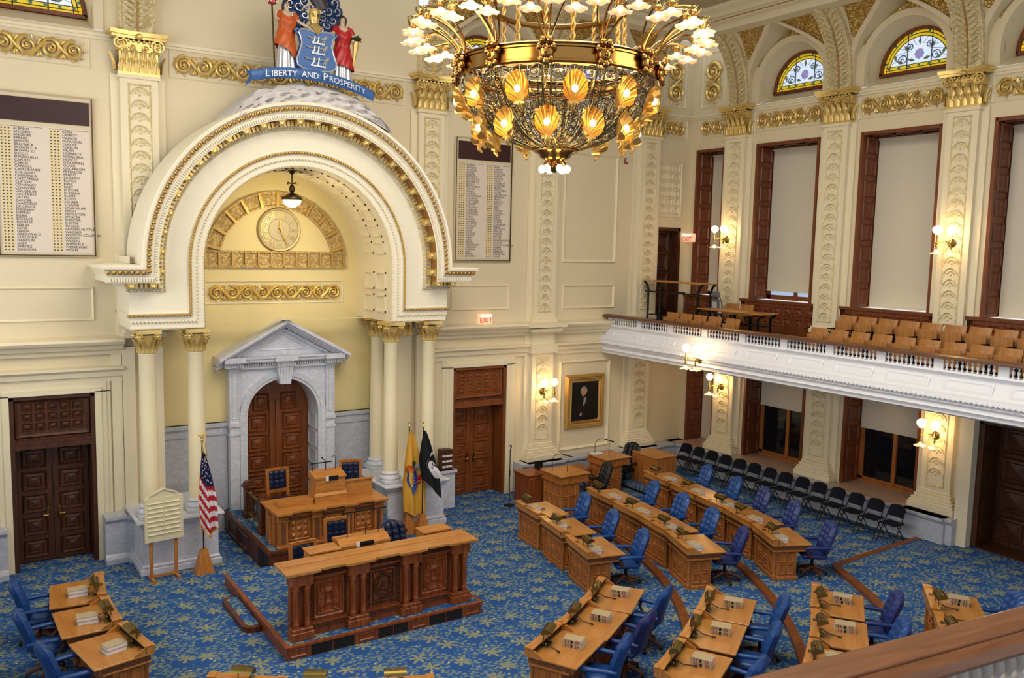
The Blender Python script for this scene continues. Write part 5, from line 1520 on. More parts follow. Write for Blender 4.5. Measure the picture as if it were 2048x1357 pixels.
for (e0, e1, y0, y1) in ((0, .06, 0, -.1), (.06, .15, -.1, -.06), (.15, .2, -.06, -.08), (.2, .24, -.08, -.02)):
    A_ = [(-hw + e0, y0, -hh + e0), (hw - e0, y0, -hh + e0), (hw - e0, y0, hh - e0), (-hw + e0, y0, hh - e0)]
    B_ = [(-hw + e1, y1, -hh + e1), (hw - e1, y1, -hh + e1), (hw - e1, y1, hh - e1), (-hw + e1, y1, hh - e1)]
    f.strip(A_, B_, True)
for k in range(48):
    for sx in (-1, 1): f.sph((sx * (hw - .105), -.085, -hh + .1 + k * .0297 * 1.05), .02, 5, 3)
    for sz in (-1, 1): f.sph((-hw + .1 + k * .0262 * 1.05, -.085, sz * (hh - .105)), .02, 5, 3)
f.build('gilt_frame', m_goldd, pt, smooth=30)
MB().box(-hw + .22, hw - .22, -.03, 0, -hh + .22, hh - .22).build('canvas', m_canvas, pt, smooth=0)
c = MB()
c.cur = 2; c.prismy([(-.3, -.55), (.34, -.55), (.32, -.2), (.2, .1), (.07, .16), (-.05, .16), (-.15, .06), (-.26, -.25)], -.035, -.03)
c.cur = 1; c.prismy([(-.05, .12), (.04, .12), (.02, -.02), (-.04, -.13), (-.08, -.12), (-.06, .0)], -.038, -.03)
c.cur = 1; c.prismy([(-.05 + .12 * cos(a * PI / 8), .31 + .13 * sin(a * PI / 8)) for a in range(16)], -.036, -.03)
c.cur = 0; c.prismy([(-.065 + .085 * cos(a * PI / 8), .275 + .125 * sin(a * PI / 8)) for a in range(16)], -.04, -.03)
c.cur = 0; c.prismy([(-.19, -.42), (-.12, -.42), (-.1, -.34), (-.17, -.33)], -.04, -.03)
c.build('painted_figure', [m_pskin, m_pwhit, m_pcoat], pt, smooth=0)

# ================================================================ GALLERY
GX = -3.16; GY1 = -18.6
gl = MB()
gprof = [(-2.98, 4.56), (-3.2, 4.58), (-3.22, 4.54), (-3.16, 4.5), (-3.14, 4.46), (-3.2, 4.3), (-3.3, 4.16), (-3.4, 4.12), (-3.42, 4.06), (-3.34, 4.03), (-3.38, 3.98), (-3.32, 3.93), (-3.36, 3.86), (-3.28, 3.84), (-3.3, 3.76), (-3.2, 3.72), (-2.9, 3.7), (0, 3.7)]
for (a, b), (c_, d_) in zip(gprof[:-1], gprof[1:]): gl.add([(a, .0, b), (a, GY1, b), (c_, GY1, d_), (c_, 0, d_)], [(0, 1, 2, 3)])
gl.box(-3.0, -2.92, GY1, 0, 4.2, 4.58)
par = struct(gl.build('gallery_front', m_white, smooth=30), 'white panelled front of the side gallery')
pn = MB(); bx = MB(); dn = MB()
bays = [-.35 - 1.0 * 0]
y = -.32; gb = []
while y > -17:
    gb.append((y, y - 1.02)); y -= 1.24
bal_me = MB().lathe([(.028, 0), (.028, .02), (.014, .035), (.018, .06), (.034, .1), (.026, .13), (.012, .15), (.012, .17), (.026, .18), (.026, .2)], 8).mesh('baluster', m_white, 60)
nb2 = 0
for (a, b) in gb:
    pn.T = Matrix.Translation((-3.15, 0, 0)) @ Matrix.Rotation(RZ, 4, 'Z')
    for (u0, u1) in ((-a + .08, -b - .02),):
        # slanted raised field on the fascia
        def fp(u, z, h): # point on the flared fascia
            q = (4.46 - z) / .34; xo = -3.14 - .06 * min(1, q * 2.1) - (.10 * max(0, q - .47) / .4 if q > .47 else 0)
            return (xo - h, -u, z)
        pn.T = None
        for w_, h0, h1 in ((0, 0, .02), (.03, .02, .005)):
            o_ = [fp(u0 + w_, 4.21 + w_, h0), fp(u1 - w_, 4.21 + w_, h0), fp(u1 - w_, 4.43 - w_, h0), fp(u0 + w_, 4.43 - w_, h0)]
            w2 = w_ + .03
            i_ = [fp(u0 + w2, 4.21 + w2, h1), fp(u1 - w2, 4.21 + w2, h1), fp(u1 - w2, 4.43 - w2, h1), fp(u0 + w2, 4.43 - w2, h1)]
            pn.strip(o_, i_, True)
        pn.add(i_, [(0, 1, 2, 3)])
    bx.box(-3.175, -3.12, a, a + .2, 4.57, 4.79)
    for k in range(10):
        nb2 += 1
        if nb2 > 100: continue
        o = put('baluster', bal_me, par); o.location = (-3.15, a - .06 - .1 * k, 4.58)
for k in range(170): dn.tube([(-3.4, -.05 - k * .1, 4.1), (-3.43, -.09 - k * .1, 4.07), (-3.4, -.13 - k * .1, 4.045)], .022, 5)
struct(pn.build('fascia_panel', m_white, par, smooth=0)); struct(bx.build('baluster_block', m_white, par, smooth=0)); struct(dn.build('leaf_moulding', m_white, par, smooth=60))
rl = MB(); run_p = [(-3.0, 4.79), (-3.28, 4.79), (-3.3, 4.81), (-3.27, 4.85), (-3.2, 4.87), (-3.05, 4.87), (-3.0, 4.85)]
for (a, b), (c_, d_) in zip(run_p, run_p[1:] + run_p[:1]): rl.add([(a, .0, b), (a, GY1, b), (c_, GY1, d_), (c_, 0, d_)], [(0, 1, 2, 3)])
struct(rl.build('gallery_rail', m_railg, par, smooth=40))
gf = MB(); gf.box(-2.95, 0, GY1, 0, 3.95, 4.22); gf.box(-2.05, 0, GY1, 0, 4.22, 4.5)
struct(gf.build('floor_gallery', m_gcarpet, smooth=0), 'dark blue stepped floor of the side gallery')
# flip-up seats
def gallery_seat():
    t = thing('gallery_seat', 'x', 'theatre seat')
    def bk(u, v):   # curved back panel facing -x (local -y is forward)
        return (-.23 + .46 * u, .03 - .035 * cos((u - .5) * PI) + .10 * v, .42 + .41 * v)
    b = MB(); b.grid(bk, 8, 5); b.grid(lambda u, v: (bk(u, v)[0], bk(u, v)[1] + .02, bk(u, v)[2]), 8, 5)
    b.strip([bk(i / 8, 1) for i in range(9)], [(bk(i / 8, 1)[0], bk(i / 8, 1)[1] + .02, bk(i / 8, 1)[2]) for i in range(9)]); b.build('seat_back', m_seatwood, t, smooth=40)
    s_ = MB(); s_.box(-.22, .22, -.06, -.03, .34, .7, .01); s_.build('flip_seat', m_seatwood, t, smooth=0)
    for e in (-1, 1):
        l = MB(); l.box(e * .255 - .015, e * .255 + .015, -.05, .05, 0, .5); l.box(e * .255 - .02, e * .255 + .02, -.28, .12, .5, .53)
        l.tube([(e * .255, -.25, .5), (e * .255, -.17, .4), (e * .255, -.05, .36)], .016, 5); l.tube([(e * .255, -.12 + .05 * cos(k * .7), .44 + .05 * sin(k * .7)) for k in range(9)], .01, 4)
        l.build('seat_standard', m_blackm, t, smooth=40)
    return t
g0 = gallery_seat(); g0['group'] = 'wooden flip seats of the gallery'
spots = []
for k, y in enumerate((-2.02, -2.53, -3.05, -3.58)): spots.append((-2.55, y, 4.22, 'front row wooden gallery seat left of the low table, %s from the corner' % ['first', 'second', 'third', 'fourth'][k]))
spots.append((-2.55, -4.2, 4.22, 'wooden gallery seat half hidden behind the low table legs'))
for k, y in enumerate((-3.82, -4.33)): spots.append((-1.12, y + .95, 4.5, '%s wooden gallery seat behind the low table' % ['left', 'right'][k]))
od = ['first', 'second', 'third', 'fourth', 'fifth', 'sixth', 'seventh', 'eighth', 'ninth', 'tenth', 'eleventh']
for k in range(11): spots.append((-2.55, -6.82 - .535 * k, 4.22, 'front row wooden gallery seat right of the gap, %s from the gap' % od[k]))
for k in range(10): spots.append((-1.75, -6.98 - .517 * k, 4.5, 'back row wooden gallery seat, %s from the open floor' % od[k]))
for i, (x, y, z, l) in enumerate(spots):
    if i == 0: g0.location = (x, y, z); g0.rotation_euler.z = RZ; g0['label'] = l
    else: dup(g0, (x, y, z), RZ, l)
# tables on the gallery
def gtable(label, loc, L_, hgt):
    t = thing('folding_table', label, 'table', loc, RZ)
    MB().box(-L_ / 2, L_ / 2, -.3, .3, hgt - .035, hgt, .008).build('table_top', m_oak, t, smooth=0)
    for e in (-1, 1):
        for s_ in (-1, 1):
            MB().tube([(e * (L_ / 2 - .2) - .16 * e, s_ * .24, 0), (e * (L_ / 2 - .2), s_ * .24, .08), (e * (L_ / 2 - .2), s_ * .24, hgt * .8), (e * (L_ / 2 - .12), s_ * .24, hgt - .1), (e * (L_ / 2 - .02), s_ * .24, hgt - .04)], .034, 6).build('leg', m_blackm, t)
    k = MB(); k.box(-L_ / 2 + .05, L_ / 2 - .05, -.26, -.22, hgt - .34, hgt - .30); k.box(-L_ / 2 + .1, L_ / 2 - .1, -.02, .02, .35, .38); k.box(-.02, .02, -.24, .24, hgt - .34, hgt - .3)
    for e in (-1, 1): k.box(e * (L_ / 2 - .2) - .02, e * (L_ / 2 - .2) + .02, -.24, .24, .35, .38)
    k.build('brace', m_blackm, t, smooth=0)
    return t
gtable('tall wooden table with black curved legs in the gallery corner', (-1.75, -1.5, 4.5), 2.4, 1.37)
gtable('low wooden table with black legs on the gallery', (-1.72, -3.65, 4.5), 2.3, .7)
t = thing('folded_chair_stack', 'folded grey chair leaning upright beside the low gallery table', 'folded chair', (-.75, -2.08, 4.5), RZ)
MB().tube([(-.2, .1, 0), (-.18, -.05, .8), (-.1, -.1, 1.1), (.1, -.1, 1.1), (.18, -.05, .8), (.2, .1, 0)], .018, 6).build('tube_frame', m_grey, t)
MB().box(-.17, .17, -.14, -.1, .55, .9, .01).box(-.14, .14, -.12, -.09, .95, 1.12, .02).build('seat_panel', m_grey, t, smooth=0)
MB().box(-.09, .09, -.145, -.14, .62, .82).build('paper_label', m_paper, t, smooth=0)

# foreground hand rail of the opposite gallery
dx, dy = 1.89, -.23; ln = math.hypot(dx, dy); ra = math.atan2(dy, dx)
fr = thing('balcony_railing', 'thick wooden hand rail with white balusters in the near right corner', 'railing', (-16.35, -17.0, 0), ra)
rp = [(0, 4.84), (.01, 4.87), (-.03, 4.892), (-.14, 4.895), (-.195, 4.89), (-.2, 4.875), (-.215, 4.885), (-.27, 4.87), (-.295, 4.835), (-.27, 4.80), (-.2, 4.785), (-.02, 4.785)]
mb = MB()
for (a, b), (c_, d_) in zip(rp, rp[1:] + rp[:1]): mb.add([(-2.5, a, b), (12.9, a, b), (12.9, c_, d_), (-2.5, c_, d_)], [(0, 1, 2, 3)])
mb.build('hand_rail', m_rail, fr, smooth=35)
mb = MB(); mb.box(-2.5, 12.9, -.21, -.04, 4.5, 4.57); mb.box(-2.5, 12.9, -.26, .02, 3.9, 4.5); mb.box(.25, 1.0, -.19, -.06, 4.57, 4.79)
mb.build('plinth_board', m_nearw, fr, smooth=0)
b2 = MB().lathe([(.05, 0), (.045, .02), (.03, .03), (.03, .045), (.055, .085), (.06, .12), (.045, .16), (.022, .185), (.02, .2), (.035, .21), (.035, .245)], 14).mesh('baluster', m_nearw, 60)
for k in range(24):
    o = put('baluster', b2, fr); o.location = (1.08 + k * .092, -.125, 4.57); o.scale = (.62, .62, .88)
struct(MB().box(-20, -3, -21, -17.6, 3.9, 4.1).build('floor_balcony', m_gcarpet, smooth=0), 'dark floor of the near balcony')
# ================================================================ ROSTRUM
# lower platform for the clerks
pf = thing('clerk_platform', 'low carpeted platform with wooden riser and black vents under the carved counter', 'platform')
PX0, PX1, PY0, PY1, PH = -14.9, -11.18, -6.43, -2.75, .225
mb = MB(); mb.box(PX0 + .02, PX1 - .02, PY0 + .02, PY1, 0, PH - .02); mb.box(PX0, PX1, PY0, PY0 + .07, PH - .03, PH + .004); mb.box(PX0, PX0 + .07, PY0 + .071, PY1, PH - .03, PH + .004); mb.box(PX1 - .07, PX1, PY0 + .071, PY1, PH - .03, PH + .004)
for (a, b) in ((0, .42), (1.2, 1.62), (2.2, 2.6), (3.3, 3.72)):
    mb.frame(PX0 + a + .06, PX0 + b - .06, .04, .18, .03, PY0 + .02, .02)
mb.build('riser', m_counter, pf, smooth=0)
MB().box(PX0 + .07, PX1 - .07, PY0 + .07, PY1, PH - .02, PH).build('carpet_top', m_carpet, pf, smooth=0)
for (a, b) in ((.44, .79), (.82, 1.18), (1.64, 1.9), (1.93, 2.18), (2.62, 2.94), (2.97, 3.28)):
    MB().box(PX0 + a, PX0 + b, PY0 + .005, PY0 + .03, .02, .19).build('vent_grille', m_grill, pf, smooth=0)
# carpeted entry step at the left
stp = thing('carpeted_step', 'small rounded carpeted step with wooden edge left of the clerk platform', 'step')
mb = MB(); mb.prism([(-15.0, -5.12), (-15.12, -5.08), (-15.18, -4.98), (-15.18, -3.7), (-15.12, -3.6), (-14.9, -3.56), (-14.9, -5.12)], 0, .1); mb.build('wooden_edge', m_dwood, stp, smooth=0)
MB().prism([(-15.0, -5.04), (-15.08, -5.0), (-15.11, -4.93), (-15.11, -3.75), (-15.05, -3.66), (-14.9, -3.63), (-14.9, -5.04)], .095, .106).build('carpet_tread', m_carpet, stp, smooth=0)
# counter
ct = thing('clerk_counter', 'long carved mahogany counter with golden oak top before the rostrum', 'counter', (-13.06, -6.0, PH))
HX = 1.68; TOP = 1.185
bd = MB()
bd.box(-HX + .1, HX - .1, -.16, .24, 0, .12); bd.box(-HX + .14, HX - .14, -.12, .22, .12, TOP - .2); bd.box(-HX + .06, HX - .06, -.18, .24, TOP - .2, TOP - .17); bd.box(-HX + .1, HX - .1, -.15, .24, TOP - .17, TOP - .06); bd.box(-HX + .04, HX - .04, -.2, .25, TOP - .06, TOP - .04)
bd.box(-HX + .1, HX - .1, -.18, .0, .12, .2)
prs = (-1.5, -.5, .5, 1.5)
for x in prs:
    bd.box(x - .2, x + .2, -.29, -.1, 0, .14, .01); bd.box(x - .18, x + .18, -.27, -.1, .14, .2, .01); bd.box(x - .19, x + .19, -.27, -.1, TOP - .26, TOP - .04, .01); bd.box(x - .17, x + .17, -.14, -.1, .2, TOP - .26)
bd.build('counter_body', m_counter, ct, smooth=0)
for (a, b, kind) in ((-1.28, -.72, 0), (-.28, .28, 1), (.72, 1.28, 0)):
    p = MB(); z0, z1 = .26, .94
    p.frame(a, b, z0, z1, .05, -.12, .03); p.frame(a + .07, b - .07, z0 + .07, z1 - .07, .035, -.12, .03)
    cx = (a + b) / 2; cz = (z0 + z1) / 2
    if kind == 0:
        for (x0, x1, q0, q1) in ((-.1, .1, .06, .16), (-.16, -.06, -.02, .02), (.06, .16, -.02, .02), (-.1, .1, -.16, -.06)): p.pyr(cx + x0, cx + x1, cz + q0, cz + q1, -.12, .03)
        for sx in (-1, 1):
            for sz in (-1, 1): p.frame(cx + sx * .11 - .05, cx + sx * .11 + .05, cz + sz * .17 - .06, cz + sz * .17 + .06, .03, -.12, .03)
        p.frame(cx - .07, cx + .07, cz - .11, cz + .11, .03, -.13, .03)
    else:
        p.tube([(cx + .15 * cos(k * PI / 12), -.135, cz + .21 * sin(k * PI / 12)) for k in range(24)], .025, 6, True); p.tube([(cx + .105 * cos(k * PI / 12), -.135, cz + .16 * sin(k * PI / 12)) for k in range(24)], .014, 5, True)
        for k in range(14): p.sph((cx + random.uniform(-.17, .17), -.125, cz + random.uniform(-.24, .24)), .03, 5, 3)
        p.sph((cx, -.13, cz + .03), .05, 8, 6, (1, .6, 1.3)); p.sph((cx, -.12, cz - .07), .07, 8, 5, (1, .5, .7))
    p.build('carved_panel', m_counter if kind == 0 else m_counterc, ct, smooth=30)
cv = MB()
for (a, b) in ((-1.32, -1.27), (-.73, -.68), (-.33, -.29), (.29, .33), (.68, .73), (1.27, 1.32)): cv.box(a - .03, b + .03, -.135, -.1, .24, .94)
cv.box(-1.34, 1.34, -.165, -.1, TOP - .165, TOP - .065); cv.box(-1.3, 1.3, -.185, -.1, .125, .195)
for sx in (-1, 1): cv.box(sx * (HX - .14) - .015, sx * (HX - .14) + .015, -.08, .18, .25, .9)
cv.build('carved_bands', m_counterc, ct, smooth=0)
def ccol():
    mb = MB(); mb.lathe([(.055, .2), (.06, .22), (.05, .25), (.058, .27), (.045, .3), (.047, .45), (.05, .5), (.043, .7), (.05, .73), (.04, .76), (.06, .88), (.068, .92), (.068, .94)], 14)
    for k in range(6): mb.sph((.05 * cos(k * PI / 3), .05 * sin(k * PI / 3), .86), .022, 5, 4)
    return mb.mesh('turned_column', m_counter, 40)
cc = ccol()
for x in prs:
    for dx_ in (-.095, .095): o = put('turned_column', cc, ct); o.location = (x + dx_, -.205, 0)
for y in (.15,):
    for x in (-1.56, 1.56): o = put('turned_column', cc, ct); o.location = (x, y, 0)
tp = MB(); tp.prism([(-1.8, -.36), (-1.22, -.36), (-1.2, -.3), (-.78, -.3), (-.76, -.36), (-.24, -.36), (-.22, -.3), (.22, -.3), (.24, -.36), (.76, -.36), (.78, -.3), (1.2, -.3), (1.22, -.36), (1.8, -.36), (1.8, .3), (-1.8, .3)], TOP - .04, TOP); tp.box(-1.74, 1.74, .0, .26, TOP, TOP + .012); tp.build('counter_top', m_desktop, ct, smooth=0)
# clerk reading desk behind the counter
rd = thing('clerk_lectern', 'low oak reading desk with black name plate behind the counter', 'lectern', (-13.15, -5.45, PH))
MB().box(-.48, .48, -.12, .2, 0, 1.15).prismx([(-.14, 1.15), (.2, 1.15), (.2, 1.27), (.02, 1.29), (-.14, 1.2)], -.48, .48).box(-.5, .5, .14, .22, 1.24, 1.29).build('desk_box', m_oak, rd, smooth=0)
MB().box(-.17, .15, -.16, -.145, 1.17, 1.245).build('name_plate', m_plate, rd, smooth=0)
MB().box(-.19, -.12, -.165, -.15, 1.165, 1.25).build('plate_crest', m_paper, rd, smooth=0)
mb = MB(); mb.tube([(.1, .1, 1.28), (.1, .1, 1.5)], .008, 5); mb.box(-.3, .5, .09, .11, 1.72, 1.74); mb.tube([(-.25, .1, 1.28), (-.25, .1, 1.73)], .007, 5); mb.tube([(.35, .1, 1.28), (.35, .1, 1.73)], .007, 5); mb.build('reading_lamp_bar', m_blackm, rd)
for x, w_, l in ((-13.95, .27, 'flat oak ledge on the counter left of the clerk reading desk'), (-11.75, .28, 'flat oak ledge on the counter at its right end')):
    t = thing('oak_ledge', l, 'ledge', (x, -5.55, PH)); mb = MB(); mb.box(-w_, w_, -.12, .18, .8, 1.2); mb.box(-w_ - .02, w_ + .02, -.15, .2, 1.2, 1.24, .008); mb.build('ledge_box', m_oak, t, smooth=0)
# upper platform
up = thing('speaker_platform', 'high carpeted platform with dark wooden side carrying the speaker desk', 'platform')
mb = MB(); mb.box(-14.0, -10.95, -2.78, .6, 0, .48); mb.box(-14.02, -10.93, -2.8, -2.72, .44, .505); mb.box(-14.02, -13.95, -2.719, .35, .44, .505)
for y in (-1.35, -.55): mb.T = Matrix.Translation((-14.0, 0, 0)) @ Matrix.Rotation(-PI / 2, 4, 'Z'); mb.frame(-y - .7 - .0, -y, .06, .4, .05, 0, .03)
mb.o().build('riser', m_dwood, up, smooth=0)
MB().box(-13.95, -10.96, -2.72, .6, .48, .5).build('carpet_top', m_carpet, up, smooth=0)
for y in (-2.7, -2.35): MB().box(-14.015, -13.99, y, y + .3, .04, .4).build('vent_grille', m_grill, up, smooth=0)
# speaker desk
sd = thing('speaker_desk', 'carved golden oak speaker desk on the high platform', 'desk', (-12.62, -2.2, .5))
HX = 1.2; TOP = .77
mb = MB(); mb.box(-HX + .06, HX - .06, -.44, .42, 0, .08); mb.box(-HX + .1, HX - .1, -.4, .4, .08, TOP - .14); mb.box(-HX + .04, HX - .04, -.46, .42, TOP - .14, TOP - .1); mb.box(-HX + .08, HX - .08, -.43, .42, TOP - .1, TOP - .04)
px_ = (-1.06, -.34, .38, 1.06)
for x in px_:
    mb.box(x - .13, x + .13, -.52, -.38, 0, .06, .008); mb.box(x - .1, x + .1, -.48, -.38, .06, TOP - .22); mb.box(x - .12, x + .12, -.51, -.38, TOP - .22, TOP - .17, .006); mb.box(x - .105, x + .105, -.49, -.38, TOP - .17, TOP - .1); mb.box(x - .13, x + .13, -.53, -.38, TOP - .1, TOP - .04, .006)
for y in (-.2, .2): mb.box(-HX + .02, -HX + .12, y - .1, y + .1, 0, TOP - .05)
mb.lathe([(.05, .0), (.05, .05), (.04, .1), (.045, .5), (.06, .56), (.06, .6)], 12, (-HX + .02, -.05, 0))
mb.build('desk_body', m_oakz, sd, smooth=0)
for a, b in zip(px_[:-1], px_[1:]):
    p = MB(); x0, x1 = a + .13, b - .13; z0, z1 = .12, TOP - .2
    p.frame(x0, x1, z0, z1, .035, -.4, .025)
    cx, cz = (x0 + x1) / 2, (z0 + z1) / 2; qx, qz = (x1 - x0) / 6, (z1 - z0) / 6
    for i in (-1, 0, 1):
        for j in (-1, 0, 1): p.pyr(cx + i * qx * 1.7 - qx * .7, cx + i * qx * 1.7 + qx * .7, cz + j * qz * 1.7 - qz * .7, cz + j * qz * 1.7 + qz * .7, -.4, .05 if (i + j) % 2 == 0 else .02)
    p.build('carved_panel', m_oakz, sd, smooth=0)
p = MB()
for x in px_: p.box(x - .05, x + .05, -.49, -.47, .1, TOP - .26)
for a, b in zip(px_[:-1], px_[1:]): p.box(a + .13, b - .13, -.44, -.4, TOP - .19, TOP - .15)
p.build('carved_strips', m_oakc, sd, smooth=0)
tp = MB(); pl_ = [(-HX - .03, .5), (-HX - .03, .02), (-HX + .0, -.08), (-HX - .03, -.1)]
pl_ += [(-HX - .03, -.62), (-.9, -.62), (-.88, -.55), (-.5, -.55), (-.48, -.62), (-.18, -.62), (-.16, -.55), (.22, -.55), (.24, -.62), (.54, -.62), (.56, -.55), (.9, -.55), (.92, -.62), (HX + .03, -.62), (HX + .03, .5)]
tp.prism(pl_, TOP - .04, TOP); tp.build('desk_top', m_oak, sd, smooth=0)
MB().box(-1.06, -.32, -.22, .1, TOP, TOP + .09).box(-1.02, -.3, -.2, .14, TOP + .09, TOP + .1).build('low_riser_box', m_oak, sd, smooth=0)
lt_ = thing('speaker_lectern', 'oak lectern with black name plate and microphone on the speaker desk', 'lectern', (-12.55, -2.2, .5 + TOP))
mb = MB(); mb.box(-.36, .36, -.24, .2, 0, .14); mb.prismx([(-.25, .14), (.21, .14), (.18, .2), (-.21, .2)], -.35, .35); mb.box(-.33, .33, -.2, .18, .2, .5); mb.prismx([(-.22, .5), (.2, .5), (.2, .62), (.12, .62), (-.22, .53)], -.35, .35); mb.build('lectern_box', m_oak, lt_, smooth=0)
MB().box(-.1, .16, -.235, -.22, .46, .55).build('name_plate', m_plate, lt_, smooth=0); MB().box(-.12, -.06, -.238, -.22, .455, .555).build('plate_crest', m_paper, lt_, smooth=0)
mb = MB(); mb.tube([(.0, .1, .6), (.0, .1, .8), (-.08, .05, .88)], .009, 6); mb.sph((-.1, .04, .9), .02, 6, 4); mb.tube([(-.3, .1, .55), (-.3, .1, .78)], .007, 5); mb.tube([(.22, .1, .6), (.23, .1, .88), (.18, .1, .92), (.15, .1, .86)], .007, 5); mb.box(-.34, .14, .09, .11, .77, .79); mb.build('microphones', m_blackm, lt_)
bx_ = thing('oak_screen', 'oak privacy screen on the right end of the speaker desk', 'screen', (-11.88, -2.3, .5 + TOP))
MB().box(-.31, .31, -.03, .02, 0, .36).box(-.33, .33, -.06, .04, .36, .385).box(-.31, .31, .02, .25, 0, .02).build('panel', m_oak, bx_, smooth=0)
# newel posts and brass rail at the left of the platform
for i, (x, y, l) in enumerate(((-13.66, -.25, 'dark walnut newel post at the rear left of the speaker platform'), (-13.72, -1.55, 'short walnut post at the left end of the speaker desk'))):
    t = thing('newel_post', l, 'post', (x, y, .5)); mb = MB(); mb.box(-.13, .13, -.13, .13, 0, .14, .01); mb.box(-.1, .1, -.1, .1, .14, .68); mb.box(-.14, .14, -.14, .14, .68, .74, .012); mb.box(-.11, .11, -.11, .11, .74, .79, .01); mb.prism([(-.09, -.09), (.09, -.09), (.09, .09), (-.09, .09)], .79, .83); mb.build('post', m_dwood, t, smooth=0)
    MB().box(-.06, .06, -.11, -.095, .2, .6).build('carved_field', m_dwoodc, t, smooth=0)
t = thing('brass_rail', 'brass rail between the walnut posts left of the speaker desk', 'rail', (-13.72, -.9, .5))
MB().tube([(0, -.62, .62), (0, .56, .62)], .03, 8).tube([(0, -.6, .15), (0, .56, .15)], .03, 8).sph((0, .3, .64), .05, 8, 5).build('rail_tubes', m_brassd, t)
mb = MB()
for k in range(5): mb.tube([(0, -.4 + k * .22, .16), (0, -.34 + k * .22, .4), (0, -.4 + k * .22, .62)], .012, 5)
mb.build('rail_scrolls', m_brassd, t)

# tufted leather
def tuft_back(mb, w, h, y, z0, nx, nz, dep=.03, th=.05, curve=.0, lean=0.0, rnd=.0):
    def f(u, v):
        x = (u - .5) * w; z = z0 + v * h
        bump = abs(sin(u * nx * PI)) ** .6 * (abs(sin(v * nz * PI)) ** .35 * .5 + .5)
        e = min(1, min(u, 1 - u) * 10) * min(1, min(v, 1 - v) * 10)
        zz = z - rnd * (abs(u - .5) * 2) ** 3 * v
        return (x, y - dep * bump * e - .0 + curve * (2 * u - 1) ** 2 * -1 + lean * v, zz)
    mb.grid(f, nx * 4, nz * 4 + 2)
def side_chair():
    t = thing('tufted_side_chair', 'x', 'chair')
    mb = MB()
    for e in (-1, 1):
        mb.prismx([(.2, 0), (.25, 0), (.27, .45), (.33, 1.16), (.28, 1.16), (.22, .45)], e * .235 - .03, e * .235 + .03)
        mb.box(e * .22 - .025, e * .22 + .025, -.25, -.2, 0, .44)
    mb.box(-.22, .22, .285, .325, 1.1, 1.17, .006); mb.box(-.22, .22, .245, .285, .62, .69); mb.box(-.24, .24, -.25, .24, .38, .44)
    mb.build('oak_frame', m_oakz, t, smooth=0)
    b = MB(); tuft_back(b, .4, .42, .27, .685, 3, 4, .035, lean=.04); b.build('tufted_back', m_navy, t, smooth=50)
    s_ = MB(); s_.box(-.25, .25, -.27, .22, .44, .52, .03); s_.build('seat_cushion', m_navy, t, smooth=40)
    return t
sc0 = side_chair(); sc0.location = (-13.12, -.95, .5); sc0.rotation_euler.z = .06; sc0['label'] = 'oak chair with navy tufted back at the left of the speaker desk'
sc0['group'] = 'navy tufted rostrum chairs'
dup(sc0, (-11.5, -1.0, .5), -.35, 'oak chair with navy tufted back half hidden behind the lectern')
dup(sc0, (-14.02, -5.12, PH), .08, 'oak chair with navy tufted back at the left end of the counter')
dup(sc0, (-13.02, -4.15, PH), -.05, 'oak chair with navy tufted back in the middle between desk and counter')

# swivel armchair (canonical: sits facing -y)
def swivel(leather, name='executive_chair', wood=m_dwood, top=1.12):
    t = thing(name, 'x', 'chair')
    s_ = MB(); s_.box(-.27, .27, -.28, .24, .40, .52, .05); s_.build('seat', leather, t, smooth=50)
    b = MB()
    H_ = top - .5
    def shape(u, v):
        w = .25 + .05 * sin(v * PI * .8)
        if v > .86: w *= 1 - .25 * ((v - .86) / .14) ** 2
        x = (2 * u - 1) * w
        z = .5 + H_ * v + (.05 * cos((2 * u - 1) * PI / 2) if v > .9 else 0)
        return x, z, .24 + .18 * v ** 1.3
    def ff(u, v):
        x, z, y = shape(u, v)
        e = min(1, min(u, 1 - u) * 8) * min(1, min(v, 1 - v) * 9 + .05)
        bump = (abs(sin(u * 4 * PI)) ** .5) * (.6 + .4 * abs(sin(v * 5 * PI)) ** .4)
        return (x, y - (.03 + .07 * bump) * e - .04 * (1 - (2 * u - 1) ** 2) * 0 - .05 * (2 * u - 1) ** 2, z)
    def bf(u, v):
        x, z, y = shape(u, v); return (x, y + .06 * min(1, min(u, 1 - u) * 6) * min(1, (1 - v) * 8) - .05 * (2 * u - 1) ** 2, z)
    b.grid(ff, 24, 22); b.grid(bf, 12, 12)
    b.build('tufted_back', leather, t, smooth=55)
    for e in (-1, 1):
        a = MB()
        a.tube([(e * .28, .3, .66), (e * .31, .15, .675), (e * .33, -.05, .675), (e * .33, -.2, .67), (e * .31, -.26, .645)], [.035, .042, .045, .045, .035], 8, False, .8)
        ao = a.build('arm', leather, t, smooth=60)
        a = MB(); a.tube([(e * .32, -.16, .67), (e * .315, -.2, .57), (e * .29, -.12, .45)], .024, 6); a.build('arm_support', wood, ao)
    p = MB(); p.cyl((0, 0, 0), .03, .14, .4, 10); p.cyl((0, 0, 0), .09, .36, .4, 10); p.build('pedestal', m_blackm, t)
    ba = MB()
    for k in range(5):
        g = k * 2 * PI / 5 + .3; ba.tube([(.03 * cos(g), .03 * sin(g), .17), (.17 * cos(g), .17 * sin(g), .14), (.3 * cos(g), .3 * sin(g), .09)], [.045, .035, .026], 6)
    ba.build('star_base', wood, t, smooth=50)
    for k in range(5):
        g = k * 2 * PI / 5 + .3; put('caster', CAST, t).location = (.3 * cos(g), .3 * sin(g), .035)
    return t
CAST = MB().sph((0, 0, 0), .034, 8, 5, (.7, 1, 1)).mesh('caster', m_black, 60)
nv = swivel(m_navy, 'executive_chair', m_black, 1.06); nv.location = (-12.05, -4.75, PH); nv.rotation_euler.z = .1; nv['label'] = 'navy tufted swivel chair behind the right half of the counter'

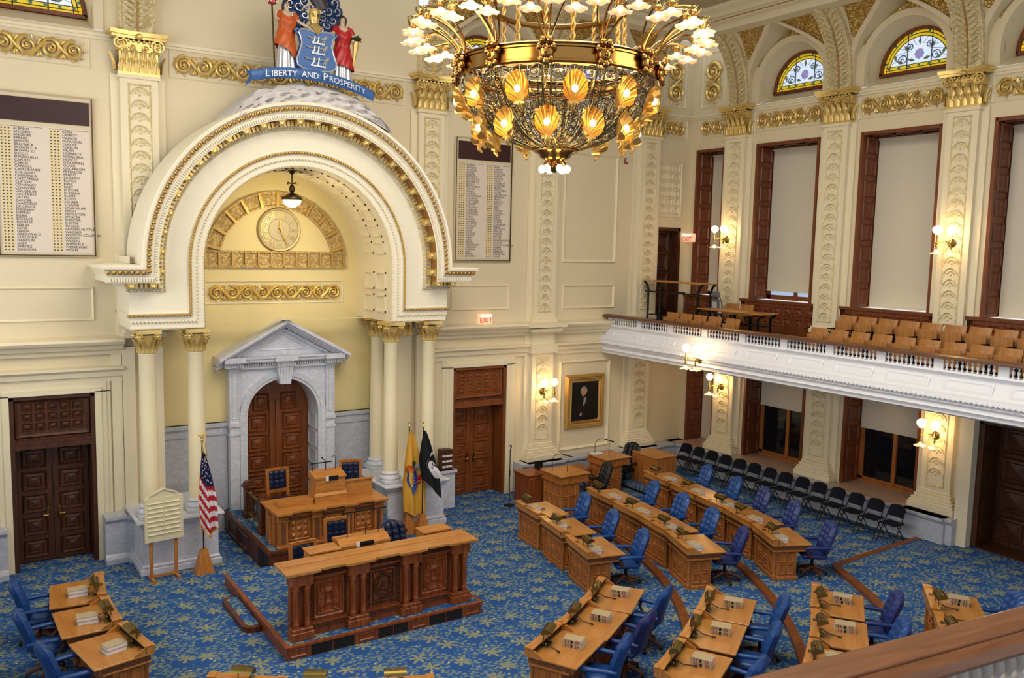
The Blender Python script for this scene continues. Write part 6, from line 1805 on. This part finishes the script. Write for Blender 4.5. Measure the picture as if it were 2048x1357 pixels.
# ================================================================ DESKS OF THE MEMBERS
DW = 1.07
def make_desk():
    t = thing('member_desk', 'x', 'desk')
    w = DW / 2
    b = MB()
    b.box(-w + .06, w - .06, .06, .6, .0, .08, .01)
    b.box(-w + .09, w - .09, .1, .56, .08, .62)
    b.box(-w + .03, w - .03, .03, .72, .60, .635, .008); b.box(-w + .05, w - .05, .05, .76, .635, .73)
    for c in range(3):
        q = (DW - .3) / 3; x = -w + .15 + q * c
        for (z0, z1) in ((.12, .34), (.37, .59)): b.frame(x + .02, x + q - .02, z0, z1, .03, .1, .02)
    for sx in (-1, 1):
        b.T = Matrix.Translation((sx * (w - .09), 0, 0)) @ Matrix.Rotation(sx * PI / 2, 4, 'Z')
        for i in range(2):
            for (z0, z1) in ((.12, .34), (.37, .58)):
                u0 = (.18 + .18 * i) if sx > 0 else (-.5 + .18 * i); b.frame(u0, u0 + .155, z0, z1, .028, 0, .02)
        b.T = None
    b.build('desk_body', m_oakz, t, smooth=0)
    c = MB()
    c.box(-w + .045, w - .045, .04, .05, .645, .72); 
    for sx in (-1, 1): c.box(min(sx * (w - .05), sx * (w - .04)), max(sx * (w - .05), sx * (w - .04)), .06, .74, .645, .72)
    c.build('carved_frieze', m_oakc, t, smooth=0)
    for sx in (-1, 1):
        col_ = MB(); col_.lathe([(.035, .08), (.035, .11), (.024, .13), (.028, .2), (.024, .5), (.034, .54), (.036, .6)], 10, (sx * (w - .085), .085, 0))
        col_.build('corner_column', m_oakz, t)
    tp = MB(); tp.box(-w, w, 0, .84, .73, .765, .008); tp.build('desk_top', m_desktop, t, smooth=0)
    lg = MB(); lg.box(-w, w, -.005, .13, .85, .875, .006); lg.box(-w + .01, w - .01, 0, .03, .765, .85)
    for sx in (-1, 1):
        lg.box(min(sx * w, sx * (w - .12)), max(sx * w, sx * (w - .12)), -.012, .14, .86, .885, .006); lg.box(min(sx * w, sx * (w - .04)), max(sx * w, sx * (w - .04)), 0, .13, .765, .85)
        lg.prismx([(.12, .765), (.3, .765), (.27, .79), (.16, .85), (.12, .86)], min(sx * w, sx * (w - .025)), max(sx * w, sx * (w - .025)))
    lg.build('front_ledge', m_oak, t, smooth=0)
    sl = MB(); sl.box(-w + .05, w - .05, .09, .1, .77, .85)
    for k in range(22):
        x = -w + .1 + k * (DW - .2) / 21; sl.box(x - .012, x + .012, .1, .13, .8, .85)
    sl.build('slotted_rack', m_black, t, smooth=0)
    vt = MB(); vt.box(-.12, -.04, .03, .1, .875, .884); vt.build('switch_plate', m_brassd, t, smooth=0)
    return t
def make_lamp():
    t = thing('desk_lamp', 'x', 'desk lamp')
    b = MB(); b.box(-.1, .1, .08, .2, .0, .016, .004)
    for e in (-1, 1): b.tube([(e * .09, .12, .01), (e * .09, .11, .26), (e * .07, .12, .29)], .008, 5)
    b.tube([(-.09, .11, .22), (.09, .11, .22)], .007, 5); b.sph((.05, .14, .03), .03, 8, 5); b.build('stand', m_brassd, t)
    s_ = MB(); arc = [(.17 + .085 * cos(PI * k / 8 + .35), .225 + .075 * sin(PI * k / 8 + .35)) for k in range(9)]
    s_.strip([(-.15, p[0], p[1]) for p in arc], [(.15, p[0], p[1]) for p in arc])
    for e in (-1, 1): s_.add([(e * .15, p[0], p[1]) for p in arc], [tuple(range(9))])
    s_.strip([(-.15, p[0] * .96 + .007, p[1] - .006) for p in arc], [(.15, p[0] * .96 + .007, p[1] - .006) for p in arc])
    s_.build('shade', m_brassd, t, smooth=40)
    c = MB(); c.cyl((.05, .12, 0), .022, .3, .3, 6); c.tube([(-.15, .12, .3), (.15, .12, .3)], .006, 4); c.build('shade_rod', m_brass, t)
    return t
def make_mic():
    t = thing('gooseneck_microphone', 'x', 'microphone')
    MB().tube([(0, .0, .02), (.0, .03, .06), (.02, .08, .045), (.03, .14, .02), (.02, .22, .016), (.04, .3, .02)], .007, 5).build('gooseneck', m_blackm, t)
    MB().tube([(.035, .28, .02), (.045, .335, .024)], .012, 6).build('mic_head', m_black, t)
    return t
def make_book():
    t = thing('law_book', 'x', 'book')
    MB().box(-.145, .145, -.095, .095, .005, .055).build('pages', m_paper, t, smooth=0)
    MB().box(-.15, .15, -.1, .1, .055, .06).box(-.15, .15, -.1, .1, 0, .005).box(-.15, .15, .095, .102, 0, .06).build('cover', m_cover, t, smooth=0)
    for x in (-.11, -.075, .05, .09): MB().box(x, x + .02, .101, .1035, .006, .054).build('red_stripe', m_redlab, t, smooth=0)
    MB().box(-.012, .022, .101, .104, .006, .054).build('black_label', m_blacklab, t, smooth=0)
    return t
rows = [   # (name, base z, [front line P1 -> P2], chair offsets, book side, ordinals, spine away?)
    ('far row of three', 0, [((-8.35, -3.21), (-8.46, -4.27)), ((-8.53, -4.42), (-8.74, -5.58)), ((-8.77, -5.68), (-9.04, -6.82))], 'from the front wall', 0),
    ('far row of four', TZ[0], [((-6.36, -3.32), (-6.49, -4.46)), ((-6.53, -4.53), (-6.67, -5.63)), ((-6.70, -5.68), (-6.89, -6.66)), ((-6.92, -6.70), (-7.33, -7.80))], 'from the front wall', 0),
    ('far row of five', TZ[1], [((-4.24, -3.0), (-4.42, -4.16)), ((-4.44, -4.22), (-4.63, -5.3)), ((-4.66, -5.35), (-4.80, -6.33)), ((-4.82, -6.36), (-5.10, -7.38)), ((-5.12, -7.42), (-5.62, -8.44))], 'from the front wall', 0),
    ('near front row', 0, [((-9.64, -7.86), (-10.44, -8.44)), ((-10.5, -8.46), (-11.36, -8.97)), ((-11.42, -8.97), (-12.27, -9.42))], 'from the aisle', 1),
    ('near middle row', TZ[0], [((-8.39, -9.30), (-9.23, -9.88)), ((-9.29, -9.90), (-10.18, -10.47)), ((-10.25, -10.5), (-11.19, -11.0))], 'from the aisle', 1),
    ('near back row', TZ[1], [((-6.78, -10.24), (-7.66, -10.88)), ((-7.72, -10.95), (-8.60, -11.60)), ((-8.67, -11.64), (-9.57, -12.2))], 'from the aisle', 1),
    ('row by the rail', TZ[2], [((-5.34, -11.41), (-6.2, -12.08)), ((-6.25, -12.15), (-7.1, -12.8))], 'from the side door', 1),
    ('left edge row', 0, [((-17.22, -4.28), (-17.12, -3.24)), ((-17.17, -5.44), (-17.2, -4.4)), ((-16.92, -6.6), (-17.12, -5.58))], 'from the left door', 2),
    ('bottom edge row', 0, [((-15.62, -8.49), (-16.42, -7.86)), ((-14.86, -9.0), (-15.64, -8.53)), ((-13.86, -9.46), (-14.82, -9.05))], 'from the left', 3),
]
ORD = ['first', 'second', 'third', 'fourth', 'fifth']
desk0 = make_desk(); lamp0 = make_lamp(); mic0 = make_mic(); book0 = make_book(); chair0 = swivel(m_blue, 'leather_armchair', m_dwood, 1.1)
chairv = swivel(m_bluev, 'leather_armchair', m_dwood, 1.1)
used = {}
def inst(src, loc, rz, label, group):
    if src.name not in used:
        used[src.name] = 1
        src.location = loc; src.rotation_euler = (0, 0, rz); src['label'] = label; src['group'] = group
        return src
    return dup(src, loc, rz, label, group)
random.seed(11)
for name, bz, lines, frm, kind in rows:
    for i, (p, q) in enumerate(lines):
        a = math.atan2(q[1] - p[1], q[0] - p[0]); cx, cy = (p[0] + q[0]) / 2, (p[1] + q[1]) / 2
        T_ = Matrix.Translation((cx, cy, bz)) @ Matrix.Rotation(a, 4, 'Z')
        W = lambda x, y, z=0: tuple(T_ @ Vector((x, y, z)))
        # local y must point away from the rostrum (rotate +90 deg from the front line)
        order = i
        if kind == 2: order = i
        if kind == 3: order = i
        o_ = ORD[order]
        wh = 'in the ' + name if kind != 3 else 'in the ' + name
        key = '%s desk %s, %s' % (o_, wh, frm)
        inst(desk0, W(0, 0), a, 'golden oak desk, %s %s in the %s' % (o_, frm, name), 'oak member desks')
        inst(lamp0, W((-.22, .0, .2, -.1, .12)[i] if kind == 0 else (.28, .22, .1)[i] * (1 if kind != 2 else -1) if kind != 3 else 0, .0, .765), a + (.0 if kind != 1 else .15), 'brass lamp on the %s desk %s, %s' % (o_, frm, name), 'brass desk lamps')
        inst(mic0, W(-.02 if kind != 1 else .08, .14, .765), a + random.uniform(-.4, .4), 'black gooseneck microphone on the %s desk %s, %s' % (o_, frm, name), 'gooseneck microphones')
        if kind == 0: bxp = ((-.3, .3) if name.endswith('three') and i < 2 else (.34, .30)) if False else ((.0, .2) if (name.endswith('three') and i < 2) else (.28, .26))
        elif kind == 1: bxp = (-.12, .5) if i != 2 or name != 'near back row' else (-.1, .4)
        elif kind == 2: bxp = (-.12, .42)
        else: bxp = (-.05, .5)
        ry = a - PI / 2 + random.uniform(-.1, .1)
        if kind == 0: ry = a + .2
        for k, lay in enumerate(('lower', 'upper')):
            inst(book0, W(bxp[0] + random.uniform(-.01, .01), bxp[1] + random.uniform(-.01, .01), .765 + .061 * k), ry + random.uniform(-.08, .08), '%s book on the %s desk %s, %s' % (lay, o_, frm, name), 'tan law books')
        if kind == 3: continue
        ch_src = chairv if (name, i) in (('far row of five', 2), ('far row of five', 3), ('far row of five', 4), ('far row of four', 3), ('near front row', 1), ('near back row', 0)) else chair0
        cyo = 1.02 if kind == 0 else .98
        cxo = {0: (.30, .26, .22, .12, .2)[i], 1: (.05, .0, -.05, 0, 0)[i], 2: 0}[kind]
        rot = a + {0: random.uniform(-.35, -.1), 1: random.uniform(-.1, .15), 2: random.uniform(-.15, .1)}[kind]
        inst(ch_src, W(cxo, cyo), rot, '%s chair behind the %s desk %s, %s' % ('violet-blue tufted' if ch_src is chairv else 'blue tufted', o_, frm, name), 'blue leather armchairs')

# ================================================================ FLAGS, NOTICE BOARD, STANDS
def flag_base(t, top, kind):
    b = MB(); v = [(-.18, -.14, 0), (.18, -.14, 0), (.18, .14, 0), (-.18, .14, 0), (-.06, -.05, .5), (.06, -.05, .5), (.06, .05, .5), (-.06, .05, .5)]
    b.add(v, [(0, 3, 2, 1), (4, 5, 6, 7), (0, 1, 5, 4), (1, 2, 6, 5), (2, 3, 7, 6), (3, 0, 4, 7)]); b.build('trapezoid_base', m_lbrown, t, smooth=0)
    MB().tube([(0, 0, .45), (0, 0, top)], .016, 8).build('flag_pole', m_bronze, t)
    f = MB()
    if kind == 'eagle':
        f.sph((0, 0, top + .03), .035, 8, 5); f.sph((0, 0, top + .1), .04, 8, 6, (.8, .8, 1.3)); f.sph((0, -.03, top + .16), .022, 6, 5)
        for e in (-1, 1): f.tube([(e * .02, 0, top + .12), (e * .09, 0, top + .15), (e * .14, 0, top + .09)], [.02, .026, .008], 6, False, .6)
        for e in (-.01, .05): f.tube([(e, -.02, top - .02), (e + .02, -.03, top - .16), (e + .03, -.03, top - .3)], .012, 5)
        f.tube([(.045, -.03, top - .3), (.05, -.03, top - .42)], .025, 6)
    else: f.lathe([(.02, top - .05), (.03, top - .02), (.012, top + .02), (.028, top + .06), (.02, top + .11), (0, top + .15)], 8)
    f.build('finial', m_gold, t)
# US flag
us = thing('us_flag', 'striped flag with blue star field on a pole beside the left column', 'flag', (-15.06, -1.86, 0)); us.rotation_euler.z = .05
flag_base(us, 2.72, 'eagle')
def drape(u, v, top, length, spread, skew=0.0, seed=0, tail=.12):
    # hanging cloth: u across folds, v down
    w = spread * (.10 + .9 * min(1, v * 1.6) ** .75)
    x = (u - .42) * w + skew * v
    z = top - length * v * (1 - tail * abs(u - .55) * 1.0) + .02 * sin(u * 9)
    y = -.05 - .055 * sin(u * 14 + seed + v * 1.2) * (.35 + v * .65) - .03 * v
    return (x, y, z)
fl_ = MB()
def usf(u, v): return drape(u, v, 2.5, 1.72, .36, .06, 0, .22)
def usm(u, v):
    if v < .48 - .16 * (1 - u) and v < .52: return 0
    s_ = (v * 1.15 + .22 * (1 - u))
    return 1 if int(s_ * 13) % 2 else 2
fl_.grid(usf, 30, 60, False, usm); fl_.build('cloth', [m_fblue, m_fred, m_fwhite], us, smooth=60)
sr = MB()
for r in range(8):
    for c in range(3):
        u = .2 + .26 * c + .13 * (r % 2); v = .09 + r * .045
        if u > .92 or v > .44 - .16 * (1 - u): continue
        p = Vector(usf(u, v)) + Vector((0, -.02, 0)); R_ = .02
        sr.add([(p[0] + (R_ if k % 2 == 0 else R_ * .42) * sin(k * PI / 5), p[1], p[2] + (R_ if k % 2 == 0 else R_ * .42) * cos(k * PI / 5)) for k in range(10)], [tuple(range(10))])
sr.build('stars', m_fwhite, us, smooth=0)
MB().tube([tuple(Vector(usf(k / 24, 1)) + Vector((0, -.005, -.01))) for k in range(25)], .018, 5).tube([usf(.0, .3 + k * .07) for k in range(11)], .012, 5).build('fringe', m_fgold, us)
# state flag
nj = thing('state_flag', 'buff yellow flag with coat of arms on a pole beside the right column', 'flag', (-10.36, -1.72, 0))
flag_base(nj, 2.58, 'spear')
def njf(u, v): return drape(u, v, 2.44, 2.02, .62, .07, 1.3, .14)
MB().grid(njf, 30, 44).build('cloth', m_buff, nj, smooth=60)
MB().tube([tuple(Vector(njf(k / 24, 1)) + Vector((0, -.004, -.008))) for k in range(25)], .014, 5).build('fringe', m_fgold, nj)
em = MB()
def patch(mb, fn, pts, mi, dy=.03):
    mb.cur = mi
    q = [tuple(Vector(fn(u, v)) + Vector((0, -dy, 0))) for u, v in pts]
    c = Vector((0, 0, 0))
    for p in q: c += Vector(p)
    c /= len(q); q.append(tuple(c)); n = len(q) - 1
    mb.add(q, [(i, (i + 1) % n, n) for i in range(n)])
def ell(cu, cv, ru, rv, n=14, a0=0): return [(cu + ru * cos(2 * PI * k / n + a0), cv + rv * sin(2 * PI * k / n + a0)) for k in range(n)]
patch(em, njf, [(.25, .5), (.62, .46), (.7, .56), (.5, .66), (.3, .68), (.2, .6)], 0)
patch(em, njf, [(.34, .68), (.62, .61), (.66, .66), (.42, .76)], 1, .032)
patch(em, njf, ell(.38, .44, .14, .035), 2, .032); patch(em, njf, ell(.7, .43, .13, .04), 3, .034); patch(em, njf, ell(.58, .38, .1, .03), 4, .033)
patch(em, njf, ell(.78, .57, .16, .03), 5, .035); patch(em, njf, ell(.66, .62, .1, .02), 5, .036); patch(em, njf, ell(.48, .36, .06, .03), 4, .036); patch(em, njf, ell(.86, .5, .1, .03), 3, .036); patch(em, njf, ell(.2, .47, .07, .04), 2, .034)
for k in range(3): patch(em, njf, ell(.42 + .03 * k, .53 + .035 * k, .1, .006), 3, .04)
em.build('arms_emblem', [M('flag_emblem_blue', (44, 66, 150), .6), M('flag_emblem_ribbon', (64, 92, 168), .6), m_orange, m_pgrey, m_hair, m_red], nj, smooth=0, recalc=False)
# black flag
pw = thing('pow_mia_flag', 'black flag with white round silhouette emblem on a pole', 'flag', (-10.12, -1.95, 0))
flag_base(pw, 2.6, 'spear')
def pwf(u, v):
    w = .56 * (.08 + .92 * min(1, v * 1.5) ** .8)
    x = (u - .35) * w + .04 * v + (.14 * (v - .6) if v > .6 else 0)
    z = 2.48 - (1.05 + .62 * u) * v
    return (x, -.06 - .05 * sin(u * 11 + 2) * (.3 + .7 * v) - .02 * v, z)
MB().grid(pwf, 28, 44).build('cloth', m_fblack, pw, smooth=60)
e2 = MB()
patch(e2, pwf, ell(.74, .62, .3, .135, 22), 0); patch(e2, pwf, [(.66, .52), (.8, .5), (.98, .54), (1.0, .66), (.86, .66), (.8, .7), (.64, .7), (.72, .64), (.6, .62), (.66, .58)], 1, .034)
for k in range(5): patch(e2, pwf, [(.62 + .07 * k, .44 - .02 * k), (.65 + .07 * k, .44 - .02 * k), (.72 + .07 * k, .38 - .02 * k), (.69 + .07 * k, .38 - .02 * k)], 0, .03)
e2.build('emblem', [m_fwhite, m_fblack], pw, smooth=0, recalc=False)
for txt, r0, r1, a0, a1, s_ in (('POW*MIA', .2, .2, 0, 0, .09), ('YOU ARE NOT FORGOTTEN', .25, .2, 0, 0, .052)):
    tm = text_mesh(txt, s_, .001, 'CENTER'); wd_ = max(v.co.x for v in tm.vertices)
    for v in tm.vertices:
        if txt[0] == 'P': u_, vv = .62 + v.co.x * .9, .40 - v.co.y * .45 - v.co.x * .3
        else:
            an = PI * 1.0 + .95 * (v.co.x / max(.01, wd_)); rr = 1.2 - v.co.y * 1.8
            u_, vv = .74 + .3 * rr * cos(an + .0), .62 - .135 * rr * sin(an) * 1.0
        p = Vector(pwf(max(0, min(1, u_)), vv)) + Vector((0, -.034, 0)); v.co = p
    if txt[0] == 'P': continue
    tm.materials.clear(); tm.materials.append(m_fwhite); put('flag_lettering', tm, pw)
# notice board
nb = thing('notice_board', 'ivory slotted notice board on an oak stand before the left plinth', 'notice board', (-15.81, -1.78, 0)); nb.rotation_euler.z = .1
b = MB(); b.box(-.37, .37, -.06, 0, .8, 1.68); b.prismy([(-.37, 1.68), (.37, 1.68), (.22, 1.76), (0, 1.84), (-.22, 1.76)], -.05, -.01); b.build('board', m_bpaint, nb, smooth=0)
b = MB()
for k in range(8):
    z = .93 + k * .09
    for (x0, x1) in ((-.31, -.015), (.015, .31)): b.prismx([(-.06, z), (-.06, z + .03), (-.085, z + .012)], x0, x1)
b.box(-.012, .012, -.075, -.06, .9, 1.62)
for e in (-1, 1): b.prismy([(e * .26, 1.755), (e * .0, 1.86), (e * .0, 1.835), (e * .26, 1.73)] if e < 0 else [(0, 1.835), (0, 1.86), (.26, 1.755), (.26, 1.73)], -.075, -.01)
b.build('slots', m_bpaint, nb, smooth=0)
b = MB()
for e in (-1, 1):
    b.box(e * .24 - .03, e * .24 + .03, -.01, .04, .04, .85); b.box(e * .24 - .03, e * .24 + .03, -.2, .2, 0, .05)
b.box(-.24, .24, -.015, .015, .05, .1); b.build('oak_stand', m_lbrown, nb, smooth=0)
# microphone stand
ms = thing('microphone_stand', 'black floor microphone stand beside the right double door', 'microphone stand', (-7.11, -1.08, 0))
mb = MB(); mb.lathe([(.14, 0), (.14, .015), (.03, .04), (.015, .06)], 20); mb.tube([(0, 0, .05), (0, 0, 1.5)], .012, 8); mb.tube([(0, 0, .8), (0, 0, .95)], .018, 8); mb.tube([(0, 0, 1.5), (.02, -.03, 1.56), (-.05, -.1, 1.62)], .011, 6); mb.build('stand', m_blackm, ms)
MB().sph((-.06, -.11, 1.625), .03, 8, 5).build('microphone', m_black, ms)
# dark rack with papers beside the right door
rk_ = thing('paper_rack', 'dark wooden paper rack on the ledge left of the right double door', 'rack', (-8.62, -.3, 1.0))
mb = MB(); mb.box(-.16, .16, -.12, .1, 0, .52); mb.build('case', m_doord, rk_, smooth=0)
for z in (.06, .2, .34):
    mb = MB()
    for k in range(3): mb.box(-.14 + k * .097, -.06 + k * .097, -.15, -.1, z, z + .045)
    mb.build('papers', m_paper, rk_, smooth=0)
mb = MB(); mb.box(-8.9, -8.42, -.5, .0, 0, 1.0); mb.box(-8.95, -8.38, -.55, .0, .94, 1.0)
struct(mb.build('baseboard_ledge', m_marblew, smooth=0), 'grey marble ledge beside the right plinth')

# ================================================================ SIDE DESKS BY THE FRONT WALL
def staff_desk(label, x0, x1, y0, y1, h, plain=False, z=0):
    t = thing('staff_desk', label, 'desk', ((x0 + x1) / 2, (y0 + y1) / 2, z))
    hx, hy = (x1 - x0) / 2, (y1 - y0) / 2
    b = MB()
    if plain: b.box(-hx + .02, hx - .02, -hy + .02, hy - .02, 0, h - .03)
    else:
        b.box(-hx + .05, hx - .28, -hy + .05, hy - .04, 0, .07); b.box(-hx + .07, hx - .3, -hy + .07, hy - .06, .07, h - .2); b.box(-hx + .02, hx - .03, -hy + .02, hy - .02, h - .22, h - .18); b.box(-hx + .04, hx - .05, -hy + .04, hy - .04, h - .18, h - .03)
        b.T = Matrix.Translation((-hx + .07, 0, 0)) @ Matrix.Rotation(-PI / 2, 4, 'Z')
        for i in range(3):
            q = (2 * hy - .2) / 3
            for (z0, z1) in ((.1, h / 2 - .08), (h / 2 - .05, h - .24)): b.frame(-hy + .1 + q * i, -hy + .08 + q * (i + 1), z0, z1, .03, 0, .02)
        b.T = None
        for i in range(2): 
            q = (2 * hx - .5) / 2
            for (z0, z1) in ((.1, h / 2 - .08), (h / 2 - .05, h - .24)): b.frame(-hx + .12 + q * i, -hx + .1 + q * (i + 1), z0, z1, .03, -hy + .07, .02)
    b.build('desk_body', m_oakz, t, smooth=0)
    MB().box(-hx, hx, -hy, hy, h - .03, h, .008).build('desk_top', m_oak, t, smooth=0)
    if not plain: MB().lathe([(.035, .08), (.024, .13), (.028, h * .4), (.024, h - .3), (.036, h - .22)], 10, (-hx + .07, -hy + .07, 0)).build('corner_column', m_oakz, t)
    return t
staff_desk('tall oak staff desk nearest the double door by the front wall', -6.5, -5.55, -2.5, -1.6, 1.02)
staff_desk('tall oak staff desk with white box on top by the front wall', -4.4, -3.5, -1.75, -.85, 1.04)
staff_desk('plain oak cabinet desk in the corner under the gallery', -2.95, -2.15, -2.15, -1.1, 1.0, True, TZ[1] - .16)
t = thing('side_cabinet', 'low reddish wooden cabinet behind the first staff desk', 'cabinet', (-6.3, -1.05, 0)); MB().box(-.4, .5, -.3, .35, 0, .78).box(-.43, .53, -.33, .37, .78, .81).build('case', m_counter, t, smooth=0); d_ = MB(); d_.frame(-.36, .02, .08, .72, .05, -.3, .02); d_.build('door', m_counter, t, smooth=0)
t = thing('side_table', 'low reddish wooden table between the two staff desks', 'table', (-4.98, -1.05, 0)); MB().box(-.55, .45, -.3, .35, .7, .74, .006).build('table_top', m_counter, t, smooth=0)
for x in (-.5, .4):
    for y in (-.25, .3): MB().box(x - .025, x + .025, y - .025, y + .025, 0, .7).build('leg', m_counter, t, smooth=0)
bl = swivel(m_black, 'office_chair', m_black, 1.15); bl.location = (-5.2, -2.25, 0); bl.rotation_euler.z = -1.9; bl['label'] = 'black tufted office chair facing the first staff desk'
dup(bl, (-3.1, -1.0, 0), -1.4, 'black office chair behind the second staff desk')
bl2 = thing('white_box', 'white router box on the second staff desk', 'box', (-4.2, -1.05, 1.04)); MB().box(-.16, .16, -.1, .1, 0, .04, .01).build('box_body', m_white, bl2, smooth=0)
for (x, y, z, l) in ((-6.05, -2.05, 1.02, 'black arched reading light on the first staff desk'), (-4.0, -1.25, 1.04, 'black arched reading light on the second staff desk')):
    t = thing('reading_light', l, 'desk lamp', (x, y, z)); MB().tube([(-.25, .2, 0), (-.26, .2, .3), (-.18, .17, .42), (-.05, .1, .44), (.02, .06, .42)], .008, 5).build('arched_stem', m_blackm, t)
    MB().tube([(-.02, .08, .425), (.2, -.08, .36)], .017, 6).build('light_bar', m_blackm, t)
    MB().tube([(.0, -.1, .0), (.01, -.1, .3), (.03, -.1, .34)], .006, 5).build('thin_microphone', m_blackm, t)
t = thing('desk_monitor', 'small black monitor on the low reddish cabinet', 'monitor', (-6.1, -.95, .81)); MB().box(-.13, .13, -.02, .02, .04, .24, .008).box(-.06, .06, -.06, .06, 0, .01).box(-.02, .02, -.01, .01, .0, .05).build('screen', m_black, t, smooth=0)

# ================================================================ FOLDING CHAIRS
def folding():
    t = thing('folding_chair', 'x', 'chair')
    f = MB()
    for e in (-1, 1):
        f.tube([(e * .21, -.26, 0), (e * .21, .0, .42), (e * .2, .16, .76), (e * .15, .18, .82)], .013, 6); f.tube([(e * .19, .24, 0), (e * .19, -.1, .44)], .012, 6)
    f.tube([(-.15, .18, .82), (.15, .18, .82)], .013, 6); f.tube([(-.21, -.2, .1), (.21, -.2, .1)], .01, 5); f.tube([(-.19, .19, .07), (.19, .19, .07)], .01, 5); f.build('tube_frame', m_blackm, t)
    MB().box(-.2, .2, -.2, .17, .42, .46, .015).build('seat', m_fabric, t, smooth=30)
    def bk(u, v):
        w = .2 * (1 - .18 * max(0, v - .6) ** 2 * 6); return ((2 * u - 1) * w, .1 + .09 * v - .03 * (2 * u - 1) ** 2, .58 + .25 * v + (.02 * cos((2 * u - 1) * 1.57) if v > .8 else 0))
    b = MB(); b.grid(bk, 8, 6); b.grid(lambda u, v: (bk(u, v)[0], bk(u, v)[1] + .022, bk(u, v)[2]), 8, 6); b.build('backrest', m_fabric, t, smooth=50)
    return t
fo = folding(); fo['group'] = 'folding chairs along the marble base'
O2 = ['first', 'second', 'third', 'fourth', 'fifth', 'sixth', 'seventh', 'eighth', 'ninth', 'tenth', 'eleventh', 'twelfth', 'thirteenth', 'last']
for k in range(14):
    y = -1.22 - .535 * k; x = -1.02 - .012 * k; l = 'dark folding chair against the marble base, %s from the corner' % O2[k]
    if k == 0: fo.location = (x, y, TZ[1]); fo.rotation_euler.z = RZ; fo['label'] = l
    else: dup(fo, (x, y, TZ[1]), RZ + random.uniform(-.06, .06), l)
# left side of the hall (mostly outside the photograph): wall and the matching gallery
lw = wall_blocks(.0, 19.5, 0, 13.3, [(a, b, 5.42, 9.75) for a, b in WY]); o = lw.build('wall_left', m_wall, smooth=0); o.location = (-24.9, 0, 0); o.rotation_euler.z = RZ
o.location = (-25.2, 0, 0); struct(o, 'cream left wall')
struct(MB().box(-24.9, -21.75, -18.6, -.02, 3.72, 4.25).box(-21.9, -21.75, -18.6, -.02, 4.25, 4.86).build('gallery_left', m_white, smooth=0), 'matching gallery on the left side')
# ================================================================ CAMERA AND LIGHT
f = 1725.16; yaw, pitch, roll = 0.5842484, -0.10663998, 0.02254217
fw = Vector((sin(yaw) * cos(pitch), cos(yaw) * cos(pitch), sin(pitch)))
rt = Vector((cos(yaw), -sin(yaw), 0)); upv = rt.cross(fw)
R_ = rt * cos(roll) + upv * sin(roll); U_ = -rt * sin(roll) + upv * cos(roll)
cam = bpy.data.cameras.new('camera'); co = bpy.data.objects.new('camera', cam); COL.objects.link(co)
m = Matrix((R_, U_, -fw)).transposed().to_4x4(); m.translation = Vector((-19.2804, -19.4462, 6.7562))
co.matrix_world = m
cam.sensor_fit = 'HORIZONTAL'; cam.sensor_width = 36; cam.lens = f * 36 / 2048; cam.clip_end = 200; cam.clip_start = .05
SC.camera = co
w_ = bpy.data.worlds.new('world'); SC.world = w_; w_.use_nodes = True
bg = w_.node_tree.nodes['Background']; bg.inputs[0].default_value = (.92, .95, 1.0, 1); bg.inputs[1].default_value = .95
def area(name, loc, rot, sx, sy, e, col):
    L = bpy.data.lights.new(name, 'AREA'); L.shape = 'RECTANGLE'; L.size = sx; L.size_y = sy; L.energy = e; L.color = col
    o = bpy.data.objects.new(name, L); COL.objects.link(o); o.location = loc; o.rotation_euler = rot
    return o
area('overhead_fill', (-12, -10, 13.2), (0, 0, 0), 8, 8, 1150, (1, .94, .84))  # added overhead fill below the closed ceiling, no opening there
area('left_windows', (-24.6, -8.5, 7.6), (0, -PI / 2 + .1, 0), 4.3, 13, 620, (.95, .97, 1.0))
for k in range(4):
    a = k * PI / 2 + .4
    L = bpy.data.lights.new('chandelier_glow', 'POINT'); L.energy = 65; L.color = (1, .74, .42); L.shadow_soft_size = .4
    o = bpy.data.objects.new('chandelier_glow', L); COL.objects.link(o); o.location = (CX + 2.2 * cos(a), CY + 2.2 * sin(a), CZ + .2)
L = bpy.data.lights.new('pendant_glow', 'POINT'); L.energy = 42; L.color = (1, .85, .52); L.shadow_soft_size = .15
o = bpy.data.objects.new('pendant_glow', L); COL.objects.link(o); o.location = (-12.73, -.56, 7.3)
SC.view_settings.view_transform = 'Standard'
SC.view_settings.look = 'None'
SC.view_settings.exposure = .1; SC.view_settings.gamma = .93
SC.cycles.use_denoising = True
SC.cycles.use_adaptive_sampling = True; SC.cycles.adaptive_threshold = .025
SC.cycles.max_bounces = 6; SC.cycles.diffuse_bounces = 3; SC.cycles.glossy_bounces = 3; SC.cycles.transmission_bounces = 2
SC.cycles.sample_clamp_indirect = 4
SC.cycles.caustics_reflective = False; SC.cycles.caustics_refractive = False
